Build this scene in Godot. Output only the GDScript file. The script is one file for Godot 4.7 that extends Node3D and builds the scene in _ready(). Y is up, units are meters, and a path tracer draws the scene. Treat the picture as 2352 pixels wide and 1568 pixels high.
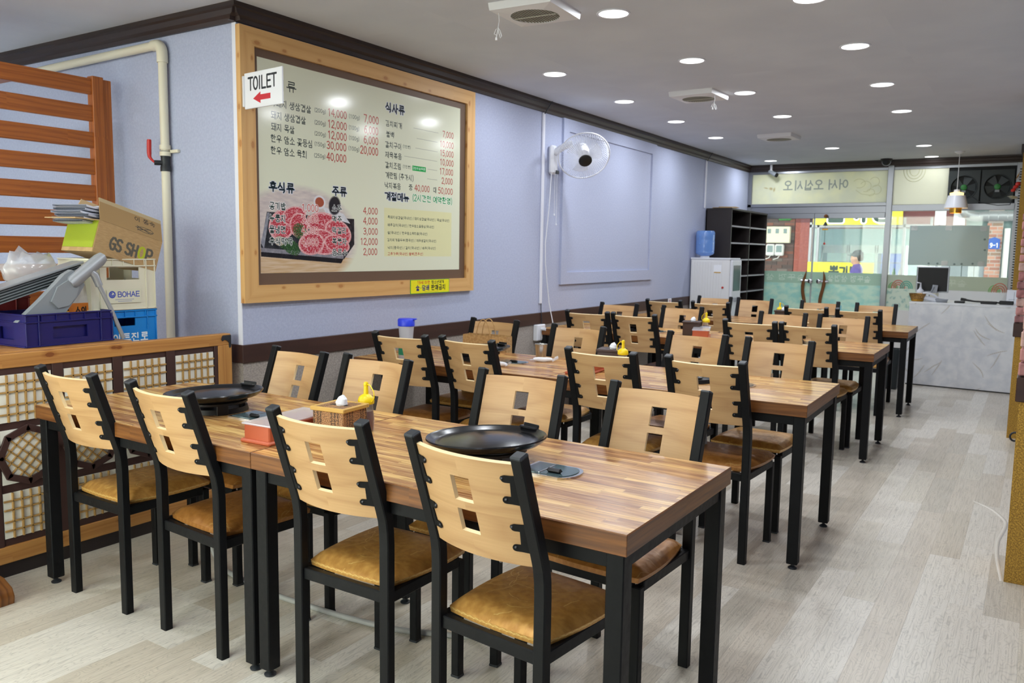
extends Node3D
# Korean barbecue restaurant: four rows of steel-and-laminate tables, maple-backed chairs, menu board on the left wall, glass street front.

const WALL_X := -2.775
const CEIL := 2.624
const BACK_Z := -10.0
const STREET := -0.2

var M := {}
var taken := {}
var rng := RandomNumberGenerator.new()

# ------------------------------------------------------------------ mesh builder
class MB:
	var v := PackedVector3Array()
	var n := PackedVector3Array()
	var t := PackedVector2Array()
	var xf := Transform3D.IDENTITY

	func at(x: Transform3D) -> MB:
		xf = x
		return self

	func tri(a: Vector3, b: Vector3, c: Vector3, na: Vector3, nb: Vector3, nc: Vector3, ua: Vector2, ub: Vector2, uc: Vector2) -> void:
		var bs := xf.basis
		v.append(xf * a); v.append(xf * c); v.append(xf * b)
		n.append((bs * na).normalized()); n.append((bs * nc).normalized()); n.append((bs * nb).normalized())
		t.append(ua); t.append(uc); t.append(ub)

	# corners run anticlockwise seen from outside
	func quad(a: Vector3, b: Vector3, c: Vector3, d: Vector3, u0 := Vector2(0, 1), u1 := Vector2(1, 1), u2 := Vector2(1, 0), u3 := Vector2(0, 0)) -> void:
		var nn := (b - a).cross(c - a).normalized()
		if nn.length() < 0.5:
			nn = (c - a).cross(d - a).normalized()
		tri(a, b, c, nn, nn, nn, u0, u1, u2)
		tri(a, c, d, nn, nn, nn, u0, u2, u3)

	func squad(a: Vector3, b: Vector3, c: Vector3, d: Vector3, na: Vector3, nb: Vector3, nc: Vector3, nd: Vector3, u0 := Vector2(0, 1), u1 := Vector2(1, 1), u2 := Vector2(1, 0), u3 := Vector2(0, 0)) -> void:
		tri(a, b, c, na, nb, nc, u0, u1, u2)
		tri(a, c, d, na, nc, nd, u0, u2, u3)

	# chamfered box; texture coordinates in metres, u along the longest side
	func box(c: Vector3, size: Vector3, bevel := 0.0, off := Vector2.ZERO, uvs := 1.0) -> MB:
		var h := size * 0.5
		var b: float = minf(bevel, minf(h.x, minf(h.y, h.z)) * 0.9)
		var big := size.max_axis_index()
		var pt := func(ax: int, s: Vector3) -> Vector3:
			var p := Vector3(s.x * (h.x - b), s.y * (h.y - b), s.z * (h.z - b))
			p[ax] = s[ax] * h[ax]
			return p
		var uv := func(ax: int, p: Vector3) -> Vector2:
			var i := (ax + 1) % 3
			var j := (ax + 2) % 3
			if j == big or (i != big and size[j] > size[i]):
				var k := i
				i = j
				j = k
			return (Vector2(p[i], p[j]) + off) * uvs
		var S := [Vector3(-1, -1, 0), Vector3(1, -1, 0), Vector3(1, 1, 0), Vector3(-1, 1, 0)]
		for ax in 3:
			var i: int = (ax + 1) % 3
			var j: int = (ax + 2) % 3
			for sg in [-1.0, 1.0]:
				var q := []
				for k in 4:
					var s := Vector3.ZERO
					s[ax] = sg
					s[i] = S[k].x
					s[j] = S[k].y
					q.append(pt.call(ax, s))
				if sg < 0:
					q.reverse()
				quad(c + q[0], c + q[1], c + q[2], c + q[3], uv.call(ax, q[0]), uv.call(ax, q[1]), uv.call(ax, q[2]), uv.call(ax, q[3]))
		if b <= 0.0:
			return self
		for ax in 3:   # edges running along ax
			var i: int = (ax + 1) % 3
			var j: int = (ax + 2) % 3
			for si in [-1.0, 1.0]:
				for sj in [-1.0, 1.0]:
					var lo := Vector3.ZERO
					lo[ax] = -1.0
					lo[i] = si
					lo[j] = sj
					var hi := lo
					hi[ax] = 1.0
					var q := [pt.call(i, lo), pt.call(i, hi), pt.call(j, hi), pt.call(j, lo)]
					var out := Vector3.ZERO
					out[i] = si
					out[j] = sj
					if (q[1] - q[0]).cross(q[2] - q[0]).dot(out) < 0:
						q.reverse()
					quad(c + q[0], c + q[1], c + q[2], c + q[3], uv.call(i, q[0]), uv.call(i, q[1]), uv.call(i, q[2]), uv.call(i, q[3]))
		for sx in [-1.0, 1.0]:
			for sy in [-1.0, 1.0]:
				for sz in [-1.0, 1.0]:
					var s := Vector3(sx, sy, sz)
					var a: Vector3 = pt.call(0, s)
					var d: Vector3 = pt.call(1, s)
					var e: Vector3 = pt.call(2, s)
					if (d - a).cross(e - a).dot(s) < 0:
						var k := d
						d = e
						e = k
					var nn := s.normalized()
					tri(c + a, c + d, c + e, nn, nn, nn, uv.call(0, a), uv.call(0, d), uv.call(0, e))
		return self

	# turned shape about y: profile of (radius, height), outside to the right when read upwards
	func lathe(prof: Array, seg := 24, smooth := true, a0 := 0.0, a1 := TAU) -> MB:
		var m := prof.size()
		var sn := []
		for k in m - 1:
			var d: Vector2 = prof[k + 1] - prof[k]
			sn.append(Vector2(d.y, -d.x).normalized())
		for k in m - 1:
			var na: Vector2 = sn[k]
			var nb: Vector2 = sn[k]
			if smooth:
				if k > 0 and sn[k].dot(sn[k - 1]) > 0.7:
					na = (sn[k] + sn[k - 1]).normalized()
				if k < m - 2 and sn[k].dot(sn[k + 1]) > 0.7:
					nb = (sn[k] + sn[k + 1]).normalized()
			var p: Vector2 = prof[k]
			var q: Vector2 = prof[k + 1]
			for i in seg:
				var t0: float = a0 + (a1 - a0) * i / seg
				var t1: float = a0 + (a1 - a0) * (i + 1) / seg
				var c0 := Vector3(cos(t0), 0, -sin(t0))
				var c1 := Vector3(cos(t1), 0, -sin(t1))
				var up := Vector3.UP
				var A := c0 * p.x + up * p.y
				var B := c1 * p.x + up * p.y
				var C := c1 * q.x + up * q.y
				var D := c0 * q.x + up * q.y
				var ua := Vector2(float(i) / seg, float(k) / (m - 1))
				var ub := Vector2(float(i + 1) / seg, float(k) / (m - 1))
				var uc := Vector2(float(i + 1) / seg, float(k + 1) / (m - 1))
				var ud := Vector2(float(i) / seg, float(k + 1) / (m - 1))
				if p.x > 1e-6:
					tri(A, B, C, c0 * na.x + up * na.y, c1 * na.x + up * na.y, c1 * nb.x + up * nb.y, ua, ub, uc)
				if q.x > 1e-6:
					tri(A, C, D, c0 * na.x + up * na.y, c1 * nb.x + up * nb.y, c0 * nb.x + up * nb.y, ua, uc, ud)
		return self

	# round tube through points; r is a number or a list of radii
	func tube(pts: Array, r, seg := 8, caps := true, closed := false) -> MB:
		var m := pts.size()
		var dirs := []
		for k in m:
			var a: Vector3 = pts[(k - 1 + m) % m] if closed else pts[maxi(k - 1, 0)]
			var b: Vector3 = pts[(k + 1) % m] if closed else pts[mini(k + 1, m - 1)]
			dirs.append((b - a).normalized())
		var x: Vector3 = dirs[0].cross(Vector3.UP if absf(dirs[0].y) < 0.9 else Vector3.RIGHT).normalized()
		var rings := []
		for k in m:
			x = (x - dirs[k] * x.dot(dirs[k])).normalized()
			var y: Vector3 = dirs[k].cross(x)
			var ring := []
			for i in seg:
				var t0 := TAU * i / seg
				ring.append(x * cos(t0) + y * sin(t0))
			rings.append(ring)
		var long := 0.0
		for k in (m if closed else m - 1):
			var k2 := (k + 1) % m
			var ra: float = r[k] if r is Array else r
			var rb: float = r[k2] if r is Array else r
			var step: float = pts[k].distance_to(pts[k2])
			for i in seg:
				var i2 := (i + 1) % seg
				squad(pts[k] + rings[k][i] * ra, pts[k] + rings[k][i2] * ra, pts[k2] + rings[k2][i2] * rb, pts[k2] + rings[k2][i] * rb, rings[k][i], rings[k][i2], rings[k2][i2], rings[k2][i], Vector2(long, float(i) / seg), Vector2(long, float(i + 1) / seg), Vector2(long + step, float(i + 1) / seg), Vector2(long + step, float(i) / seg))
			long += step
		if caps and not closed:
			for e in 2:
				var k: int = 0 if e == 0 else m - 1
				var rr: float = r[k] if r is Array else r
				var nn: Vector3 = -dirs[k] if e == 0 else dirs[k]
				for i in seg:
					var i2 := (i + 1) % seg
					var A: Vector3 = pts[k] + rings[k][i] * rr
					var B: Vector3 = pts[k] + rings[k][i2] * rr
					if e == 0:
						tri(pts[k], B, A, nn, nn, nn, Vector2.ZERO, Vector2.ZERO, Vector2.ZERO)
					else:
						tri(pts[k], A, B, nn, nn, nn, Vector2.ZERO, Vector2.ZERO, Vector2.ZERO)
		return self

	# rectangular steel tube (chamfered) along a path in the plane x = const; path of (z, y)
	func bar_zy(path: Array, x: float, hw: float, ht: float, ch := 0.003) -> MB:
		var prof := [Vector2(hw, -ht + ch), Vector2(hw, ht - ch), Vector2(hw - ch, ht), Vector2(-hw + ch, ht), Vector2(-hw, ht - ch), Vector2(-hw, -ht + ch), Vector2(-hw + ch, -ht), Vector2(hw - ch, -ht)]
		var rings := []
		var m := path.size()
		var perp := []
		for k in m:
			var a: Vector2 = path[maxi(k - 1, 0)]
			var b: Vector2 = path[mini(k + 1, m - 1)]
			var d := (b - a).normalized()
			perp.append(Vector2(d.y, -d.x))   # across the path, towards +z for an upward path
		for k in m:
			var ring := []
			for p in prof:
				var o: Vector2 = path[k] + perp[k] * p.y
				ring.append(Vector3(x + p.x, o.y, o.x))
			rings.append(ring)
		for k in m - 1:
			for i in 8:
				var i2 := (i + 1) % 8
				quad(rings[k][i2], rings[k][i], rings[k + 1][i], rings[k + 1][i2])
		for e in 2:
			var ring: Array = rings[0] if e == 0 else rings[m - 1]
			for i in range(1, 7):
				if e == 0:
					_flat(ring[0], ring[i], ring[i + 1])
				else:
					_flat(ring[0], ring[i + 1], ring[i])
		return self

	func _flat(a: Vector3, b: Vector3, c: Vector3) -> void:
		var nn := (b - a).cross(c - a).normalized()
		tri(a, b, c, nn, nn, nn, Vector2(a.x, a.y), Vector2(b.x, b.y), Vector2(c.x, c.y))

	# flat outline in xy pushed to depth d along z (centred)
	func extrude(poly: Array, d: float, smooth := false) -> MB:
		var p := PackedVector2Array(poly)
		if Geometry2D.is_polygon_clockwise(p):
			p.reverse()
		var idx := Geometry2D.triangulate_polygon(p)
		for k in range(0, idx.size(), 3):
			var a := p[idx[k]]
			var b := p[idx[k + 1]]
			var c := p[idx[k + 2]]
			if (b - a).cross(c - a) < 0:
				var w := b
				b = c
				c = w
			var f := Vector3(0, 0, 1)
			tri(Vector3(a.x, a.y, d / 2), Vector3(b.x, b.y, d / 2), Vector3(c.x, c.y, d / 2), f, f, f, a, b, c)
			tri(Vector3(a.x, a.y, -d / 2), Vector3(c.x, c.y, -d / 2), Vector3(b.x, b.y, -d / 2), -f, -f, -f, a, c, b)
		var m := p.size()
		for k in m:
			var a := p[k]
			var b := p[(k + 1) % m]
			var e := (b - a).normalized()
			var na := Vector3(e.y, -e.x, 0)
			var nb := na
			if smooth:
				var e0 := (a - p[(k - 1 + m) % m]).normalized()
				var e1 := (p[(k + 2) % m] - b).normalized()
				if e0.dot(e) > 0.7:
					na = Vector3(e.y + e0.y, -e.x - e0.x, 0).normalized()
				if e1.dot(e) > 0.7:
					nb = Vector3(e.y + e1.y, -e.x - e1.x, 0).normalized()
			squad(Vector3(a.x, a.y, -d / 2), Vector3(b.x, b.y, -d / 2), Vector3(b.x, b.y, d / 2), Vector3(a.x, a.y, d / 2), na, nb, nb, na, Vector2(a.x, 0), Vector2(b.x, 0), Vector2(b.x, d), Vector2(a.x, d))
		return self

	func mesh(mat: Material, into: ArrayMesh = null) -> ArrayMesh:
		var am := into if into else ArrayMesh.new()
		var arr := []
		arr.resize(Mesh.ARRAY_MAX)
		arr[Mesh.ARRAY_VERTEX] = v
		arr[Mesh.ARRAY_NORMAL] = n
		arr[Mesh.ARRAY_TEX_UV] = t
		am.add_surface_from_arrays(Mesh.PRIMITIVE_TRIANGLES, arr)
		am.surface_set_material(am.get_surface_count() - 1, mat)
		return am

# ------------------------------------------------------------------ scene helpers
func numbered(called: String) -> String:
	var k: int = taken.get(called, 0)
	taken[called] = k + 1
	return called if k == 0 else "%s_%03d" % [called, k]

func tag(o: Node, label: String, category: String, group := "") -> Node:
	o.set_meta("label", label)
	o.set_meta("category", category)
	if group != "":
		o.set_meta("group", group)
	return o

func thing(called: String, label: String, category: String, pos := Vector3.ZERO, turn := 0.0, group := "") -> Node3D:
	var o := Node3D.new()
	o.name = numbered(called)
	add_child(o)
	o.position = pos
	o.rotation.y = turn
	tag(o, label, category, group)
	return o

func part(parent: Node, called: String, mb: MB, mat: Material, label := "") -> MeshInstance3D:
	return part_mesh(parent, called, mb.mesh(mat), label)

func part_mesh(parent: Node, called: String, mesh: Mesh, label := "") -> MeshInstance3D:
	var o := MeshInstance3D.new()
	o.mesh = mesh
	o.name = called
	parent.add_child(o, true)
	if label != "":
		o.set_meta("label", label)
	return o

func struct(called: String, mb: MB, mat: Material) -> MeshInstance3D:
	var o := MeshInstance3D.new()
	o.mesh = mb.mesh(mat)
	o.name = numbered(called)
	add_child(o)
	o.set_meta("kind", "structure")
	return o

func struct_node(called: String, pos := Vector3.ZERO) -> Node3D:
	var o := Node3D.new()
	o.name = numbered(called)
	add_child(o)
	o.position = pos
	o.set_meta("kind", "structure")
	return o

func bx(c: Vector3, s: Vector3, bevel := 0.0, off := Vector2.ZERO) -> MB:
	return MB.new().box(c, s, bevel, off)

func span(a: Vector3, b: Vector3, bevel := 0.0) -> MB:
	return MB.new().box((a + b) * 0.5, (b - a).abs(), bevel)

func place(pos: Vector3, rot := Vector3.ZERO) -> Transform3D:
	return Transform3D(Basis.from_euler(rot), pos)

func col(r: float, g: float, b: float, a := 1.0) -> Color:
	return Color(r / 255.0, g / 255.0, b / 255.0, a)

func mat(c: Color, rough := 0.6, metal := 0.0, tex: Texture2D = null) -> StandardMaterial3D:
	var m := StandardMaterial3D.new()
	m.albedo_color = c
	m.roughness = rough
	m.metallic = metal
	if tex:
		m.albedo_texture = tex
	return m

func glow(c: Color, e: float) -> StandardMaterial3D:
	var m := mat(c, 0.5)
	m.emission_enabled = true
	m.emission = c
	m.emission_energy_multiplier = e
	return m

func pane(c: Color, a: float, rough := 0.02) -> StandardMaterial3D:
	var m := mat(Color(c.r, c.g, c.b, a), rough)
	m.transparency = BaseMaterial3D.TRANSPARENCY_ALPHA
	return m

func tile(m: StandardMaterial3D, s: float, world := false) -> StandardMaterial3D:
	m.uv1_triplanar = true
	m.uv1_world_triplanar = world
	m.uv1_scale = Vector3.ONE * s
	return m

func bump(m: StandardMaterial3D, tex: Texture2D, k: float) -> StandardMaterial3D:
	m.normal_enabled = true
	m.normal_texture = tex
	m.normal_scale = k
	return m

# ------------------------------------------------------------------ computed textures
func noise(freq: float, seed_: int, oct := 3) -> FastNoiseLite:
	var f := FastNoiseLite.new()
	f.noise_type = FastNoiseLite.TYPE_SIMPLEX_SMOOTH
	f.frequency = freq
	f.seed = seed_
	f.fractal_octaves = oct
	return f

func from_pixels(w: int, h: int, px: PackedByteArray) -> ImageTexture:
	return ImageTexture.create_from_image(Image.create_from_data(w, h, false, Image.FORMAT_RGB8, px))

func put(px: PackedByteArray, k: int, c: Color) -> void:
	px[k] = clampi(int(c.r * 255.0), 0, 255)
	px[k + 1] = clampi(int(c.g * 255.0), 0, 255)
	px[k + 2] = clampi(int(c.b * 255.0), 0, 255)

# long-grained wood, grain along u; base and dark tones, how strong, how many knots
func wood_tex(w: int, h: int, a: Color, b: Color, seed_: int, rings := 9.0, fine := 0.35, knots := 0) -> ImageTexture:
	var px := PackedByteArray()
	px.resize(w * h * 3)
	var warp := noise(0.004, seed_, 2)
	var gr := noise(0.05, seed_ + 7, 3)
	var r := RandomNumberGenerator.new()
	r.seed = seed_
	var ks := []
	for k in knots:
		ks.append(Vector3(r.randf() * w, r.randf() * h, r.randf_range(4, 8)))
	for y in h:
		for x in w:
			var ring := absf(fposmod((y + 0.22 * h * warp.get_noise_2d(x * 0.35, y * 1.4)) * rings / h, 1.0) * 2.0 - 1.0)
			var g := gr.get_noise_2d(x * 0.12, y * 3.0) * 0.5 + 0.5
			var f: float = clampf(pow(ring, 2.5) * 0.45 + g * fine, 0.0, 1.0)
			for kn in ks:
				var d: float = Vector2((x - kn.x) * 0.8, y - kn.y).length() / kn.z
				if d < 2.2:
					f = clampf(f + (1.3 if d < 1.0 else (2.2 - d) * 0.45), 0.0, 1.6)
			put(px, (y * w + x) * 3, a.lerp(b, f))
	return from_pixels(w, h, px)

# pale floor board, grain along u, with arched figure
func plank_tex(tone: Color, seed_: int) -> ImageTexture:
	var w := 512
	var h := 96
	var px := PackedByteArray()
	px.resize(w * h * 3)
	var warp := noise(0.006, seed_, 3)
	var gr := noise(0.06, seed_ + 7, 3)
	var dark := tone.darkened(0.20)
	var pale := tone.lightened(0.15)
	for y in h:
		for x in w:
			var d := warp.get_noise_2d(x * 0.55, y * 1.7) * 9.0
			var ring := absf(fposmod(d, 1.0) * 2.0 - 1.0)
			var g := gr.get_noise_2d(x * 0.10, y * 2.6)
			var c := tone.lerp(dark, clampf(pow(ring, 5.0) * 0.55 + maxf(g, 0.0) * 0.7, 0.0, 0.9))
			put(px, (y * w + x) * 3, c.lerp(pale, clampf(-g * 0.9, 0.0, 0.5)))
	return from_pixels(w, h, px)

func speckle_tex(w: int, h: int, a: Color, b: Color, freq: float, seed_: int, contrast := 1.6) -> ImageTexture:
	var px := PackedByteArray()
	px.resize(w * h * 3)
	var nz := noise(freq, seed_, 3)
	for y in h:
		for x in w:
			put(px, (y * w + x) * 3, a.lerp(b, clampf(nz.get_noise_2d(x, y) * contrast + 0.5, 0.0, 1.0)))
	return from_pixels(w, h, px)

func bump_tex(freq: float, seed_: int, size := 256, strength := 4.0) -> NoiseTexture2D:
	var t := NoiseTexture2D.new()
	t.width = size
	t.height = size
	t.seamless = true
	t.as_normal_map = true
	t.bump_strength = strength
	t.noise = noise(freq, seed_, 3)
	return t

# laminate print of glued strips in brown and straw tones
func strip_tex(w: int, h: int, seed_: int) -> ImageTexture:
	var r := RandomNumberGenerator.new()
	r.seed = seed_
	var tones := [col(212, 166, 98), col(188, 138, 82), col(168, 118, 70), col(234, 194, 120), col(200, 152, 92), col(148, 100, 58), col(224, 180, 106), col(182, 132, 82)]
	var px := PackedByteArray()
	px.resize(w * h * 3)
	var gr := noise(0.045, seed_ + 3, 3)
	var sl := noise(0.01, seed_ + 5, 2)
	var y := 0
	while y < h:
		var th := r.randi_range(22, 30)
		var cuts := [-r.randi_range(0, 400)]
		while cuts[-1] < w:
			cuts.append(cuts[-1] + r.randi_range(240, 560))
		var cs := []
		for k in cuts.size():
			cs.append([tones[r.randi() % tones.size()], tones[r.randi() % tones.size()], r.randf() * 900.0, r.randf_range(0.3, 1.0)])
		for yy in range(y, mini(y + th, h)):
			var seg := 0
			for x in w:
				while seg + 1 < cuts.size() and x >= cuts[seg + 1]:
					seg += 1
				var c: Array = cs[seg]
				var g := gr.get_noise_2d(x * 0.10 + c[2], yy * 2.2)
				var s := sl.get_noise_2d(x * 0.3 + c[2], yy * 5.0)
				var f := clampf(0.5 + s * 1.7, 0.0, 1.0) * float(c[3])
				var cc: Color = c[0].lerp(c[1], f)
				cc = cc.lerp(col(112, 68, 40), clampf(g * 1.3 - 0.12, 0.0, 0.5))
				cc = cc.lerp(col(236, 204, 148), clampf(-g * 1.3 - 0.16, 0.0, 0.6))
				if x - int(cuts[seg]) < 2 or yy == y:
					cc = cc.darkened(0.10)
				put(px, (yy * w + x) * 3, cc)
		y += th
	return from_pixels(w, h, px)

func leather_tex(seed_: int) -> ImageTexture:
	var w := 512
	var img := Image.create(w, w, false, Image.FORMAT_RGB8)
	var nz := noise(0.02, seed_, 4)
	for y in w:
		for x in w:
			img.set_pixel(x, y, col(216, 164, 88).lerp(col(190, 136, 66), clampf(nz.get_noise_2d(x, y) * 0.9 + 0.45, 0, 1)))
	var r := RandomNumberGenerator.new()
	r.seed = seed_
	for k in 20:   # worn crease lines
		var p := Vector2(r.randf() * w, r.randf() * w)
		var d := Vector2.from_angle(r.randf() * TAU)
		for s in r.randi_range(4, 9):
			var e := p + d * r.randf_range(12, 26)
			stroke(img, [p, e], r.randf_range(1.0, 2.0), Color(0.94, 0.82, 0.52, 0.8))
			p = e
			d = d.rotated(r.randf_range(-0.6, 0.6))
	return ImageTexture.create_from_image(img)

func marble_tex(w: int, h: int, seed_: int) -> ImageTexture:
	var img := Image.create(w, h, false, Image.FORMAT_RGB8)
	var nz := noise(0.012, seed_, 4)
	for y in h:
		for x in w:
			img.set_pixel(x, y, col(240, 241, 243).lerp(col(224, 227, 232), clampf(nz.get_noise_2d(x, y) * 1.3 + 0.4, 0, 1)))
	var r := RandomNumberGenerator.new()
	r.seed = seed_
	for k in 16:
		var p := Vector2(r.randf() * w, r.randf() * h)
		var d := Vector2.from_angle(r.randf_range(0.3, 1.2) if k % 3 else r.randf_range(-1.1, -0.5))
		for s in 10:
			var e := p + d * 9.0
			stroke(img, [p, e], 1.6 + sin(s * 0.31) * 1.6, Color(0.72, 0.68, 0.62, 0.30))
			p = e
			d = d.rotated(r.randf_range(-0.14, 0.14))
	return ImageTexture.create_from_image(img)

# ------------------------------------------------------------------ lettering by strokes
func stroke(img: Image, pts: Array, r: float, c: Color) -> void:
	var w := img.get_width()
	var h := img.get_height()
	var lo := Vector2(1e9, 1e9)
	var hi := -lo
	for p in pts:
		lo = lo.min(p)
		hi = hi.max(p)
	for y in range(maxi(0, int(lo.y - r - 1)), mini(h, int(hi.y + r + 2))):
		for x in range(maxi(0, int(lo.x - r - 1)), mini(w, int(hi.x + r + 2))):
			var q := Vector2(x + 0.5, y + 0.5)
			var d := 1e9
			for k in pts.size() - 1:
				d = minf(d, q.distance_to(Geometry2D.get_closest_point_to_segment(q, pts[k], pts[k + 1])))
			var a := clampf(r - d + 0.5, 0.0, 1.0) * c.a
			if a > 0.0:
				var o := img.get_pixel(x, y)
				var out := o.lerp(Color(c.r, c.g, c.b, 1.0), a)
				out.a = maxf(o.a, a)
				img.set_pixel(x, y, out)

func blob(img: Image, c: Vector2, rx: float, ry: float, turn: float, f: Callable) -> void:
	var R := maxf(rx, ry) + 1
	for y in range(maxi(0, int(c.y - R)), mini(img.get_height(), int(c.y + R) + 1)):
		for x in range(maxi(0, int(c.x - R)), mini(img.get_width(), int(c.x + R) + 1)):
			var q := (Vector2(x, y) - c).rotated(-turn)
			var d := Vector2(q.x / rx, q.y / ry).length()
			if d < 1.0:
				var k: Color = f.call(x, y, d)
				img.set_pixel(x, y, img.get_pixel(x, y).lerp(Color(k.r, k.g, k.b), k.a))

func ring_pts(c: Vector2, rx: float, ry: float, a0 := 0.0, a1 := TAU, n := 14) -> Array:
	var o := []
	for k in n + 1:
		var a: float = a0 + (a1 - a0) * k / n
		o.append(c + Vector2(cos(a) * rx, sin(a) * ry))
	return o

func V2(a: Array) -> Array:
	var o := []
	for k in range(0, a.size(), 2):
		o.append(Vector2(a[k], a[k + 1]))
	return o

# consonants by their Unicode order, strokes in a unit square
func jamo(k: int) -> Array:
	match k:
		0: return [V2([0.05, 0.08, 0.92, 0.08, 0.9, 0.5, 0.75, 0.95])]
		1: return [V2([0.0, 0.1, 0.42, 0.1, 0.4, 0.6, 0.28, 0.95]), V2([0.52, 0.1, 0.98, 0.1, 0.96, 0.6, 0.84, 0.95])]
		2: return [V2([0.1, 0.05, 0.1, 0.88, 0.95, 0.88])]
		3: return [V2([0.95, 0.1, 0.1, 0.1, 0.1, 0.9, 0.97, 0.9])]
		4: return [V2([0.44, 0.1, 0.04, 0.1, 0.04, 0.9, 0.46, 0.9]), V2([0.96, 0.1, 0.56, 0.1, 0.56, 0.9, 0.98, 0.9])]
		5: return [V2([0.08, 0.05, 0.92, 0.05, 0.92, 0.48, 0.1, 0.48, 0.1, 0.95, 0.95, 0.95])]
		6: return [V2([0.1, 0.08, 0.9, 0.08, 0.9, 0.92, 0.1, 0.92, 0.1, 0.08])]
		7: return [V2([0.1, 0.0, 0.1, 0.95, 0.9, 0.95, 0.9, 0.0]), V2([0.1, 0.48, 0.9, 0.48])]
		8: return [V2([0.04, 0.0, 0.04, 0.95, 0.44, 0.95, 0.44, 0.0]), V2([0.04, 0.48, 0.44, 0.48]), V2([0.56, 0.0, 0.56, 0.95, 0.96, 0.95, 0.96, 0.0]), V2([0.56, 0.48, 0.96, 0.48])]
		9: return [V2([0.5, 0.02, 0.4, 0.5, 0.03, 0.97]), V2([0.47, 0.38, 0.97, 0.97])]
		10: return [V2([0.28, 0.05, 0.2, 0.55, 0.0, 0.95]), V2([0.24, 0.45, 0.46, 0.95]), V2([0.76, 0.05, 0.7, 0.55, 0.5, 0.95]), V2([0.74, 0.45, 1.0, 0.95])]
		11: return [ring_pts(Vector2(0.5, 0.5), 0.44, 0.46)]
		12: return [V2([0.06, 0.08, 0.94, 0.08]), V2([0.52, 0.08, 0.4, 0.55, 0.04, 0.97]), V2([0.47, 0.42, 0.96, 0.97])]
		13: return [V2([0.0, 0.1, 0.46, 0.1]), V2([0.25, 0.1, 0.0, 0.95]), V2([0.2, 0.5, 0.46, 0.95]), V2([0.54, 0.1, 1.0, 0.1]), V2([0.78, 0.1, 0.54, 0.95]), V2([0.74, 0.5, 1.0, 0.95])]
		14: return [V2([0.34, 0.0, 0.66, 0.0]), V2([0.06, 0.22, 0.94, 0.22]), V2([0.52, 0.22, 0.4, 0.6, 0.04, 0.98]), V2([0.47, 0.5, 0.96, 0.98])]
		15: return [V2([0.08, 0.08, 0.92, 0.08, 0.9, 0.5, 0.75, 0.97]), V2([0.08, 0.48, 0.9, 0.48])]
		16: return [V2([0.95, 0.06, 0.1, 0.06, 0.1, 0.94, 0.97, 0.94]), V2([0.1, 0.5, 0.9, 0.5])]
		17: return [V2([0.04, 0.08, 0.96, 0.08]), V2([0.02, 0.92, 0.98, 0.92]), V2([0.3, 0.08, 0.3, 0.92]), V2([0.7, 0.08, 0.7, 0.92])]
		_: return [V2([0.34, 0.0, 0.66, 0.0]), V2([0.06, 0.24, 0.94, 0.24]), ring_pts(Vector2(0.5, 0.68), 0.34, 0.3)]

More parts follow.
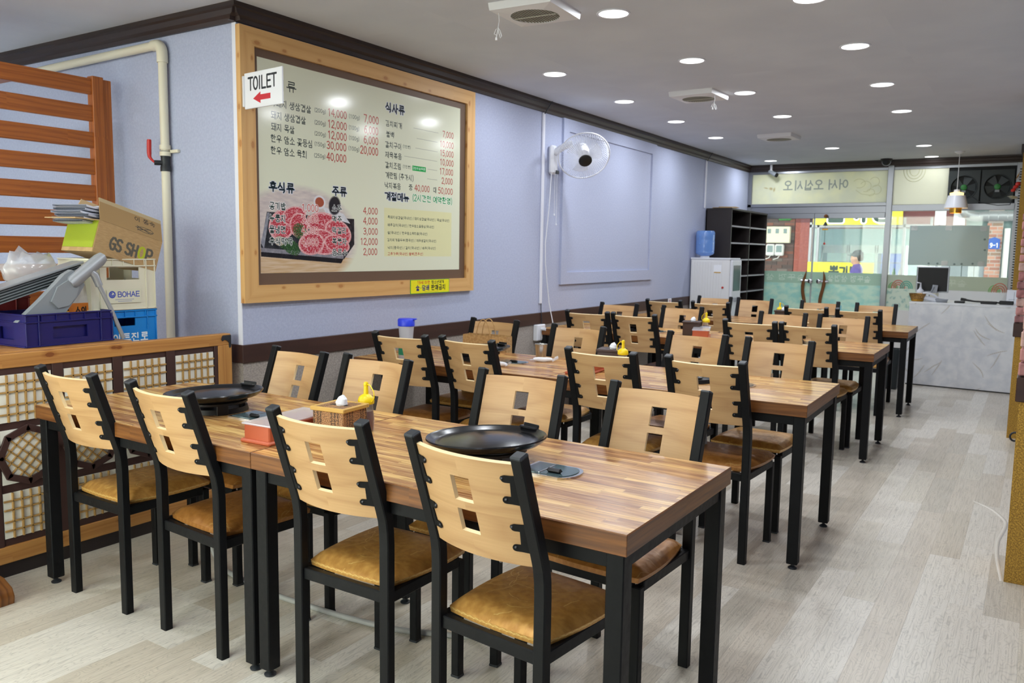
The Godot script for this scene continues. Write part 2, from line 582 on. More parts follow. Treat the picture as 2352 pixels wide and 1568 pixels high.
# vowel k: [strokes of the standing part, strokes of the lying part], each in a unit square
func vowel(k: int) -> Array:
	match k:
		0: return [[V2([0.3, 0, 0.3, 1]), V2([0.3, 0.45, 0.95, 0.45])], []]
		1: return [[V2([0.15, 0.03, 0.15, 0.97]), V2([0.75, 0, 0.75, 1]), V2([0.15, 0.45, 0.75, 0.45])], []]
		2: return [[V2([0.3, 0, 0.3, 1]), V2([0.3, 0.32, 0.95, 0.32]), V2([0.3, 0.58, 0.95, 0.58])], []]
		3: return [[V2([0.15, 0, 0.15, 1]), V2([0.75, 0, 0.75, 1]), V2([0.15, 0.32, 0.75, 0.32]), V2([0.15, 0.58, 0.75, 0.58])], []]
		4: return [[V2([0.7, 0, 0.7, 1]), V2([0.0, 0.45, 0.7, 0.45])], []]
		5: return [[V2([0.42, 0.03, 0.42, 0.97]), V2([0.9, 0, 0.9, 1]), V2([0.0, 0.45, 0.42, 0.45])], []]
		6: return [[V2([0.7, 0, 0.7, 1]), V2([0.0, 0.32, 0.7, 0.32]), V2([0.0, 0.58, 0.7, 0.58])], []]
		7: return [[V2([0.42, 0.03, 0.42, 0.97]), V2([0.9, 0, 0.9, 1]), V2([0.0, 0.32, 0.42, 0.32]), V2([0.0, 0.58, 0.42, 0.58])], []]
		8: return [[], [V2([0.02, 0.85, 0.98, 0.85]), V2([0.5, 0.1, 0.5, 0.85])]]
		9: return [[V2([0.3, 0, 0.3, 1]), V2([0.3, 0.45, 0.95, 0.45])], [V2([0.02, 0.85, 0.98, 0.85]), V2([0.5, 0.2, 0.5, 0.85])]]
		10: return [[V2([0.15, 0, 0.15, 1]), V2([0.75, 0, 0.75, 1]), V2([0.15, 0.45, 0.75, 0.45])], [V2([0.02, 0.85, 0.98, 0.85]), V2([0.5, 0.2, 0.5, 0.85])]]
		11: return [[V2([0.6, 0, 0.6, 1])], [V2([0.02, 0.85, 0.98, 0.85]), V2([0.5, 0.2, 0.5, 0.85])]]
		12: return [[], [V2([0.02, 0.85, 0.98, 0.85]), V2([0.32, 0.1, 0.32, 0.85]), V2([0.68, 0.1, 0.68, 0.85])]]
		13: return [[], [V2([0.02, 0.15, 0.98, 0.15]), V2([0.5, 0.15, 0.5, 0.9])]]
		14: return [[V2([0.6, 0, 0.6, 1]), V2([0.0, 0.6, 0.6, 0.6])], [V2([0.02, 0.15, 0.98, 0.15]), V2([0.5, 0.15, 0.5, 0.9])]]
		16: return [[V2([0.6, 0, 0.6, 1])], [V2([0.02, 0.15, 0.98, 0.15]), V2([0.5, 0.15, 0.5, 0.9])]]
		17: return [[], [V2([0.02, 0.15, 0.98, 0.15]), V2([0.32, 0.15, 0.32, 0.95]), V2([0.68, 0.15, 0.68, 0.95])]]
		18: return [[], [V2([0.02, 0.5, 0.98, 0.5])]]
		19: return [[V2([0.6, 0, 0.6, 1])], [V2([0.02, 0.5, 0.98, 0.5])]]
		_: return [[V2([0.5, 0, 0.5, 1])], []]

const FINALS := [-1, 0, 1, -2, 2, -2, -2, 3, 5, -2, -2, -2, -2, -2, -2, -2, 6, 7, -2, 9, 10, 11, 12, 14, 15, 16, 17, 18]

func glyph(ch: String) -> Array:
	var u := ch.unicode_at(0)
	var out := []
	var add := func(strokes: Array, x0: float, y0: float, x1: float, y1: float):
		for s in strokes:
			var q := []
			for p in s:
				q.append(Vector2(lerpf(x0, x1, p.x), lerpf(y0, y1, p.y)))
			out.append(q)
	if u >= 0xAC00 and u <= 0xD7A3:
		var k := u - 0xAC00
		var ini := k / 588
		var vow := (k % 588) / 28
		var fin: int = FINALS[k % 28]
		var vw := vowel(vow)
		var st: Array = vw[0]
		var ly: Array = vw[1]
		var low := 0.6 if fin >= 0 else 1.0
		if ly.is_empty():
			add.call(jamo(ini), 0.02, 0.06 * low, 0.56, 0.86 * low if fin < 0 else 0.54)
			add.call(st, 0.58, 0.0, 0.98, low)
		elif st.is_empty():
			add.call(jamo(ini), 0.14, 0.0, 0.86, 0.5 if fin < 0 else 0.33)
			add.call(ly, 0.0, 0.52 if fin < 0 else 0.36, 1.0, 0.98 if fin < 0 else 0.62)
		else:
			add.call(jamo(ini), 0.04, 0.02, 0.54, 0.48 if fin < 0 else 0.3)
			add.call(ly, 0.0, 0.52 if fin < 0 else 0.32, 0.6, 0.88 if fin < 0 else 0.56)
			add.call(st, 0.6, 0.0, 1.0, low)
		if fin >= 0:
			add.call(jamo(fin), 0.16, 0.68, 0.9, 1.0)
		return out
	match ch:
		"0": add.call([ring_pts(Vector2(0.5, 0.5), 0.4, 0.48)], 0, 0, 1, 1)
		"1": add.call([V2([0.25, 0.2, 0.55, 0.02, 0.55, 1.0])], 0, 0, 1, 1)
		"2": add.call([V2([0.1, 0.25, 0.25, 0.05, 0.6, 0.0, 0.88, 0.2, 0.82, 0.45, 0.1, 0.98, 0.92, 0.98])], 0, 0, 1, 1)
		"3": add.call([V2([0.1, 0.12, 0.45, 0.0, 0.82, 0.12, 0.82, 0.36, 0.4, 0.48]), V2([0.4, 0.48, 0.88, 0.62, 0.86, 0.88, 0.45, 1.0, 0.08, 0.88])], 0, 0, 1, 1)
		"4": add.call([V2([0.7, 1.0, 0.7, 0.0, 0.05, 0.68, 0.98, 0.68])], 0, 0, 1, 1)
		"5": add.call([V2([0.85, 0.02, 0.2, 0.02, 0.14, 0.45, 0.55, 0.36, 0.88, 0.55, 0.86, 0.85, 0.5, 1.0, 0.08, 0.9])], 0, 0, 1, 1)
		"6": add.call([V2([0.8, 0.05, 0.4, 0.08, 0.14, 0.45, 0.12, 0.8]), ring_pts(Vector2(0.5, 0.7), 0.38, 0.28)], 0, 0, 1, 1)
		"7": add.call([V2([0.08, 0.02, 0.92, 0.02, 0.4, 1.0])], 0, 0, 1, 1)
		"8": add.call([ring_pts(Vector2(0.5, 0.25), 0.33, 0.24), ring_pts(Vector2(0.5, 0.74), 0.4, 0.26)], 0, 0, 1, 1)
		"9": add.call([ring_pts(Vector2(0.5, 0.3), 0.38, 0.28), V2([0.88, 0.3, 0.82, 0.65, 0.6, 0.95, 0.2, 0.98])], 0, 0, 1, 1)
		",": add.call([V2([0.55, 0.9, 0.35, 1.15])], 0, 0, 1, 1)
		".": add.call([V2([0.5, 0.97, 0.5, 1.0])], 0, 0, 1, 1)
		"·": add.call([V2([0.5, 0.5, 0.5, 0.53])], 0, 0, 1, 1)
		"(": add.call([V2([0.8, -0.05, 0.35, 0.25, 0.35, 0.8, 0.8, 1.1])], 0, 0, 1, 1)
		")": add.call([V2([0.2, -0.05, 0.65, 0.25, 0.65, 0.8, 0.2, 1.1])], 0, 0, 1, 1)
		"/": add.call([V2([0.85, -0.05, 0.15, 1.05])], 0, 0, 1, 1)
		"-": add.call([V2([0.15, 0.5, 0.85, 0.5])], 0, 0, 1, 1)
		"g": add.call([ring_pts(Vector2(0.45, 0.6), 0.35, 0.27), V2([0.82, 0.32, 0.82, 1.05, 0.6, 1.25, 0.15, 1.18])], 0, 0, 1, 1)
		"A": add.call([V2([0.02, 1, 0.5, 0, 0.98, 1]), V2([0.2, 0.65, 0.8, 0.65])], 0, 0, 1, 1)
		"B": add.call([V2([0.1, 0, 0.1, 1, 0.7, 1, 0.95, 0.88, 0.95, 0.62, 0.7, 0.48, 0.1, 0.48]), V2([0.7, 0.48, 0.85, 0.36, 0.85, 0.12, 0.65, 0, 0.1, 0])], 0, 0, 1, 1)
		"E": add.call([V2([0.9, 0, 0.12, 0, 0.12, 1, 0.92, 1]), V2([0.12, 0.48, 0.8, 0.48])], 0, 0, 1, 1)
		"G": add.call([V2([0.92, 0.15, 0.7, 0.0, 0.35, 0.02, 0.08, 0.3, 0.08, 0.7, 0.35, 0.98, 0.7, 1.0, 0.94, 0.85, 0.94, 0.52, 0.55, 0.52])], 0, 0, 1, 1)
		"H": add.call([V2([0.1, 0, 0.1, 1]), V2([0.9, 0, 0.9, 1]), V2([0.1, 0.48, 0.9, 0.48])], 0, 0, 1, 1)
		"I": add.call([V2([0.5, 0, 0.5, 1])], 0, 0, 1, 1)
		"L": add.call([V2([0.12, 0, 0.12, 1, 0.92, 1])], 0, 0, 1, 1)
		"O": add.call([ring_pts(Vector2(0.5, 0.5), 0.46, 0.5)], 0, 0, 1, 1)
		"P": add.call([V2([0.1, 1, 0.1, 0, 0.7, 0, 0.92, 0.14, 0.92, 0.42, 0.7, 0.55, 0.1, 0.55])], 0, 0, 1, 1)
		"S": add.call([V2([0.9, 0.14, 0.6, 0.0, 0.25, 0.04, 0.1, 0.25, 0.25, 0.44, 0.75, 0.56, 0.92, 0.76, 0.75, 0.97, 0.4, 1.0, 0.06, 0.86])], 0, 0, 1, 1)
		"T": add.call([V2([0, 0, 1, 0]), V2([0.5, 0, 0.5, 1])], 0, 0, 1, 1)
	return out

func advance(ch: String) -> float:
	var u := ch.unicode_at(0)
	if u >= 0xAC00:
		return 1.06
	if ch in [",", "."]:
		return 0.26
	if ch in ["(", ")", "/", "I"]:
		return 0.36
	return 0.34 if ch == " " else 0.62

# text in the box that starts at x, centred on cy, w by h pixels; flip writes it mirrored (seen from behind)
func letters(img: Image, s: String, x: float, cy: float, w: float, h: float, c: Color, weight := 0.06, halo := Color(0, 0, 0, 0), flip := false) -> void:
	var total := 0.0
	for ch in s:
		total += advance(ch)
	var k := w / total
	for pass_ in (2 if halo.a > 0.0 else 1):
		var halo_now := halo.a > 0.0 and pass_ == 0
		var cx := 0.0
		for ch in s:
			var a := advance(ch)
			for st in glyph(ch):
				var q := []
				for p in st:
					var gx: float = cx + (p.x * 0.88 + 0.06) * a
					var px: float = x + gx * k if not flip else x + w - gx * k
					q.append(Vector2(px, cy - h / 2 + p.y * h))
				stroke(img, q, h * weight + (h * 0.07 if halo_now else 0.0), halo if halo_now else c)
			cx += a

# ------------------------------------------------------------------ prints
const MENU := [
	["고기류",37,105,207,57,"k"],
	["흑돼지 생삼겹살",74,194,264,41,"k"],
	["(200g)",359,189,81,25,"g"],
	["14,000",450,186,141,43,"r"],
	["(100g)",605,185,86,26,"g"],
	["7,000",719,180,122,46,"r"],
	["돼지 생삼겹살",78,253,224,41,"k"],
	["(200g)",358,250,81,26,"g"],
	["12,000",449,244,142,44,"r"],
	["(100g)",604,243,82,27,"g"],
	["6,000",722,238,115,46,"r"],
	["돼지 목살",78,308,149,41,"k"],
	["(200g)",357,305,82,25,"g"],
	["12,000",448,299,142,44,"r"],
	["(100g)",604,297,82,27,"g"],
	["6,000",718,292,119,46,"r"],
	["한우 암소 꽃등심",73,363,274,41,"k"],
	["(150g)",357,357,78,25,"g"],
	["30,000",441,353,146,44,"r"],
	["(100g)",600,352,86,27,"g"],
	["20,000",690,349,146,47,"r"],
	["한우 암소 육회",72,419,236,41,"k"],
	["(250g)",353,415,81,25,"g"],
	["40,000",440,411,146,45,"r"],
	["후식류",57,593,164,54,"K"],
	["주류",476,586,112,54,"K"],
	["공기밥",58,683,106,40,"o"],
	["1,000",263,681,118,41,"R"],
	["누룽지",57,742,106,40,"o"],
	["2,000",262,738,118,41,"R"],
	["물냉면",55,796,106,40,"o"],
	["4,000",261,794,118,41,"R"],
	["후식떡국",54,853,151,40,"o"],
	["4,000",260,852,118,41,"R"],
	["소주",474,674,76,38,"o"],
	["4,000",711,675,120,40,"r"],
	["맥주",473,730,77,38,"o"],
	["4,000",711,730,119,41,"r"],
	["막걸리",473,789,112,38,"o"],
	["3,000",711,787,120,40,"r"],
	["복분자",473,846,113,39,"o"],
	["12,000",686,843,144,41,"r"],
	["음료수",472,904,116,39,"o"],
	["2,000",710,899,116,41,"r"],
	["식사류",895,94,168,57,"K"],
	["김치찌개",895,182,145,38,"k"],
	["7,000",1418,177,115,41,"r"],
	["불백",899,241,74,38,"k"],
	["10,000",1392,238,142,42,"r"],
	["갈치구이",891,299,146,39,"k"],
	["(1인분)",1045,293,70,22,"g"],
	["15,000",1393,292,141,41,"r"],
	["제육볶음",891,355,146,38,"k"],
	["10,000",1393,347,142,42,"r"],
	["갈치조림",891,412,142,39,"k"],
	["(1인분)",1045,407,74,22,"g"],
	["17,000",1389,403,142,42,"r"],
	["계란찜 (추가시)",891,468,252,39,"k"],
	["2,000",1411,459,115,42,"r"],
	["낙지볶음",886,525,142,39,"k"],
	["중",1096,522,39,37,"k"],
	["40,000",1151,521,144,41,"r"],
	["대",1329,522,34,39,"k"],
	["50,000",1377,521,151,42,"r"],
	["계절메뉴",886,585,217,51,"K"],
	["(2시간전 예약환영)",1131,580,393,44,"n"],
	["흑돼지삼겹살(국내산) / 돼지삼겹살(국내산) / 목살(국내산)",912,702,582,20,"g"],
	["배추김치(국내산) / 한우암소꽃등심(국내산)",912,746,427,20,"g"],
	["쌀(국내산) / 한우암소육회용(국내산)",911,790,364,20,"g"],
	["김치찌개용두부(중국산) / 제주생갈치(국내산)",908,831,454,20,"g"],
	["낙지(중국산) / 갈치(국내산) / 배추(국내산)",911,875,446,20,"g"],
	["고추가루(국내산) 불백(호주산)",911,910,323,20,"r"],
	["2인이상주문",1135,408,117,17,"w"],
]

func menu_print() -> ImageTexture:
	var img := Image.create(1600, 1007, false, Image.FORMAT_RGB8)
	img.fill(col(226, 229, 206))
	var soft := noise(0.012, 4, 3)
	var marb := noise(0.022, 9, 4)
	# photograph in the lower left corner: slate tray, sliced beef, greens
	for y in range(560, 1007):
		for x in range(0, 700):
			var e := maxf(Vector2((x - 250) / 430.0, (y - 830) / 265.0).length(), 0.0)
			var a := clampf((1.0 - e) * 7.0, 0.0, 1.0)
			if a > 0.0:
				var base := col(188, 176, 178).lerp(col(226, 214, 204), soft.get_noise_2d(x, y * 4) * 0.5 + 0.5)
				if y > 905 + (x - 200) * 0.07:
					base = col(196, 160, 116).lerp(col(222, 200, 174), soft.get_noise_2d(x * 0.5, y * 6) * 0.6 + 0.5)
				img.set_pixel(x, y, img.get_pixel(x, y).lerp(base, a))
	var fillp := func(pts: Array, c: Color, c2: Color):
		var pp := PackedVector2Array(pts)
		var lo := Vector2(1e9, 1e9)
		var hi := -lo
		for p in pts:
			lo = lo.min(p)
			hi = hi.max(p)
		for y in range(maxi(0, int(lo.y)), mini(1007, int(hi.y) + 1)):
			for x in range(maxi(0, int(lo.x)), mini(700, int(hi.x) + 1)):
				if Geometry2D.is_point_in_polygon(Vector2(x, y), pp):
					img.set_pixel(x, y, c.lerp(c2, clampf(soft.get_noise_2d(x * 2, y * 2) + 0.5, 0, 1)))
	fillp.call(V2([44, 712, 640, 724, 640, 860, 560, 940, 4, 906, 4, 868]), col(32, 33, 36), col(58, 58, 62))
	fillp.call(V2([4, 860, 46, 716, 60, 716, 22, 890]), col(160, 162, 172), col(126, 128, 140))
	fillp.call(V2([4, 884, 560, 918, 556, 938, 4, 904]), col(150, 148, 156), col(120, 118, 126))
	fillp.call(V2([4, 906, 556, 938, 540, 962, 4, 926]), col(24, 22, 24), col(40, 36, 36))
	fillp.call(V2([404, 668, 560, 700, 610, 750, 450, 722]), col(226, 226, 230), col(206, 206, 212))
	blob(img, Vector2(495, 660), 46, 54, 0.3, func(x, y, d): return col(38, 36, 40, 0.95 * clampf((1 - d) * 5, 0, 1)))
	blob(img, Vector2(388, 648), 42, 34, 0.1, func(x, y, d): return col(222, 220, 224) if d > 0.72 else col(164, 84, 62))
	var meat := func(x, y, d):
		var r := absf(marb.get_noise_2d(x * 1.6, y * 2.6))
		var c: Color = col(186, 58, 70).lerp(col(240, 214, 214), clampf(1.0 - r * 7.0, 0.0, 1.0))
		if d > 0.86:
			c = c.lerp(col(244, 220, 216), 0.6)
		c.a = 1.0
		return c
	blob(img, Vector2(140, 770), 92, 72, -0.5, meat)
	blob(img, Vector2(215, 725), 80, 46, -0.2, meat)
	blob(img, Vector2(245, 770), 60, 62, 0.6, meat)
	for g in [[250, 800, 46, 40], [196, 880, 60, 36], [150, 862, 40, 30]]:
		blob(img, Vector2(g[0], g[1]), g[2], g[3], 0.4, func(x, y, d):
			var k := marb.get_noise_2d(x * 6, y * 6)
			return col(40, 78, 38, 1.0 if k > -0.1 - (1 - d) * 0.3 else 0.0) if k < 0.25 else col(86, 124, 62))
	blob(img, Vector2(120, 850), 34, 24, 0.0, func(x, y, d): return col(214, 206, 190).lerp(col(120, 104, 86), clampf(marb.get_noise_2d(x * 8, y * 8) + 0.4, 0, 1)))
	blob(img, Vector2(430, 770), 130, 70, 0.15, meat)
	blob(img, Vector2(520, 800), 100, 66, 0.3, meat)
	blob(img, Vector2(400, 850), 128, 66, 0.12, meat)
	blob(img, Vector2(330, 860), 90, 58, -0.1, meat)
	blob(img, Vector2(510, 860), 96, 46, 0.2, meat)
	# ingredient box, rules and the small green tag
	img.fill_rect(Rect2i(883, 651, 632, 273), col(228, 226, 178))
	img.fill_rect(Rect2i(1131, 394, 126, 29), col(46, 168, 84))
	for l in [[1142, 177, 1378], [1171, 233, 1370], [1159, 290, 1371], [1057, 347, 1367], [1274, 402, 1368], [1270, 459, 1368]]:
		img.fill_rect(Rect2i(l[0], l[1], l[2] - l[0], 2), col(150, 152, 142))
	var white := Color(1, 1, 1, 0.9)
	for i in MENU:
		var h: float = i[4] * (0.86 if i[4] > 30 else 0.78)
		match i[5]:
			"k": letters(img, i[0], i[1], i[2], i[3], h, col(46, 56, 54), 0.052)
			"K": letters(img, i[0], i[1], i[2], i[3], h, col(28, 40, 46), 0.085, Color(0.86, 0.88, 0.94, 0.9))
			"g": letters(img, i[0], i[1], i[2], i[3], h, col(76, 84, 76), 0.06)
			"r": letters(img, i[0], i[1], i[2], i[3], h, col(178, 66, 58), 0.062)
			"R": letters(img, i[0], i[1], i[2], i[3], h, col(186, 70, 60), 0.062, white)
			"o": letters(img, i[0], i[1], i[2], i[3], h, col(40, 54, 48), 0.066, white)
			"n": letters(img, i[0], i[1], i[2], i[3], h, col(44, 150, 82), 0.07, Color(1, 1, 1, 0.7))
			"w": letters(img, i[0], i[1], i[2], i[3], h, Color(1, 1, 1), 0.07)
	return ImageTexture.create_from_image(img)

func toilet_print() -> ImageTexture:
	var img := Image.create(512, 280, false, Image.FORMAT_RGB8)
	img.fill(col(238, 240, 246))
	letters(img, "TOILET", 50, 88, 392, 96, col(24, 32, 36), 0.085)
	var a := V2([118, 208, 220, 160, 220, 184, 356, 184, 356, 226, 220, 226, 220, 252])
	blob(img, Vector2(236, 206), 140, 140, 0.0, func(x, y, d): return col(206, 42, 52, 1.0 if Geometry2D.is_point_in_polygon(Vector2(x, y), PackedVector2Array(a)) else 0.0))
	return ImageTexture.create_from_image(img)

func notice_print() -> ImageTexture:
	var img := Image.create(512, 124, false, Image.FORMAT_RGB8)
	img.fill(col(58, 170, 70))
	img.fill_rect(Rect2i(4, 4, 504, 116), col(240, 232, 40))
	letters(img, "19세 미만", 82, 26, 170, 28, col(200, 60, 50), 0.07)
	letters(img, "청소년에게", 268, 26, 170, 28, col(40, 44, 50), 0.07)
	letters(img, "술·담배", 64, 74, 180, 46, col(52, 46, 120), 0.075)
	letters(img, "판매금지", 264, 74, 200, 46, col(36, 40, 46), 0.075)
	img.fill_rect(Rect2i(176, 108, 190, 4), col(190, 190, 60))
	return ImageTexture.create_from_image(img)

# frosted film on the doors: band with the name written mirrored, hills below
func door_print(text_x: Array, seed_: int, hills: Array, w := 512, tint := col(226, 246, 236)) -> ImageTexture:
	var img := Image.create(w, 512, false, Image.FORMAT_RGB8)
	var nz := noise(0.012, seed_, 4)
	for y in 512:
		for x in w:
			var c := tint.lerp(col(192, 234, 230), clampf(nz.get_noise_2d(x * 0.8, y * 1.6) * 1.4 + 0.4, 0, 1))
			if y < 76:
				c = col(196, 222, 208)
			else:
				for k in hills:
					if Vector2((x - k[0]) / k[2], (y - k[1]) / k[3]).length() < 1.0:
						c = col(160, 220, 234).lerp(col(190, 234, 240), clampf(nz.get_noise_2d(x, y) + 0.5, 0, 1))
			img.set_pixel(x, y, c)
	for k in text_x:
		letters(img, k[0], k[1], 38, k[2], 40, col(232, 244, 236), 0.06, Color(0, 0, 0, 0), true)
	return ImageTexture.create_from_image(img)

func arch_print() -> ImageTexture:
	var img := Image.create(768, 256, false, Image.FORMAT_RGB8)
	var nz := noise(0.02, 53, 3)
	for y in 256:
		for x in 768:
			var c := col(206, 216, 204)
			if y > 96:
				c = col(224, 234, 226).lerp(col(170, 202, 200), clampf(nz.get_noise_2d(x, y) * 2.0 - 0.2, 0, 1)) if x < 250 else col(236, 238, 244)
			img.set_pixel(x, y, c)
	for k in [[40, 96, 30, col(140, 190, 140)], [76, 96, 44, col(214, 140, 130)], [130, 96, 40, col(110, 190, 176)], [690, 100, 34, col(150, 196, 140)], [722, 100, 46, col(214, 140, 130)]]:
		for r in [1.0, 0.72, 0.46]:
			stroke(img, ring_pts(Vector2(k[0], k[1]), k[2] * r, k[2] * r * 1.3, PI, TAU), 3.6, k[3])
	img.fill_rect(Rect2i(0, 98, 768, 2), col(206, 212, 206))
	letters(img, "솥뚜껑", 330, 48, 190, 46, col(220, 228, 220), 0.06, Color(0, 0, 0, 0), true)
	return ImageTexture.create_from_image(img)

func snack_print() -> ImageTexture:
	var img := Image.create(128, 256, false, Image.FORMAT_RGB8)
	img.fill(col(232, 132, 40))
	img.fill_rect(Rect2i(0, 0, 128, 90), col(226, 220, 212))
	letters(img, "수입", 30, 128, 70, 40, col(40, 34, 30), 0.08)
	letters(img, "카라멜", 14, 190, 104, 44, col(40, 34, 30), 0.1)
	img.fill_rect(Rect2i(30, 228, 70, 28), col(236, 214, 50))
	return ImageTexture.create_from_image(img)

func transom_print() -> ImageTexture:
	var img := Image.create(1024, 256, false, Image.FORMAT_RGB8)
	var nz := noise(0.006, 31, 3)
	for y in 256:
		for x in 1024:
			img.set_pixel(x, y, col(248, 248, 222).lerp(col(238, 240, 222), clampf(nz.get_noise_2d(x, y) + 0.4, 0, 1)))
	letters(img, "어서 오십시오", 245, 112, 500, 74, col(172, 180, 174), 0.06, Color(0, 0, 0, 0), true)
	var line := col(222, 222, 188)
	for k in [[820, 110, 44, 34], [868, 134, 40, 40], [930, 100, 34, 34], [946, 160, 34, 34], [905, 180, 30, 26]]:
		stroke(img, ring_pts(Vector2(k[0], k[1]), k[2], k[3], -2.6, 1.9), 2.0, line)
	stroke(img, V2([800, 160, 840, 190, 900, 200, 930, 190]), 2.0, line)
	for k in [[150, 132, 20, 14], [176, 140, 10, 22], [110, 126, 24, 6]]:   # brown water stain
		blob(img, Vector2(k[0], k[1]), k[2], k[3], 0.2, func(x, y, d): return col(196, 178, 122, (1 - d) * 0.9))
	return ImageTexture.create_from_image(img)

func sign_print(w: int, h: int, bg: Color, items: Array) -> ImageTexture:
	var img := Image.create(w, h, false, Image.FORMAT_RGB8)
	img.fill(bg)
	for i in items:
		letters(img, i[0], i[1], i[2], i[3], i[4], i[5], i[6] if i.size() > 6 else 0.07, i[7] if i.size() > 7 else Color(0, 0, 0, 0), i[8] if i.size() > 8 else false)
	return ImageTexture.create_from_image(img)

func crate_print() -> ImageTexture:
	var img := Image.create(256, 96, false, Image.FORMAT_RGB8)
	img.fill(col(222, 220, 196))
	var ink := col(66, 82, 176)
	stroke(img, ring_pts(Vector2(38, 36), 20, 20), 5.0, ink)
	stroke(img, ring_pts(Vector2(38, 36), 9, 9, 0.4, 4.4), 4.5, ink)
	letters(img, "BOHAE", 76, 36, 168, 34, ink, 0.09)
	img.fill_rect(Rect2i(58, 70, 140, 4), col(150, 156, 190))
	img.fill_rect(Rect2i(78, 82, 104, 4), col(150, 156, 190))
	return ImageTexture.create_from_image(img)

func carton_print() -> ImageTexture:
	var img := Image.create(512, 256, false, Image.FORMAT_RGB8)
	var nz := noise(0.05, 3, 2)
	for y in 256:
		for x in 512:
			img.set_pixel(x, y, col(186, 154, 108).lerp(col(174, 142, 98), clampf(nz.get_noise_2d(x * 0.3, y * 2) + 0.5, 0, 1)))
	letters(img, "GS SH", 108, 146, 226, 92, col(92, 88, 78), 0.1)
	letters(img, "O", 338, 146, 58, 92, col(176, 186, 40), 0.1)
	letters(img, "P", 400, 146, 58, 92, col(92, 88, 78), 0.1)
	return ImageTexture.create_from_image(img)

func flap_print() -> ImageTexture:
	var img := Image.create(256, 128, false, Image.FORMAT_RGB8)
	img.fill(col(170, 138, 92))
	img.fill_rect(Rect2i(0, 0, 256, 22), col(190, 170, 132))
	letters(img, "이 쫑숙", 140, 44, 90, 26, col(60, 56, 50), 0.05)
	for s in [[150, 84, 206, 108], [150, 108, 206, 82], [144, 92, 214, 100]]:
		stroke(img, V2(s), 1.6, col(70, 66, 58))
	stroke(img, ring_pts(Vector2(184, 96), 34, 14), 1.4, col(70, 66, 58))
	return ImageTexture.create_from_image(img)

func tissue_print() -> ImageTexture:
	var w := 192
	var img := Image.create(w, w, false, Image.FORMAT_RGB8)
	var nz := noise(0.16, 5, 2)
	var n2 := noise(0.2, 8, 2)
	for y in w:
		for x in w:
			var c := col(196, 148, 100).lerp(col(150, 104, 66), clampf(nz.get_noise_2d(x, y) * 1.6 + 0.4, 0, 1))
			var stripe := 0.0
			for sx in [22, 40, 58, 112, 134, 150]:
				stripe = maxf(stripe, 1.0 - absf(x - sx) / 9.0)
			if n2.get_noise_2d(x, y * 0.8) + stripe * 0.55 > 0.34:
				c = col(40, 30, 24)
			img.set_pixel(x, y, c)
	return ImageTexture.create_from_image(img)

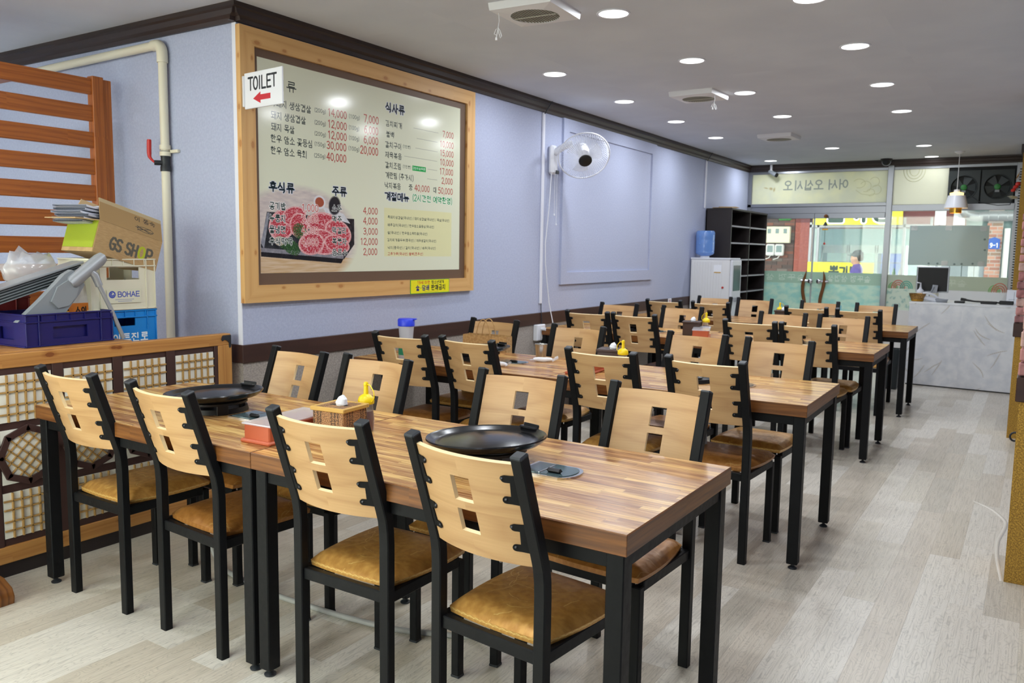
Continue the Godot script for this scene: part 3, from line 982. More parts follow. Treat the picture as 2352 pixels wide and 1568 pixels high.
# ------------------------------------------------------------------ materials
func make_materials() -> void:
	M.black = bump(mat(col(20, 21, 23), 0.48), bump_tex(0.2, 2, 128, 1.0), 0.15)
	M.black.metallic_specular = 0.3
	M.cap = mat(col(40, 44, 50), 0.45)
	M.screw = mat(col(60, 60, 64), 0.3, 0.9)
	var leather := leather_tex(11)
	M.seat = []
	for k in 2:
		var s := mat(Color(1, 1, 1) if k == 0 else col(206, 188, 180), 0.36, 0.25, leather)
		s.uv1_offset = Vector3(0.31 * k, 0.17 * k, 0)
		M.seat.append(bump(s, bump_tex(0.06, 12, 128, 1.5), 0.25))
	M.maple = []
	for k in 3:
		M.maple.append(mat(Color(1, 1, 1), 0.36, 0.0, wood_tex(384, 320, col(212, 172, 122), col(178, 134, 88), 40 + k * 13, 4.0, 0.28)))
	M.ply = mat(col(238, 212, 166), 0.5)
	M.top = mat(Color(1, 1, 1), 0.27, 0.0, strip_tex(1316, 750, 5))
	M.top.uv1_scale = Vector3(1 / 1.316, 1 / 0.75, 1)
	M.top2 = mat(Color(0.97, 0.95, 0.96), 0.27, 0.0, M.top.albedo_texture)
	M.top2.uv1_scale = Vector3(-1 / 1.316, -1 / 0.75, 1)
	M.edge = mat(Color(1, 1, 1), 0.35, 0.0, wood_tex(512, 96, col(150, 98, 48), col(86, 48, 20), 71, 5.0, 0.75))
	M.edge.uv1_scale = Vector3(1.2, 6, 1)
	M.iron = mat(col(30, 30, 33), 0.22, 0.35)
	M.iron_dull = mat(col(24, 24, 26), 0.5, 0.3)
	M.chrome = mat(col(206, 208, 212), 0.16, 0.95)
	M.steel = bump(mat(col(190, 188, 184), 0.24, 0.9), bump_tex(0.1, 17, 128, 1.0), 0.06)
	M.alu = mat(col(150, 152, 158), 0.32, 0.8)
	M.glasspane = pane(col(200, 226, 222), 0.04)
	M.clear = pane(col(232, 234, 240), 0.34, 0.15)
	M.dark_glass = mat(col(84, 104, 108), 0.1, 0.2)
	M.terra = mat(col(190, 92, 58), 0.45)
	M.tan = mat(col(206, 164, 84), 0.5)
	M.tissue_box = mat(Color(1, 1, 1), 0.6, 0.0, tissue_print())
	M.tissue_box.uv1_scale = Vector3(7, 7, 1)
	M.brown_box = mat(col(62, 40, 32), 0.5)
	M.paper = mat(col(240, 242, 248), 0.8)
	M.yellow = mat(col(246, 214, 22), 0.35)
	M.sauce = mat(col(92, 36, 40), 0.3)
	M.frost = pane(col(230, 224, 214), 0.12, 0.2)
	M.white_gloss = mat(col(226, 228, 236), 0.35)
	M.white_matte = mat(col(226, 226, 228), 0.6)
	M.off_white = mat(col(226, 222, 200), 0.45)
	M.bag = tile(mat(Color(1, 1, 1), 0.85, 0.0, speckle_tex(128, 128, col(196, 158, 106), col(178, 138, 88), 0.08, 3)), 4.0)
	M.ceiling = tile(bump(mat(Color(1, 1, 1), 0.85, 0.0, speckle_tex(256, 256, col(211, 215, 223), col(203, 207, 216), 0.01, 61, 1.0)), bump_tex(0.12, 19, 256, 1.0), 0.08), 0.5, true)
	M.wall = tile(bump(mat(Color(1, 1, 1), 0.82, 0.0, speckle_tex(256, 256, col(182, 189, 214), col(174, 181, 208), 0.09, 62, 1.2)), bump_tex(0.35, 23, 256, 3.0), 0.35), 2.2, true)
	M.dado = tile(bump(mat(Color(1, 1, 1), 0.85, 0.0, speckle_tex(256, 256, col(172, 162, 154), col(150, 142, 136), 0.12, 63)), bump_tex(0.3, 24, 256, 3.0), 0.4), 2.2, true)
	M.bead = mat(col(226, 228, 240), 0.5)
	M.rail = mat(Color(1, 1, 1), 0.5, 0.0, wood_tex(256, 64, col(72, 44, 36), col(48, 28, 24), 81, 3.0, 0.5))
	M.crown = mat(Color(1, 1, 1), 0.45, 0.0, wood_tex(256, 64, col(56, 42, 38), col(36, 26, 24), 82, 3.0, 0.5))
	M.pine = mat(Color(1, 1, 1), 0.5, 0.0, wood_tex(512, 96, col(222, 178, 116), col(198, 146, 86), 91, 2.0, 0.3, 3))
	M.pine.uv1_scale = Vector3(1.0, 8, 1)
	M.slat = mat(Color(1, 1, 1), 0.42, 0.0, wood_tex(512, 96, col(186, 108, 40), col(134, 68, 22), 92, 4.0, 0.5))
	M.slat.uv1_scale = Vector3(1.2, 8, 1)
	M.shoji_frame = mat(Color(1, 1, 1), 0.5, 0.0, wood_tex(512, 96, col(200, 146, 80), col(156, 100, 48), 93, 3.0, 0.4, 5))
	M.shoji_frame.uv1_scale = Vector3(1.0, 8, 1)
	M.shoji_dark = mat(col(66, 42, 38), 0.5)
	M.shoji_bar = mat(col(176, 138, 80), 0.5)
	M.shoji_paper = mat(col(232, 230, 218), 0.8)
	M.dark_wood = mat(col(40, 32, 32), 0.5)
	M.dark_edge = mat(col(150, 148, 158), 0.5)
	M.mat_board = mat(col(104, 80, 62), 0.55)
	M.menu = mat(Color(1, 1, 1), 0.13, 0.0, menu_print())
	M.toilet = mat(Color(1, 1, 1), 0.3, 0.0, toilet_print())
	M.notice = mat(Color(1, 1, 1), 0.25, 0.0, notice_print())
	M.pvc = mat(col(224, 218, 196), 0.45)
	M.red = mat(col(196, 46, 40), 0.4)
	M.valve = mat(col(52, 54, 56), 0.45, 0.5)
	M.cork = tile(bump(mat(Color(1, 1, 1), 0.75, 0.0, speckle_tex(256, 256, col(196, 152, 58), col(150, 112, 40), 0.16, 64, 2.0)), bump_tex(0.3, 25, 128, 3.0), 0.4), 3.0, true)
	M.brick = []
	for c in [col(186, 130, 126), col(168, 112, 110), col(196, 160, 150), col(150, 104, 104)]:
		M.brick.append(bump(mat(c, 0.85), bump_tex(0.09, 26, 128, 5.0), 0.6))
	M.mortar = mat(col(208, 200, 196), 0.9)
	M.marble = mat(Color(1, 1, 1), 0.3, 0.0, marble_tex(512, 512, 77))
	M.marble.uv1_scale = Vector3(0.95, 0.95, 1)
	M.monitor = mat(col(8, 8, 10), 0.5)
	M.silver = mat(col(168, 172, 178), 0.35, 0.4)
	M.grey_plastic = mat(col(138, 144, 150), 0.4)
	M.charcoal = mat(col(46, 54, 56), 0.5)
	M.navy = mat(col(26, 26, 98), 0.35)
	M.cyan = mat(col(30, 140, 222), 0.35)
	M.maroon = mat(col(120, 34, 34), 0.4)
	M.carton = tile(mat(Color(1, 1, 1), 0.8, 0.0, speckle_tex(128, 128, col(186, 154, 108), col(172, 140, 96), 0.05, 66)), 3.0)
	M.carton_in = mat(col(196, 166, 124), 0.85)
	M.lime = mat(col(172, 188, 38), 0.6)
	M.green_glass = pane(col(20, 96, 48), 0.75, 0.08)
	M.brass = mat(col(212, 164, 70), 0.22, 0.9)
	M.floor_base = mat(col(176, 168, 156), 0.6)
	M.floor = []
	for k in 6:
		var tone: Color = [col(222, 214, 199), col(212, 202, 186), col(228, 221, 209), col(206, 198, 184), col(218, 208, 193), col(231, 225, 214)][k]
		var m := mat(Color(1, 1, 1), 0.30, 0.0, plank_tex(tone, 300 + k * 9))
		m.uv1_scale = Vector3(1 / 0.80, 1 / 0.125, 1)
		M.floor.append(m)
	M.scroll = mat(col(226, 226, 194), 0.5)
	M.board = pane(col(176, 198, 198), 0.88, 0.3)
	M.magnet = mat(col(110, 132, 132), 0.5)
	M.vent_black = mat(col(22, 26, 28), 0.7)
	M.green = mat(col(56, 132, 66), 0.5)
	M.door_edge = mat(col(176, 188, 188), 0.4)
	M.film = []
	for k in 3:
		var tex: ImageTexture
		if k == 0:
			tex = door_print([["솥뚜껑 삼겹살", -10, 480]], 51, [[330, 560, 180, 230], [120, 500, 160, 150]])
		elif k == 1:
			tex = door_print([["솥뚜껑 삼겹살", 120, 320]], 52, [[150, 360, 90, 150], [240, 520, 190, 190]])
		else:
			tex = arch_print()
		var m := mat(Color(1, 1, 1), 0.5, 0.0, tex)
		m.backlight_enabled = true
		m.backlight = Color(0.9, 0.9, 0.9)
		M.film.append(m)
	M.jug = pane(col(224, 226, 236), 0.55, 0.35)
	M.water = pane(col(200, 214, 226), 0.25, 0.1)
	M.label_green = mat(col(40, 150, 110), 0.5)
	M.blue_lid = mat(col(40, 64, 226), 0.4)
	M.hose = mat(col(168, 168, 166), 0.55)
	M.logo_cyan = mat(Color(1, 1, 1), 0.4, 0.0, sign_print(384, 90, col(30, 140, 222), [["하이트진로", 40, 45, 310, 52, Color(1, 1, 1), 0.08]]))
	M.logo_cream = mat(Color(1, 1, 1), 0.5, 0.0, crate_print())
	M.carton_face = mat(Color(1, 1, 1), 0.8, 0.0, carton_print())
	M.lime_face = mat(col(150, 166, 34), 0.6)
	M.flap_face = mat(Color(1, 1, 1), 0.85, 0.0, flap_print())
	M.newsprint = [tile(mat(Color(1, 1, 1), 0.85, 0.0, speckle_tex(128, 128, col(216, 220, 232), col(176, 182, 198), 0.2, 67)), 6.0), mat(col(224, 228, 240), 0.85)]
	M.wrap = pane(col(240, 240, 244), 0.4, 0.12)
	M.snack = mat(Color(1, 1, 1), 0.3, 0.0, snack_print())
	M.bottle_blue = pane(col(120, 166, 236), 0.6, 0.12)
	M.mosaic = tile(mat(Color(1, 1, 1), 0.25, 0.5, speckle_tex(128, 128, col(216, 170, 84), col(66, 30, 20), 0.12, 68, 2.4)), 8.0)
	M.street = tile(mat(Color(1, 1, 1), 0.8, 0.0, speckle_tex(128, 128, col(140, 140, 142), col(116, 116, 118), 0.1, 69)), 1.0, true)
	M.concrete = mat(col(170, 168, 164), 0.8)
	M.mortar_dark = mat(col(96, 86, 84), 0.9)
	M.old_brick = [mat(col(104, 78, 74), 0.85), mat(col(84, 70, 70), 0.85), mat(col(132, 84, 72), 0.85), mat(col(120, 108, 104), 0.85)]
	M.pier = tile(mat(Color(1, 1, 1), 0.8, 0.0, speckle_tex(128, 128, col(168, 92, 80), col(146, 76, 68), 0.1, 70)), 2.0, true)
	M.pier_dark = mat(col(112, 56, 56), 0.8)
	M.shop_glass = pane(col(180, 214, 214), 0.06)
	M.shop_wall = mat(col(120, 146, 146), 0.7)
	M.shop_dark = mat(col(60, 70, 72), 0.7)
	M.fridge = mat(col(160, 178, 178), 0.4)
	M.fridge_glow = glow(col(206, 240, 224), 0.4)
	M.fridge_blue = glow(col(120, 150, 236), 0.5)
	M.shutter = mat(col(150, 162, 170), 0.5)
	M.house_brick = [mat(col(196, 140, 120), 0.8), mat(col(176, 124, 108), 0.8), mat(col(158, 130, 112), 0.8), mat(col(206, 158, 138), 0.8)]
	M.blue_sign = mat(col(48, 100, 196), 0.4)
	M.number = mat(Color(1, 1, 1), 0.4, 0.0, sign_print(128, 132, col(48, 100, 196), [["9-1", 10, 84, 108, 58, Color(1, 1, 1), 0.1]]))
	var dark := col(30, 60, 50)
	M.sign_top = mat(Color(1, 1, 1), 0.4, 0.0, sign_print(768, 246, col(232, 236, 44), [["뽑기방", 96, 122, 600, 186, dark, 0.085, Color(1, 1, 1, 1)]]))
	M.sign_top.emission_enabled = true
	M.sign_top.emission_texture = M.sign_top.albedo_texture
	M.sign_top.emission_operator = BaseMaterial3D.EMISSION_OP_MULTIPLY
	M.sign_top.emission = Color(1, 1, 1)
	M.sign_top.emission_energy_multiplier = 0.8
	M.banner = mat(Color(1, 1, 1), 0.4, 0.0, sign_print(512, 136, col(236, 226, 50), [["뽑기방", 170, 72, 240, 76, dark, 0.1]]))
	M.skin = mat(col(196, 150, 126), 0.6)
	M.jacket = mat(col(92, 78, 156), 0.8)
	M.purple = mat(col(112, 84, 190), 0.8)
	M.hair = mat(col(40, 38, 38), 0.7)
	M.cap_cloth = mat(col(74, 84, 90), 0.8)

# ------------------------------------------------------------------ the scene
func _ready() -> void:
	rng.seed = 20
	var cam := Camera3D.new()
	cam.name = "camera"
	add_child(cam)
	cam.position = Vector3(0.7563, 1.4036, 1.6945)
	cam.rotation = Vector3(-0.1114, 0.568, 0.0151)
	cam.fov = rad_to_deg(2.0 * atan(784.0 / 1881.4))
	cam.near = 0.05
	cam.far = 200.0
	cam.current = true
	var lens := CameraAttributesPhysical.new()
	lens.frustum_focal_length = 12.0 / (784.0 / 1881.4)
	lens.frustum_focus_distance = 2.7
	lens.frustum_near = 0.05
	lens.frustum_far = 200.0
	lens.exposure_aperture = 7.1
	cam.attributes = lens
	var env := Environment.new()
	env.background_mode = Environment.BG_COLOR
	env.background_color = Color(0.97, 1.0, 0.94)
	env.background_energy_multiplier = 6.8
	env.tonemap_mode = Environment.TONE_MAPPER_LINEAR
	env.tonemap_exposure = 1.0
	env.sdfgi_enabled = true
	env.ssao_enabled = true
	env.ssil_enabled = true
	var we := WorldEnvironment.new()
	we.name = "surroundings"
	we.environment = env
	add_child(we)
	make_materials()
	make_room()
	make_floor()
	make_glass_front()
	make_right_pillars()
	make_tables_and_chairs()
	make_table_things()
	make_ceiling_things()
	make_wall_things()
	make_left_corner()
	make_back_corner()
	make_street()

func crown_run(o: Node3D, a: Vector3, b: Vector3, inward: Vector3) -> void:
	# stepped cornice between a and b, standing out along inward
	var along := (b - a).normalized()
	var prof := V2([0, 0.0, 0.016, 0.0, 0.02, 0.02, 0.034, 0.034, 0.04, 0.06, 0.052, 0.068, 0.052, 0.09, 0, 0.09])
	var mb := MB.new()
	var L := a.distance_to(b)
	for k in prof.size() - 1:
		var p: Vector2 = prof[k]
		var q: Vector2 = prof[k + 1]
		var A := a + inward * p.x + Vector3.UP * p.y
		var B := b + inward * p.x + Vector3.UP * p.y
		var C := b + inward * q.x + Vector3.UP * q.y
		var D := a + inward * q.x + Vector3.UP * q.y
		if along.cross(Vector3.UP).dot(inward) > 0:
			mb.quad(A, B, C, D, Vector2(0, p.y * 3), Vector2(L, p.y * 3), Vector2(L, q.y * 3), Vector2(0, q.y * 3))
		else:
			mb.quad(B, A, D, C, Vector2(L, p.y * 3), Vector2(0, p.y * 3), Vector2(0, q.y * 3), Vector2(L, q.y * 3))
	part(o, "cornice", mb, M.crown)

func make_room() -> void:
	struct("ceiling", span(Vector3(-5.8, CEIL, -10.1), Vector3(2.6, CEIL + 0.12, 2.9)), M.ceiling)
	# menu wall with rail and grey dado
	var w := struct("wall_left", span(Vector3(-2.975, 0.879, -10.1), Vector3(WALL_X, CEIL, -1.18)), M.wall)
	part(w, "dado", span(Vector3(-2.975, 0, -10.1), Vector3(WALL_X, 0.781, -1.18)), M.dado, "grey woven wallpaper below the brown rail")
	part(w, "corner_bead", span(Vector3(WALL_X - 0.03, 0.879, -1.182), Vector3(WALL_X + 0.002, CEIL - 0.08, -1.177)), M.bead)
	struct("trim_1", span(Vector3(-2.985, 0.781, -10.1), Vector3(WALL_X + 0.012, 0.879, -1.17), 0.003), M.rail)
	var r := struct("wall_recess", span(Vector3(-5.7, 0, -1.38), Vector3(-2.975, CEIL, -1.18)), M.wall)
	part(r, "wall_edge", span(Vector3(-2.975, 0.0, -1.1801), Vector3(-2.974, CEIL, -1.18)), M.wall)
	struct("wall_far_left", span(Vector3(-5.8, 0, -1.38), Vector3(-5.6, CEIL, 2.9)), M.wall)
	# unseen window front behind the viewer, placed to light recess wall and chair backs
	var rw := struct("unseen_wall_rear", span(Vector3(-0.5, 0, 2.7), Vector3(2.6, CEIL, 2.9)), M.wall)  # out of view, set near so the window light reaches the recess
	part(rw, "wall_strip", span(Vector3(-5.6, 2.45, 2.7), Vector3(-0.5, CEIL, 2.9)), M.wall)
	part(rw, "wall_strip", span(Vector3(-5.6, 0, 2.7), Vector3(-0.5, 0.25, 2.9)), M.wall)
	var rn := struct_node("unseen_window_3", Vector3(0, 0, 2.8))
	for k in 6:
		part(rn, "mullion", span(Vector3(-5.6 + k * 1.012, 0.25, -0.03), Vector3(-5.56 + k * 1.012, 2.45, 0.03)), M.alu)
	part(rn, "glass", span(Vector3(-5.6, 0.25, -0.004), Vector3(-0.5, 2.45, 0.004)), M.glasspane)
	struct("unseen_terrace", span(Vector3(-12, -0.15, 2.9), Vector3(8, -0.05, 12)), M.concrete)  # unseen slab outside the window behind the viewer
	struct("wall_right", span(Vector3(2.4, 0, -10.1), Vector3(2.6, CEIL, 2.7)), M.wall)
	var t := struct_node("trim_2")
	crown_run(t, Vector3(WALL_X, CEIL - 0.09, -10.0), Vector3(WALL_X, CEIL - 0.09, -1.18 + 0.052), Vector3.RIGHT)
	crown_run(t, Vector3(-5.6, CEIL - 0.09, -1.18), Vector3(WALL_X + 0.052, CEIL - 0.09, -1.18), Vector3.BACK)
	crown_run(t, Vector3(WALL_X, CEIL - 0.09, BACK_Z + 0.03), Vector3(2.4, CEIL - 0.09, BACK_Z + 0.03), Vector3.BACK)

func make_floor() -> void:
	var f := struct("floor", span(Vector3(-5.8, -0.12, -10.1), Vector3(2.6, -0.004, 2.9)), M.floor_base)
	var wd := 0.125
	var ln := 0.80
	var kinds := []
	for k in 6:
		kinds.append(bx(Vector3(0, -0.004, 0), Vector3(wd - 0.0002, 0.008, ln - 0.0002), 0.0003, Vector2(k * 0.13, 0)).mesh(M.floor[k]))
	var spots := []
	var x := -5.58 + wd / 2
	while x < 2.35:
		var z := 2.69
		var end := -9.98 if x > -2.9 else -1.17
		var l := ln * rng.randf_range(0.3, 1.0)
		while z > end + 0.01:
			l = minf(l, z - end)
			spots.append([x, z - l / 2, l, rng.randi() % 6])
			z -= l
			l = ln
		x += wd
	# the planks that show largest are pieces of their own, the far ones one joined field
	var eye := Vector2(0.756, 1.69)
	var vis := func(s) -> float:
		var d := Vector2(s[0], s[1]) - eye
		var fwd := d.dot(Vector2(-0.538, -0.843))
		var side := d.dot(Vector2(0.843, -0.538))
		return 99.0 if fwd < 0.9 or absf(side) > fwd * 0.72 + 0.6 else d.length()
	spots.sort_custom(func(a, b): return vis.call(a) < vis.call(b))
	var far := [MB.new(), MB.new(), MB.new(), MB.new(), MB.new(), MB.new()]
	for k in spots.size():
		var s: Array = spots[k]
		if k < 300 and s[2] > 0.1:
			var p := part_mesh(f, "plank", kinds[s[3]])
			p.position = Vector3(s[0], 0, s[1])
			p.scale.z = s[2] / ln
		else:
			far[s[3]].box(Vector3(s[0], -0.002, s[1]), Vector3(wd - 0.0002, 0.004, s[2] - 0.0002), 0.0, Vector2(s[3] * 0.13, 0))
	var am := ArrayMesh.new()
	for k in 6:
		far[k].mesh(M.floor[k], am)
	part_mesh(f, "plank_field", am).set_meta("kind", "stuff")
	# lifted edge of the vinyl beside the near pillar
	part(f, "vinyl_ridge", MB.new().tube(smooth([Vector3(0.72, -0.013, -2.36), Vector3(0.691, -0.011, -2.677), Vector3(0.686, -0.0105, -2.958), Vector3(0.708, -0.0105, -3.294), Vector3(0.616, -0.011, -3.547), Vector3(0.536, -0.014, -3.638)]), 0.015, 12), M.floor[2])

# ------------------------------------------------------------------ chairs
func panel_z(x: float, y: float) -> float:
	return 0.199 + (y - 0.645) * 0.32 + 0.030 * (1.0 - pow(x / 0.157, 2.0))

func make_backrest(k: int) -> ArrayMesh:
	var face := MB.new()
	var rim := MB.new()
	var xs := []
	for i in 7:
		xs.append(lerpf(-0.157, -0.03, i / 6.0))
	for i in 5:
		xs.append(lerpf(-0.03, 0.03, (i + 1) / 5.0))
	for i in 6:
		xs.append(lerpf(0.03, 0.157, (i + 1) / 6.0))
	var top := 0.912
	var ys := [top, top - 0.055, top - 0.122, top - 0.145, top - 0.208, 0.640]
	var th := 0.006
	var P := func(x: float, y: float, s: float) -> Vector3:
		var slope := -0.030 * 2.0 * x / (0.157 * 0.157)
		var nn := Vector3(-slope, -0.32, 1).normalized()
		return Vector3(x, y, panel_z(x, y)) + nn * th * s
	var N := func(x: float) -> Vector3:
		return Vector3(0.030 * 2.0 * x / (0.157 * 0.157), -0.32, 1).normalized()
	var hole := func(i: int, j: int) -> bool:
		return i >= 6 and i < 11 and (j == 1 or j == 3)
	for i in xs.size() - 1:
		for j in 5:
			if hole.call(i, j):
				continue
			var x0: float = xs[i]
			var x1: float = xs[i + 1]
			var y0: float = ys[j + 1]
			var y1: float = ys[j]
			var u := [Vector2(x0, -y0) * 2.6, Vector2(x1, -y0) * 2.6, Vector2(x1, -y1) * 2.6, Vector2(x0, -y1) * 2.6]
			face.squad(P.call(x0, y0, 1.0), P.call(x1, y0, 1.0), P.call(x1, y1, 1.0), P.call(x0, y1, 1.0), N.call(x0), N.call(x1), N.call(x1), N.call(x0), u[0], u[1], u[2], u[3])
			face.squad(P.call(x1, y0, -1.0), P.call(x0, y0, -1.0), P.call(x0, y1, -1.0), P.call(x1, y1, -1.0), -N.call(x1), -N.call(x0), -N.call(x0), -N.call(x1), u[1], u[0], u[3], u[2])
			if j == 0 or hole.call(i, j - 1):
				rim.quad(P.call(x0, y1, 1.0), P.call(x1, y1, 1.0), P.call(x1, y1, -1.0), P.call(x0, y1, -1.0))
			if j == 4 or hole.call(i, j + 1):
				rim.quad(P.call(x1, y0, 1.0), P.call(x0, y0, 1.0), P.call(x0, y0, -1.0), P.call(x1, y0, -1.0))
			if i == 0 or hole.call(i - 1, j):
				rim.quad(P.call(x0, y0, -1.0), P.call(x0, y0, 1.0), P.call(x0, y1, 1.0), P.call(x0, y1, -1.0))
			if i == xs.size() - 2 or hole.call(i + 1, j):
				rim.quad(P.call(x1, y0, 1.0), P.call(x1, y0, -1.0), P.call(x1, y1, -1.0), P.call(x1, y1, 1.0))
	return rim.mesh(M.ply, face.mesh(M.maple[k]))

func make_seat() -> MB:
	var mb := MB.new()
	var g := 14
	var P := func(i: int, j: int) -> Vector3:
		var u := -1.0 + 2.0 * i / g
		var w := -1.0 + 2.0 * j / g   # -1 front, 1 rear
		# round the corners of the outline
		var uu := u * sqrt(1.0 - 0.16 * w * w)
		var ww := w * sqrt(1.0 - 0.10 * u * u)
		var half := lerpf(0.200, 0.177, (ww + 1.0) / 2.0)
		var d := maxf(absf(u), absf(w))
		var lift := pow(maxf(0.0, 1.0 - pow(d, 4.0)), 0.5)
		return Vector3(uu * half, 0.432 + 0.030 * lift, -0.018 + ww * 0.184)
	var N := func(i: int, j: int) -> Vector3:
		var a: Vector3 = P.call(mini(i + 1, g), j) - P.call(maxi(i - 1, 0), j)
		var b: Vector3 = P.call(i, mini(j + 1, g)) - P.call(i, maxi(j - 1, 0))
		return b.cross(a).normalized()
	for i in g:
		for j in g:
			var u := func(a: int, b: int) -> Vector2: return Vector2(float(a) / g, float(b) / g)
			mb.squad(P.call(i, j + 1), P.call(i + 1, j + 1), P.call(i + 1, j), P.call(i, j), N.call(i, j + 1), N.call(i + 1, j + 1), N.call(i + 1, j), N.call(i, j), u.call(i, j + 1), u.call(i + 1, j + 1), u.call(i + 1, j), u.call(i, j))
	var rimp := []
	for i in g:
		rimp.append(P.call(i, g))
	for j in g:
		rimp.append(P.call(g, g - j))
	for i in g:
		rimp.append(P.call(g - i, 0))
	for j in g:
		rimp.append(P.call(0, j))
	var m := rimp.size()
	for k in m:   # rolled side and flat underside
		var a: Vector3 = rimp[k]
		var b: Vector3 = rimp[(k + 1) % m]
		var a2 := a + Vector3(a.x * -0.03, -0.016, 0)
		var b2 := b + Vector3(b.x * -0.03, -0.016, 0)
		mb.quad(a2, b2, b, a, Vector2(0.1, 0.1), Vector2(0.2, 0.1), Vector2(0.2, 0.15), Vector2(0.1, 0.15))
		mb._flat(Vector3(0, 0.416, -0.02), b2, a2)
	return mb

func bracket(s: float, yc: float) -> MB:
	# steel plate with two round-ended tabs, screwed to the rear of the backrest
	var x := s * 0.146
	var slope := -0.030 * 2.0 * x / (0.157 * 0.157)
	var ex := Vector3(1, 0, slope).normalized()
	var ey := Vector3(0, 1, 0.32).normalized()
	var ez := ex.cross(ey).normalized()
	ey = ez.cross(ex)
	var pts := []
	var outer := 0.014
	pts.append_array([Vector2(outer, -0.040), Vector2(outer, 0.040)])
	for ty in [0.029, -0.029]:
		pts.append(Vector2(-0.007, ty + 0.0095))
		for k in 7:
			var a: float = PI / 2 + PI * k / 6.0
			pts.append(Vector2(-0.020 + cos(a) * 0.0095, ty + sin(a) * 0.0095))
		pts.append(Vector2(-0.007, ty - 0.0095))
	if s < 0:
		for k in pts.size():
			pts[k].x = -pts[k].x
	var o := Vector3(x, yc, panel_z(x, yc)) + ez * 0.0078
	return MB.new().at(Transform3D(Basis(ex, ey, ez), o)).extrude(pts, 0.003)

func make_chair() -> Node3D:
	var t := thing("dining_chair", "", "chair")
	for s in [-1.0, 1.0]:
		var post := part(t, "back_post", MB.new().bar_zy(V2([0.185, 0.0, 0.185, 0.56, 0.187, 0.60, 0.192, 0.635, 0.202, 0.668, 0.288, 0.930]), s * 0.1745, 0.0175, 0.0155), M.black)
		part(post, "post_cap", MB.new().at(place(Vector3(s * 0.1745, 0.932, 0.2885), Vector3(0.315, 0, 0))).box(Vector3.ZERO, Vector3(0.036, 0.011, 0.033), 0.004), M.cap)
		var leg := part(t, "leg", bx(Vector3(s * 0.168, 0.20, -0.172), Vector3(0.031, 0.40, 0.031), 0.003), M.black)
		part(leg, "leg_foot", bx(Vector3(s * 0.168, 0.004, -0.172), Vector3(0.033, 0.010, 0.033), 0.002), M.cap)
		part(t, "seat_rail", bx(Vector3(s * 0.170, 0.398, 0.006), Vector3(0.026, 0.036, 0.33), 0.003), M.black)
		for yc in [0.846, 0.718]:
			var b := part(t, "bracket", bracket(s, yc), M.black)
			for ty in [0.029, -0.029]:
				var x: float = s * 0.126
				var p := Vector3(x, yc + ty * 0.95, panel_z(x, yc + ty * 0.95) + 0.0095)
				part(b, "screw", MB.new().at(place(p, Vector3(PI / 2 - 0.31, 0, 0))).lathe(V2([0.0048, -0.002, 0.0048, 0.001, 0.003, 0.0022, 0, 0.0024]), 10), M.screw)
	part(t, "seat_rail", bx(Vector3(0, 0.398, 0.178), Vector3(0.33, 0.036, 0.024), 0.003), M.black)
	part(t, "seat_rail", bx(Vector3(0, 0.398, -0.172), Vector3(0.31, 0.036, 0.024), 0.003), M.black)
	part(t, "seat", make_seat(), M.seat[0], "gold-brown leatherette cushion")
	part_mesh(t, "backrest", make_backrest(0), "curved maple plywood back with two square holes")
	return t

# ------------------------------------------------------------------ tables
func make_table() -> Node3D:
	var t := thing("dining_table", "", "table")
	var L := 1.314
	var D := 0.748
	var top := part(t, "tabletop", bx(Vector3(0, 0.7225, 0), Vector3(L, 0.053, D), 0.0015), M.edge, "wood-grain edged tabletop")
	part(top, "laminate", bx(Vector3(0, 0.7495, 0), Vector3(L - 0.005, 0.0012, D - 0.005)), M.top, "brown and straw strip-pattern laminate")
	for s in [-1.0, 1.0]:
		part(t, "apron", bx(Vector3(0, 0.675, s * (D / 2 - 0.034)), Vector3(L - 0.08, 0.042, 0.030), 0.002), M.black)
		part(t, "apron", bx(Vector3(s * (L / 2 - 0.030), 0.675, 0), Vector3(0.030, 0.042, D - 0.08), 0.002), M.black)
		for q in [-1.0, 1.0]:
			var c := Vector3(s * (L / 2 - 0.034), 0, q * (D / 2 - 0.034))
			var leg := part(t, "leg", bx(c + Vector3(0, 0.360, 0), Vector3(0.048, 0.672, 0.048), 0.003), M.black)
			part(leg, "foot_glide", MB.new().at(place(c)).lathe(V2([0, 0, 0.019, 0, 0.020, 0.005, 0.012, 0.011, 0.007, 0.014, 0.007, 0.026]), 14), M.cap)
	# gas burner sunk in the middle, with its control plate
	part(t, "burner_bowl", MB.new().at(place(Vector3(0, 0.75, 0))).lathe(V2([0, 0.004, 0.085, 0.004, 0.10, 0.007, 0.112, 0.020, 0.118, 0.020, 0.122, 0.001]), 28), M.iron_dull)
	var pl := part(t, "control_plate", control_plate(), M.chrome, "chrome gas control plate")
	part(pl, "control_window", control_plate(0.012, 0.7545), M.dark_glass, "grey-green recessed control well")
	part(pl, "divider", bx(Vector3(0.222, 0.7578, 0), Vector3(0.004, 0.002, 0.105)), M.chrome)
	part(pl, "knob", bx(Vector3(0.262, 0.764, 0.030), Vector3(0.050, 0.014, 0.018), 0.006), M.iron)
	return t

func control_plate(inset := 0.0, y := 0.7525) -> MB:
	var e := 0.066 - inset
	var pts := V2([0.150 + inset, -e, 0.290, -e])
	pts.append_array(ring_pts(Vector2(0.285, 0.0), 0.045 - inset, e, -PI / 2 + 0.2, PI / 2 - 0.2, 8))
	pts.append_array(V2([0.290, e, 0.150 + inset, e]))
	var q := []
	for p in pts:
		q.append(Vector2(p.x, -p.y))
	return MB.new().at(Transform3D(Basis(Vector3.RIGHT, Vector3.FORWARD, Vector3.UP), Vector3(0, y, 0))).extrude(q, 0.006, true)

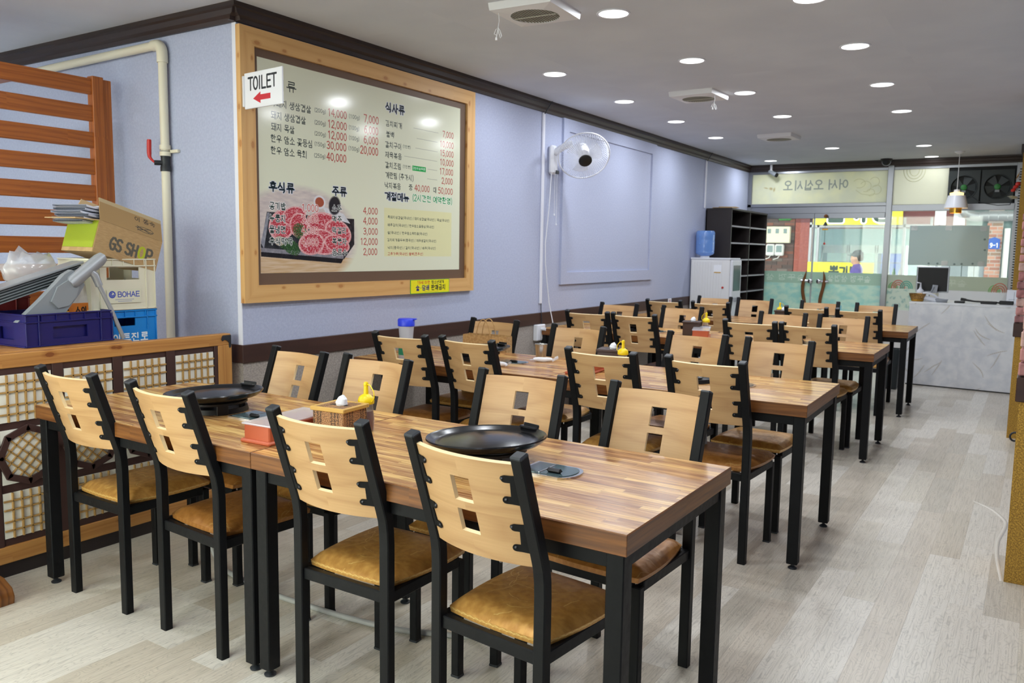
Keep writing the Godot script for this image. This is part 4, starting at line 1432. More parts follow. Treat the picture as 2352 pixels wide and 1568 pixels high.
func make_pan() -> Node3D:
	var t := thing("griddle_pan", "", "pan")
	# trivet of the burner carries the pan: ring and three legs
	var trv := part(t, "trivet", MB.new().at(place(Vector3(0, 0.038, 0))).lathe(V2([0.105, 0.0, 0.125, 0.0, 0.125, 0.008, 0.105, 0.008, 0.105, 0.0]), 28), M.iron_dull)
	for k in 4:
		var a := TAU * k / 4.0 + 0.5
		part(trv, "trivet_leg", MB.new().at(place(Vector3(cos(a) * 0.106, 0.024, sin(a) * 0.106), Vector3(0, -a, 0))).box(Vector3(0, -0.002, 0), Vector3(0.014, 0.044, 0.044), 0.002), M.iron_dull)
	var prof := V2([0, 0.046, 0.10, 0.046, 0.138, 0.046, 0.166, 0.053, 0.181, 0.063, 0.189, 0.073, 0.187, 0.077, 0.178, 0.074, 0.166, 0.065, 0.156, 0.0610])
	for k in 12:   # shallow rings turned in the dome
		var r0: float = 0.150 - k * 0.0125
		prof.append(Vector2(r0, 0.0615 + 0.0155 * (1.0 - pow(r0 / 0.155, 2.0)) + (0.0016 if k % 2 else 0.0)))
	prof.append(Vector2(0, 0.078))
	part(t, "pan_body", MB.new().at(place(Vector3(0, 0.004, 0), Vector3(0, 0, 0.045))).lathe(prof, 48), M.iron, "black cast griddle with turned rings")
	part(t, "pan_lip", MB.new().at(place(Vector3(0, 0.082, -0.181))).box(Vector3(0, 0, 0), Vector3(0.075, 0.007, 0.022), 0.003).box(Vector3(0, 0.006, -0.011), Vector3(0.070, 0.010, 0.006), 0.0025), M.iron)
	return t

func make_tables_and_chairs() -> void:
	# row: x of the aisle edge, z of the near edge, turn
	var rows := [[0.0, 0.0, -0.0085], [-0.0426, -1.9499, 0.015], [-0.121, -4.1636, 0.012], [-0.145, -6.0573, 0.012]]
	var names := ["front row", "second row", "third row", "farthest row"]
	var proto := make_table()
	var pan := make_pan()
	for r in 4:
		for k in 2:
			var tb: Node3D = proto
			if r + k > 0:
				tb = proto.duplicate()
				tb.name = numbered("dining_table")
				add_child(tb)
			var bs := Basis(Vector3.UP, rows[r][2])
			tb.transform = Transform3D(bs, Vector3(rows[r][0], 0, rows[r][1]) + bs * Vector3(-0.658 - 1.316 * (1 - k), 0, -0.375))
			if r == 2 and k == 0:
				tb.position.z -= 0.10
			tag(tb, "strip-laminate table with black steel legs, %s, %s" % [names[r], ["end against the menu wall", "end by the open aisle"][k]], "table", "strip-laminate dining tables")
			if (r + k) % 2:
				tb.get_node("tabletop/laminate").material_override = M.top2
			if r == 1 and k == 1:
				continue   # no pan on this burner
			var pn: Node3D = pan
			if r + k > 0:
				pn = pan.duplicate()
				pn.name = numbered("griddle_pan")
				add_child(pn)
			pn.position = tb.position + Vector3(0.012, 0.7505, 0.018)
			pn.rotation.y = [0.1, -0.25, 0.4][(r + k) % 3]
			tag(pn, "round black griddle pan on the %s table %s" % [names[r], ["nearer the menu wall", "nearer the aisle"][k]], "pan", "black griddle pans")
	# chairs: middle of the post tops and turn, near side of each row then far side
	var near := [[[-2.262, 0.048, -0.1], [-1.682, 0.058, -4.0], [-0.932, 0.074, 0.3], [-0.39, 0.112, -6.2]],
		[[-2.193, -1.77, 1.5], [-1.768, -1.811, -5.8], [-0.976, -1.803, -1.7], [-0.465, -1.817, -3.4]],
		[[-2.205, -4.036, 0.6], [-1.814, -4.048, -2.2], [-0.925, -4.042, 0.4], [-0.535, -4.053, -2.0]],
		[[-2.349, -5.957, -1.2], [-1.88, -5.975, 0], [-0.979, -5.938, -0.2], [-0.534, -5.924, -1.3]]]
	var far := [[[-2.081, -0.935, -5.3], [-1.623, -0.953, -0.3], [-0.893, -0.965, 3.0], [-0.336, -0.988, -3.1]],
		[[-2.321, -2.909, 0.6], [-1.665, -2.88, -0.3], [-0.896, -2.915, -6.1], [-0.415, -2.885, -3.2]],
		[[-2.441, -5.131, -0.8], [-1.839, -5.143, -0.2], [-0.949, -5.04, -0.1], [-0.49, -5.049, -1.0]],
		[[-2.168, -6.963, -0.3], [-1.73, -6.949, -0.3], [-1.074, -6.95, -1.1], [-0.546, -6.933, -0.6]]]
	var order := ["nearest the menu wall", "second from the menu wall", "third from the menu wall", "nearest the aisle"]
	var chair := make_chair()
	var backs := [chair.get_node("backrest").mesh, make_backrest(1), make_backrest(2)]
	var first := true
	for r in 4:
		for side in 2:
			for k in 4:
				var d: Array = (near if side == 0 else far)[r][k]
				var c: Node3D = chair
				if not first:
					c = chair.duplicate()
					c.name = numbered("dining_chair")
					add_child(c)
				first = false
				c.rotation.y = deg_to_rad(d[2]) + (PI if side else 0.0)
				c.position = Vector3(d[0], 0, d[1]) - c.basis * Vector3(0, 0, 0.287)
				c.get_node("backrest").mesh = backs[(r * 3 + side + k * 2) % 3]
				if (r + side + k) % 3 == 1:
					c.get_node("seat").material_override = M.seat[1]
				tag(c, "maple-backed chair, %s at %s, %s" % [["back to the camera" if side == 0 else "facing the camera"][0], names[r], order[k]], "chair", "maple-backed black steel chairs")

# ------------------------------------------------------------------ ceiling
func downlight(pos: Vector3, label: String, power: float) -> void:
	var t := thing("downlight", label, "ceiling light", pos, 0.0, "round recessed ceiling downlights")
	part(t, "trim_ring", MB.new().lathe(V2([0.088, 0, 0.088, -0.004, 0.083, -0.0055, 0.076, -0.003, 0.076, 0.0]), 28), M.white_gloss)
	part(t, "lamp_lens", MB.new().lathe(V2([0, -0.0032, 0.076, -0.0032]), 28, false), M.lens)
	var l := AreaLight3D.new()
	l.name = "lamp_light"
	t.add_child(l)
	l.rotation.x = -PI / 2
	l.position.y = -0.008
	l.area_size = Vector2(0.13, 0.13)
	l.light_color = Color(0.96, 0.98, 1.0)
	l.light_energy = power
	l.shadow_enabled = true
	l.area_range = 14.0

func vent(pos: Vector3, turn: float, label: String, cord: Vector3, cord_h: float) -> void:
	var t := thing("ceiling_vent", label, "ceiling vent", pos, turn, "square ceiling exhaust vents")
	var fr := MB.new()
	var hw := 0.175
	# dished plate: thin rim at the ceiling, raised flat middle round the grille
	var ring0 := []
	var ring1 := []
	var ring2 := []
	for k in 32:
		var a := TAU * k / 32.0
		var s := Vector2(cos(a), sin(a))
		var m := maxf(absf(s.x), absf(s.y))
		ring0.append(Vector3(s.x / m * hw, 0, s.y / m * hw))
		ring1.append(Vector3(s.x / m * hw * 0.97, -0.036, s.y / m * hw * 0.97))
		ring2.append(Vector3(s.x * 0.125, -0.044, s.y * 0.125))
	for k in 32:
		var k2 := (k + 1) % 32
		fr.quad(ring0[k], ring0[k2], ring1[k2], ring1[k])
		fr.quad(ring1[k], ring1[k2], ring2[k2], ring2[k])
		fr.quad(ring2[k], ring2[k2], ring2[k2] + Vector3(0, 0.022, 0), ring2[k] + Vector3(0, 0.022, 0))
	part(t, "vent_plate", fr, M.white_matte)
	part(t, "vent_back", MB.new().at(place(Vector3(0, -0.012, 0))).lathe(V2([0, 0, 0.125, 0]), 28), M.vent_dark)
	for k in 17:
		var x := -0.116 + k * 0.0145
		var h := sqrt(maxf(0.0, 0.125 * 0.125 - x * x))
		part(t, "grille_bar", bx(Vector3(x, -0.038, 0), Vector3(0.004, 0.010, h * 2.0), 0.001), M.vent_bar)
	part(t, "grille_spine", bx(Vector3(0, -0.044, 0), Vector3(0.235, 0.004, 0.010), 0.001), M.vent_bar)
	if cord_h > 0.0:
		var c := part(t, "pull_cord", MB.new().tube([cord, cord + Vector3(0.004, -cord_h * 0.35, 0), cord + Vector3(0, -cord_h * 0.65, 0.004), cord + Vector3(-0.012, -cord_h, 0)], 0.0022, 6), M.white_matte)
		var b := cord + Vector3(0, -cord_h * 0.62, 0.004)
		part(c, "cord_bow", MB.new().tube([b, b + Vector3(0.012, -0.016, 0), b + Vector3(0.024, -0.044, 0.004), b + Vector3(0.016, -0.054, 0), b + Vector3(0.006, -0.03, 0), b, b + Vector3(-0.014, -0.01, 0), b + Vector3(-0.02, -0.03, 0.003), b + Vector3(-0.008, -0.035, 0)], 0.002, 6), M.white_matte)
		part(c, "cord_bead", MB.new().at(place(cord + Vector3(-0.012, -cord_h - 0.012, 0))).lathe(V2([0, 0, 0.006, 0.002, 0.005, 0.014, 0, 0.018]), 10), M.white_matte)

func make_ceiling_things() -> void:
	M.lens = glow(Color(1, 1, 1), 3.0)
	M.vent_dark = mat(col(40, 44, 44), 0.8)
	M.vent_bar = mat(col(176, 174, 160), 0.6)
	var e := 0.80
	var wall := [-3.404, -4.589, -5.761, -6.978, -9.418]
	var mid := [-2.278, -3.471, -4.681, -5.906, -8.398]
	var aisle := [-2.51, -3.58, -4.831, -6.087, -8.586, -9.75]
	var nth := ["first", "second", "third", "fourth", "fifth", "sixth"]
	for k in wall.size():
		downlight(Vector3([-2.178, -2.198, -2.209, -2.24, -2.325][k], CEIL, wall[k]), "round downlight in the line along the menu wall, %s from the front" % nth[k], e)
	for k in mid.size():
		downlight(Vector3([-1.187, -1.207, -1.232, -1.267, -1.347][k], CEIL, mid[k]), "round downlight in the middle ceiling line, %s from the front" % nth[k], e)
	for k in aisle.size():
		downlight(Vector3([-0.261, -0.246, -0.285, -0.318, -0.414, -0.45][k], CEIL, aisle[k]), "round downlight in the line above the aisle, %s from the front" % nth[k], e if k < 5 else 0.15)
	for k in 3:   # the same grid goes on unseen over the viewer, lighting the near tables
		for j in [1, 2]:
			downlight(Vector3([-2.15, -1.17, -0.22][j], CEIL, -1.09 + k * 1.2 if j != 0 else 0.1 + k * 1.1), "unseen round downlight over the near end of the room, %s row, %s line" % [nth[k], nth[j]], e)
	for k in 2:  # out of view, placed to light the recess wall and crates
		downlight(Vector3(-3.3 - k * 1.15, CEIL, 0.5), "unseen round downlight over the left recess, %s from the menu wall" % nth[k], e * 1.25)
	vent(Vector3(-1.485, CEIL, -1.99), 0.06, "white square exhaust vent nearest the viewer, round grille and long knotted cord", Vector3(-0.145, -0.03, 0.12), 0.13)
	vent(Vector3(-1.55, CEIL, -4.55), -0.04, "white square exhaust vent in the middle of the ceiling with pull cord", Vector3(0.15, -0.03, 0.06), 0.10)
	vent(Vector3(-1.61, CEIL, -7.11), -0.04, "white square exhaust vent farthest back near the glass front", Vector3.ZERO, 0.0)
	# cameras on the cornice
	var t := thing("security_camera", "small white bullet security camera under the cornice near bookcase", "security camera", Vector3(-2.44, 2.56, -9.88), 0.5)
	part(t, "camera_arm", MB.new().tube([Vector3(0, 0.06, 0), Vector3(0, -0.02, 0.01), Vector3(0.02, -0.05, 0.03)], 0.016, 10), M.white_matte)
	part(t, "camera_barrel", MB.new().tube([Vector3(-0.02, -0.03, -0.01), Vector3(0.055, -0.085, 0.07)], [0.026, 0.032], 14), M.grey_plastic)
	part(t, "camera_lens", MB.new().tube([Vector3(0.052, -0.083, 0.067), Vector3(0.063, -0.091, 0.08)], 0.029, 14), M.monitor)
	t = thing("dome_camera", "black dome security camera on the ceiling above the steel door post", "security camera", Vector3(-0.97, CEIL, -9.80))
	part(t, "dome_base", MB.new().lathe(V2([0, -0.032, 0.05, -0.034, 0.068, -0.022, 0.072, -0.002, 0.068, 0]), 20), M.monitor)
	var dome := []
	for k in 7:
		var a := PI / 2 * k / 6.0
		dome.append(Vector2(sin(a) * 0.05, -0.034 - cos(a) * 0.05))
	part(t, "dome_glass", MB.new().lathe(dome, 20), M.monitor)
	part(t, "dome_band", MB.new().at(Transform3D(Basis(Vector3.RIGHT, PI / 2), Vector3(0, -0.034, 0))).tube(arc(Vector3.ZERO, 0.051, 0.0, PI, 12), 0.005, 6), M.silver)
	# pendant over the cash desk
	var hang := Vector3(-0.115, CEIL, -9.35)
	t = thing("pendant_lamp", "white pendant lamp with brass ring hanging over the cash desk", "lamp", hang)
	part(t, "canopy", MB.new().lathe(V2([0, -0.03, 0.02, -0.028, 0.055, -0.006, 0.055, 0]), 20), M.white_gloss)
	part(t, "cable", MB.new().tube([Vector3(0, -0.02, 0), Vector3(0, -0.44, 0)], 0.004, 6), M.white_matte)
	part(t, "lamp_neck", MB.new().lathe(V2([0.0, -0.435, 0.03, -0.44, 0.034, -0.462, 0.034, -0.47]), 20), M.white_gloss)
	part(t, "glow_ring", MB.new().lathe(V2([0.072, -0.51, 0.074, -0.478, 0.034, -0.468]), 24), M.lampglow)
	part(t, "lamp_shade", MB.new().lathe(V2([0.080, -0.508, 0.092, -0.508, 0.128, -0.652, 0.126, -0.655, 0.088, -0.51]), 28), M.white_gloss)
	part(t, "brass_ring", MB.new().lathe(V2([0.062, -0.712, 0.066, -0.712, 0.066, -0.64, 0.062, -0.64, 0.062, -0.712]), 24), M.brass)
	part(t, "bulb", MB.new().at(place(Vector3(0, -0.68, 0))).lathe(V2([0, -0.03, 0.02, -0.024, 0.03, 0, 0.02, 0.026, 0, 0.04]), 14), M.lampglow)
	var l := OmniLight3D.new()
	l.name = "bulb_light"
	t.add_child(l)
	l.position = Vector3(0, -0.68, 0)
	l.light_color = Color(1.0, 0.86, 0.55)
	l.light_energy = 0.06
	l.light_size = 0.03
	l.omni_range = 14.0
	l.shadow_enabled = true

func arc(c: Vector3, r: float, a0: float, a1: float, n: int, y := 0.0) -> Array:
	var o := []
	for k in n + 1:
		var a := lerpf(a0, a1, float(k) / n)
		o.append(c + Vector3(cos(a) * r, y, sin(a) * r))
	return o

# ------------------------------------------------------------------ menu wall
func framed(t: Node3D, called: String, x0: float, x1: float, y0: float, y1: float, w: float, z0: float, d: float, m: Material) -> void:
	# four mitred boards in the xy plane
	var o := [Vector2(x0, y0), Vector2(x1, y0), Vector2(x1, y1), Vector2(x0, y1)]
	var i := [Vector2(x0 + w, y0 + w), Vector2(x1 - w, y0 + w), Vector2(x1 - w, y1 - w), Vector2(x0 + w, y1 - w)]
	for k in 4:
		var k2 := (k + 1) % 4
		var mb := MB.new()
		var A: Vector2 = o[k]
		var B: Vector2 = o[k2]
		var C: Vector2 = i[k2]
		var D: Vector2 = i[k]
		var f := func(p: Vector2, z: float) -> Vector3: return Vector3(p.x, p.y, z)
		var L := A.distance_to(B)
		var off := k * 0.37
		mb.quad(f.call(A, z0 + d), f.call(B, z0 + d), f.call(C, z0 + d), f.call(D, z0 + d), Vector2(off, w), Vector2(off + L, w), Vector2(off + L - w, 0), Vector2(off + w, 0))
		mb.quad(f.call(B, z0), f.call(A, z0), f.call(D, z0), f.call(C, z0))
		mb.quad(f.call(A, z0), f.call(B, z0), f.call(B, z0 + d), f.call(A, z0 + d), Vector2(off, 0), Vector2(off + L, 0), Vector2(off + L, d), Vector2(off, d))
		mb.quad(f.call(C, z0), f.call(D, z0), f.call(D, z0 + d), f.call(C, z0 + d), Vector2(off, 0), Vector2(off + L, 0), Vector2(off + L, d), Vector2(off, d))
		mb.quad(f.call(D, z0), f.call(A, z0), f.call(A, z0 + d), f.call(D, z0 + d))
		mb.quad(f.call(B, z0), f.call(C, z0), f.call(C, z0 + d), f.call(B, z0 + d))
		part(t, called, mb, m)

func wall_thing(called: String, label: String, category: String, z: float, y: float) -> Node3D:
	# local x runs along the wall away from the viewer's left, local z out of the wall
	var t := thing(called, label, category, Vector3(WALL_X, y, z))
	t.rotation.y = PI / 2
	return t

func make_wall_things() -> void:
	# menu board: local x from 0 (front end) to 2.07 (far end)
	var t := wall_thing("menu_board", "large cream menu board in pine frame on the left wall", "menu board", -1.175, 0.0)
	framed(t, "frame_board", 0.0, 2.075, 1.102, 2.523, 0.093, 0.0, 0.032, M.pine)
	part(t, "backing", bx(Vector3(1.0375, 1.8125, 0.008), Vector3(1.91, 1.26, 0.012)), M.mat_board, "brown surround of the print")
	var p := MB.new()
	p.quad(Vector3(0.1205, 1.2575, 0.0155), Vector3(1.915, 1.2575, 0.0155), Vector3(1.915, 2.387, 0.0155), Vector3(0.1205, 2.387, 0.0155))
	p.box(Vector3(1.01775, 1.82225, 0.0148), Vector3(1.7945, 1.1295, 0.001))
	var pr := MB.new()
	pr.quad(Vector3(0.1205, 1.2575, 0.0157), Vector3(1.915, 1.2575, 0.0157), Vector3(1.915, 2.387, 0.0157), Vector3(0.1205, 2.387, 0.0157))
	part(t, "menu_print", pr, M.menu, "cream print with Korean dishes, prices and a photo of beef")
	part(t, "glass_edge", bx(Vector3(1.0375, 1.193, 0.017), Vector3(1.90, 0.004, 0.006)), M.chrome)
	# toilet sign sticking out from the wall
	t = thing("toilet_sign", "white projecting TOILET sign with red arrow at menu corner", "sign", Vector3(WALL_X, 2.188, -1.20), -0.10)
	part(t, "sign_plate", bx(Vector3(0.20, 0, 0), Vector3(0.315, 0.178, 0.008), 0.001), M.white_gloss)
	var q := MB.new()
	q.quad(Vector3(0.0435, -0.087, 0.0046), Vector3(0.3565, -0.087, 0.0046), Vector3(0.3565, 0.087, 0.0046), Vector3(0.0435, 0.087, 0.0046))
	part(t, "sign_print", q, M.toilet, "black TOILET lettering over a red arrow")
	part(t, "bracket", bx(Vector3(0.030, 0, 0), Vector3(0.03, 0.155, 0.024), 0.003), M.white_gloss)
	# age notice
	t = wall_thing("age_notice", "yellow and green notice strip on the menu frame's lower board", "sign", -2.735, 1.148)
	part(t, "plate", bx(Vector3(0, 0, 0.034), Vector3(0.424, 0.094, 0.003)), M.notice_edge)
	q = MB.new()
	q.quad(Vector3(-0.212, -0.047, 0.0358), Vector3(0.212, -0.047, 0.0358), Vector3(0.212, 0.047, 0.0358), Vector3(-0.212, 0.047, 0.0358))
	part(t, "notice_print", q, M.notice)
	# papered-over window: a shallow raised frame
	t = struct_node("window_1", Vector3(WALL_X, 0, 0))
	t.rotation.y = PI / 2
	framed(t, "casing", 4.585, 6.62, 1.108, 2.534, 0.105, 0.0, 0.022, M.wall)
	part(t, "infill", bx(Vector3(5.6, 1.82, 0.004), Vector3(1.83, 1.22, 0.006)), M.wall)
	# cable raceways
	for k in 2:
		var z: float = [-4.262, -8.20][k]
		t = wall_thing("cable_raceway", ["white vertical cable raceway left of the wall fan", "white vertical cable raceway above the dark bookcase"][k], "raceway", z, 0.0)
		var y0: float = [0.955, 1.95][k]
		part(t, "channel", bx(Vector3(0, (y0 + 2.53) / 2, 0.008), Vector3(0.035, 2.53 - y0, 0.016), 0.004), M.bead)
		if k == 0:
			part(t, "cable_tail", MB.new().tube([Vector3(0.005, 0.96, 0.012), Vector3(0.0, 0.90, 0.016), Vector3(0.012, 0.84, 0.018), Vector3(0.01, 0.77, 0.02)], 0.004, 6), M.cap)
		part(t, "cable_top", MB.new().tube([Vector3(0, 2.52, 0.018), Vector3(0.0, 2.56, 0.045), Vector3(0.03, 2.62, 0.07)], 0.004, 6), M.cap)
	# socket
	t = wall_thing("wall_socket", "white two-gang wall socket with plug below the raceway", "socket", -4.23, 0.715)
	part(t, "socket_box", bx(Vector3(0, 0, 0.022), Vector3(0.135, 0.135, 0.044), 0.006), M.white_gloss)
	for k in 2:
		part(t, "outlet", MB.new().at(place(Vector3(0.0, 0.03 - k * 0.06, 0.045), Vector3(PI / 2, 0, 0))).lathe(V2([0.022, 0, 0.022, 0.002, 0.018, 0.0005, 0, 0.0005]), 14), M.white_matte)
	part(t, "plug", MB.new().tube([Vector3(0, 0.03, 0.046), Vector3(0, 0.03, 0.085)], 0.013, 10), M.white_gloss)
	# wall fan
	t = wall_thing("wall_fan", "white caged wall fan with black hub badge beside the raceway", "fan", -4.40, 2.16)
	part(t, "mount", bx(Vector3(0.0, 0, 0.025), Vector3(0.10, 0.24, 0.05), 0.018), M.white_gloss)
	part(t, "control_panel", bx(Vector3(0.03, -0.10, 0.05), Vector3(0.05, 0.03, 0.012), 0.004), M.cap)
	part(t, "arm", MB.new().tube([Vector3(0, 0.06, 0.04), Vector3(0.02, 0.11, 0.12), Vector3(0.05, 0.13, 0.18)], [0.03, 0.028, 0.03], 12), M.white_gloss)
	var hub := Vector3(0.08, 0.03, 0.275)
	var look := Vector3(-0.60, -0.60, 0.50).normalized()   # tipped down towards the tables
	var fb := Basis.looking_at(-look, Vector3.UP)            # local +z along look
	var fx := Transform3D(fb, hub)
	var motor_prof := V2([0, -0.15, 0.03, -0.148, 0.052, -0.12, 0.056, -0.05, 0.045, -0.02, 0, -0.015])
	var spin := Transform3D(fb * Basis(Vector3.RIGHT, PI / 2), hub)   # lathe axis onto look
	part(t, "motor", MB.new().at(spin).lathe(motor_prof, 20), M.white_gloss)
	for k in 3:
		var bl := MB.new().at(Transform3D(spin.basis * Basis(Vector3.UP, TAU * k / 3.0 + 0.4), hub))
		for s in 6:
			var a0 := -0.5 + s * 0.17
			var a1 := a0 + 0.17
			var h0 := 0.02 - s * 0.005
			var h1 := 0.02 - (s + 1) * 0.005
			bl.quad(Vector3(cos(a0) * 0.035, h0, -sin(a0) * 0.035), Vector3(cos(a0) * 0.15, h0, -sin(a0) * 0.15), Vector3(cos(a1) * 0.15, h1, -sin(a1) * 0.15), Vector3(cos(a1) * 0.035, h1, -sin(a1) * 0.035))
		part(t, "blade", bl, M.fan_blade)
	part(t, "cage_rim", MB.new().at(spin).tube(arc(Vector3.ZERO, 0.215, 0, TAU * 47 / 48.0, 47, 0.0), 0.006, 6, false, true), M.white_gloss)
	var wires := MB.new()
	for k in 72:
		var a := TAU * k / 72.0
		var d := Vector3(cos(a), 0, sin(a))
		wires.at(spin).tube([d * 0.055 + Vector3(0, 0.075, 0), d * 0.13 + Vector3(0, 0.07, 0), d * 0.19 + Vector3(0, 0.045, 0), d * 0.215, d * 0.19 + Vector3(0, -0.055, 0), d * 0.10 + Vector3(0, -0.085, 0), d * 0.05 + Vector3(0, -0.085, 0)], 0.0013, 4, false)
	part(t, "cage_wires", wires, M.white_gloss)
	part(t, "hub_badge", MB.new().at(spin).lathe(V2([0, 0.083, 0.05, 0.082, 0.056, 0.076, 0.056, 0.070]), 24), M.monitor, "black round badge")
	part(t, "power_cord", MB.new().tube([Vector3(-0.03, -0.1, 0.03), Vector3(-0.06, -0.4, 0.03), Vector3(-0.11, -0.7, 0.03), Vector3(-0.12, -0.86, 0.04), Vector3(-0.07, -1.02, 0.03), Vector3(-0.03, -1.2, 0.03), Vector3(-0.01, -1.37, 0.06), Vector3(-0.07, -1.42, 0.09), Vector3(-0.12, -1.415, 0.085)], 0.0045, 6), M.white_gloss)
	for k in 2:
		var cx := -0.005 + k * 0.035
		var cl: float = [0.34, 0.42][k]
		var pc := part(t, "pull_cord", MB.new().tube([Vector3(cx, -0.11, 0.05), Vector3(cx, -0.11 - cl, 0.05)], 0.0018, 5), M.white_gloss)
		part(pc, "cord_bead", MB.new().at(place(Vector3(cx, -0.125 - cl, 0.05))).lathe(V2([0, 0, 0.007, 0.003, 0.005, 0.016, 0, 0.018]), 10), M.white_gloss)
	# small label near the dispenser
	t = wall_thing("wall_label", "tiny white label on the brown rail beside the water dispenser", "sign", -7.15, 0.845)
	part(t, "label_card", bx(Vector3(0, 0, 0.014), Vector3(0.10, 0.07, 0.003)), M.paper)
	part(t, "label_mark", MB.new().at(place(Vector3(0, 0, 0.0165), Vector3(PI / 2, 0, 0))).lathe(V2([0.012, 0, 0.022, 0]), 16), M.red)

# ------------------------------------------------------------------ glass street front
func make_glass_front() -> void:
	M.notice_edge = mat(col(58, 160, 70), 0.4)
	M.fan_blade = pane(col(226, 230, 240), 0.28, 0.2)
	M.lampglow = glow(col(255, 226, 150), 1.6)
	M.transom = mat(Color(1, 1, 1), 0.22, 0.0, transom_print())
	M.transom.backlight_enabled = true
	M.transom.backlight = Color(0.9, 0.9, 0.9)
	M.transom_plain = mat(col(248, 248, 222), 0.22)
	M.transom_plain.backlight_enabled = true
	M.transom_plain.backlight = Color(0.9, 0.9, 0.9)
	var z := BACK_Z
	var w := struct_node("wall_back", Vector3(0, 0, z))
	# steel members
	for m in [["header_beam", Vector3(-2.775, 2.045, -0.04), Vector3(-0.905, 2.09, 0.03)], ["header_beam", Vector3(-0.905, 1.974, -0.04), Vector3(0.60, 2.055, 0.03)],
			["door_beam", Vector3(-2.775, 1.955, -0.04), Vector3(-0.965, 2.045, 0.02)], ["post", Vector3(-0.965, 0, -0.05), Vector3(-0.895, 2.56, 0.05)],
			["post", Vector3(-2.775, 0, -0.04), Vector3(-2.72, 2.56, 0.03)], ["post", Vector3(0.455, 0, -0.04), Vector3(0.60, 2.56, 0.03)], ["top_beam", Vector3(-2.775, 2.50, -0.05), Vector3(0.60, 2.62, 0.01)]]:
		part(w, m[0], span(m[1], m[2], 0.004), M.alu)
	part(w, "masonry", span(Vector3(0.60, 0, -0.1), Vector3(2.6, CEIL, 0.02)), M.wall)
	part(w, "sill_wall", span(Vector3(-0.895, 0, -0.05), Vector3(0.455, 0.70, 0.02)), M.white_matte)
	var tp := MB.new()
	tp.quad(Vector3(-2.72, 2.09, 0.0), Vector3(-0.965, 2.09, 0.0), Vector3(-0.965, 2.53, 0.0), Vector3(-2.72, 2.53, 0.0))
	tp.quad(Vector3(-0.965, 2.09, -0.006), Vector3(-2.72, 2.09, -0.006), Vector3(-2.72, 2.53, -0.006), Vector3(-0.965, 2.53, -0.006), Vector2(1, 1), Vector2(0, 1), Vector2(0, 0), Vector2(1, 0))
	part(w, "transom_panel", tp, M.transom, "cream panel with mirrored Korean greeting and cloud lines")
	var tb := part(w, "transom_panel", span(Vector3(-0.895, 2.055, -0.006), Vector3(-0.27, 2.53, 0.0)), M.transom_plain, "cream panel with pale cloud scroll")
	for s in [[0.0, 0.125], [0.035, 0.09], [0.07, 0.055]]:
		var pts := []
		for k in 15:
			var a := lerpf(-0.2, PI * 1.15, k / 14.0)
			pts.append(Vector3(-0.66 + cos(a) * s[1], 2.49 - sin(a) * (s[1] + 0.02), 0.002))
		part(tb, "scroll_line", MB.new().tube(pts, 0.004, 5), M.scroll)
	# glass doors
	for k in 2:
		var x0: float = [-2.72, -1.8535][k]
		var x1: float = [-1.8545, -0.972][k]
		var d := struct_node("door_%d" % (k + 1), Vector3(x0, 0, z))
		var wd := x1 - x0
		part(d, "glass", bx(Vector3(wd / 2, 0.98, 0), Vector3(wd, 1.92, 0.010)), M.glasspane)
		part(d, "top_rail", bx(Vector3(wd / 2, 1.925, 0), Vector3(wd, 0.075, 0.03), 0.003), M.alu)
		part(d, "bottom_rail", bx(Vector3(wd / 2, 0.05, 0), Vector3(wd, 0.09, 0.03), 0.003), M.alu)
		part(d, "edge_strip", bx(Vector3(wd - 0.006 if k == 0 else 0.006, 0.98, 0), Vector3(0.010, 1.86, 0.014)), M.door_edge)
		var film := MB.new()
		film.quad(Vector3(0, 0.10, 0.0065), Vector3(wd, 0.10, 0.0065), Vector3(wd, 1.165, 0.0065), Vector3(0, 1.165, 0.0065))
		film.quad(Vector3(wd, 0.10, 0.0055), Vector3(0, 0.10, 0.0055), Vector3(0, 1.165, 0.0055), Vector3(wd, 1.165, 0.0055), Vector2(1, 1), Vector2(0, 1), Vector2(0, 0), Vector2(1, 0))
		part(d, "film", film, M.film[k], "frosted film with mirrored shop name and green hills")
		# carved wooden pull on two steel studs
		var hx := wd - 0.075 if k == 0 else 0.16
		var pts := []
		for i in 13:
			var f := i / 12.0
			pts.append(Vector3(hx + sin(f * TAU * 1.05 + (0.6 if k == 0 else 2.6)) * 0.022, 0.56 + f * 0.62, 0.055))
		var pull := part(d, "pull_handle", MB.new().tube(pts, [0.008, 0.014, 0.018, 0.02, 0.022, 0.023, 0.023, 0.022, 0.024, 0.023, 0.018, 0.012, 0.004], 10), M.edge)
		part(pull, "steel_clamp", MB.new().tube([Vector3(hx - 0.05, 1.04, 0.05), Vector3(hx + 0.075, 1.04, 0.05)], 0.022, 12), M.chrome)
		part(pull, "steel_knob", MB.new().at(place(Vector3(hx + (0.075 if k == 0 else -0.05), 1.04, 0.05), Vector3(PI / 2, 0, 0))).lathe(V2([0.03, -0.04, 0.033, 0.02, 0.02, 0.034, 0, 0.036]), 16), M.chrome)
	# window beside the desk
	var wn := struct_node("window_2", Vector3(0, 0, z))
	part(wn, "glass", span(Vector3(-0.895, 0.70, -0.005), Vector3(0.455, 1.974, 0.005)), M.glasspane)
	var wf := MB.new()
	wf.quad(Vector3(-0.895, 0.70, 0.0065), Vector3(0.455, 0.70, 0.0065), Vector3(0.455, 1.155, 0.0065), Vector3(-0.895, 1.155, 0.0065))
	wf.quad(Vector3(0.455, 0.70, 0.0057), Vector3(-0.895, 0.70, 0.0057), Vector3(-0.895, 1.155, 0.0057), Vector3(0.455, 1.155, 0.0057), Vector2(1, 1), Vector2(0, 1), Vector2(0, 0), Vector2(1, 0))
	part(wn, "film", wf, M.film[2], "frosted film with mirrored name and coloured arches")
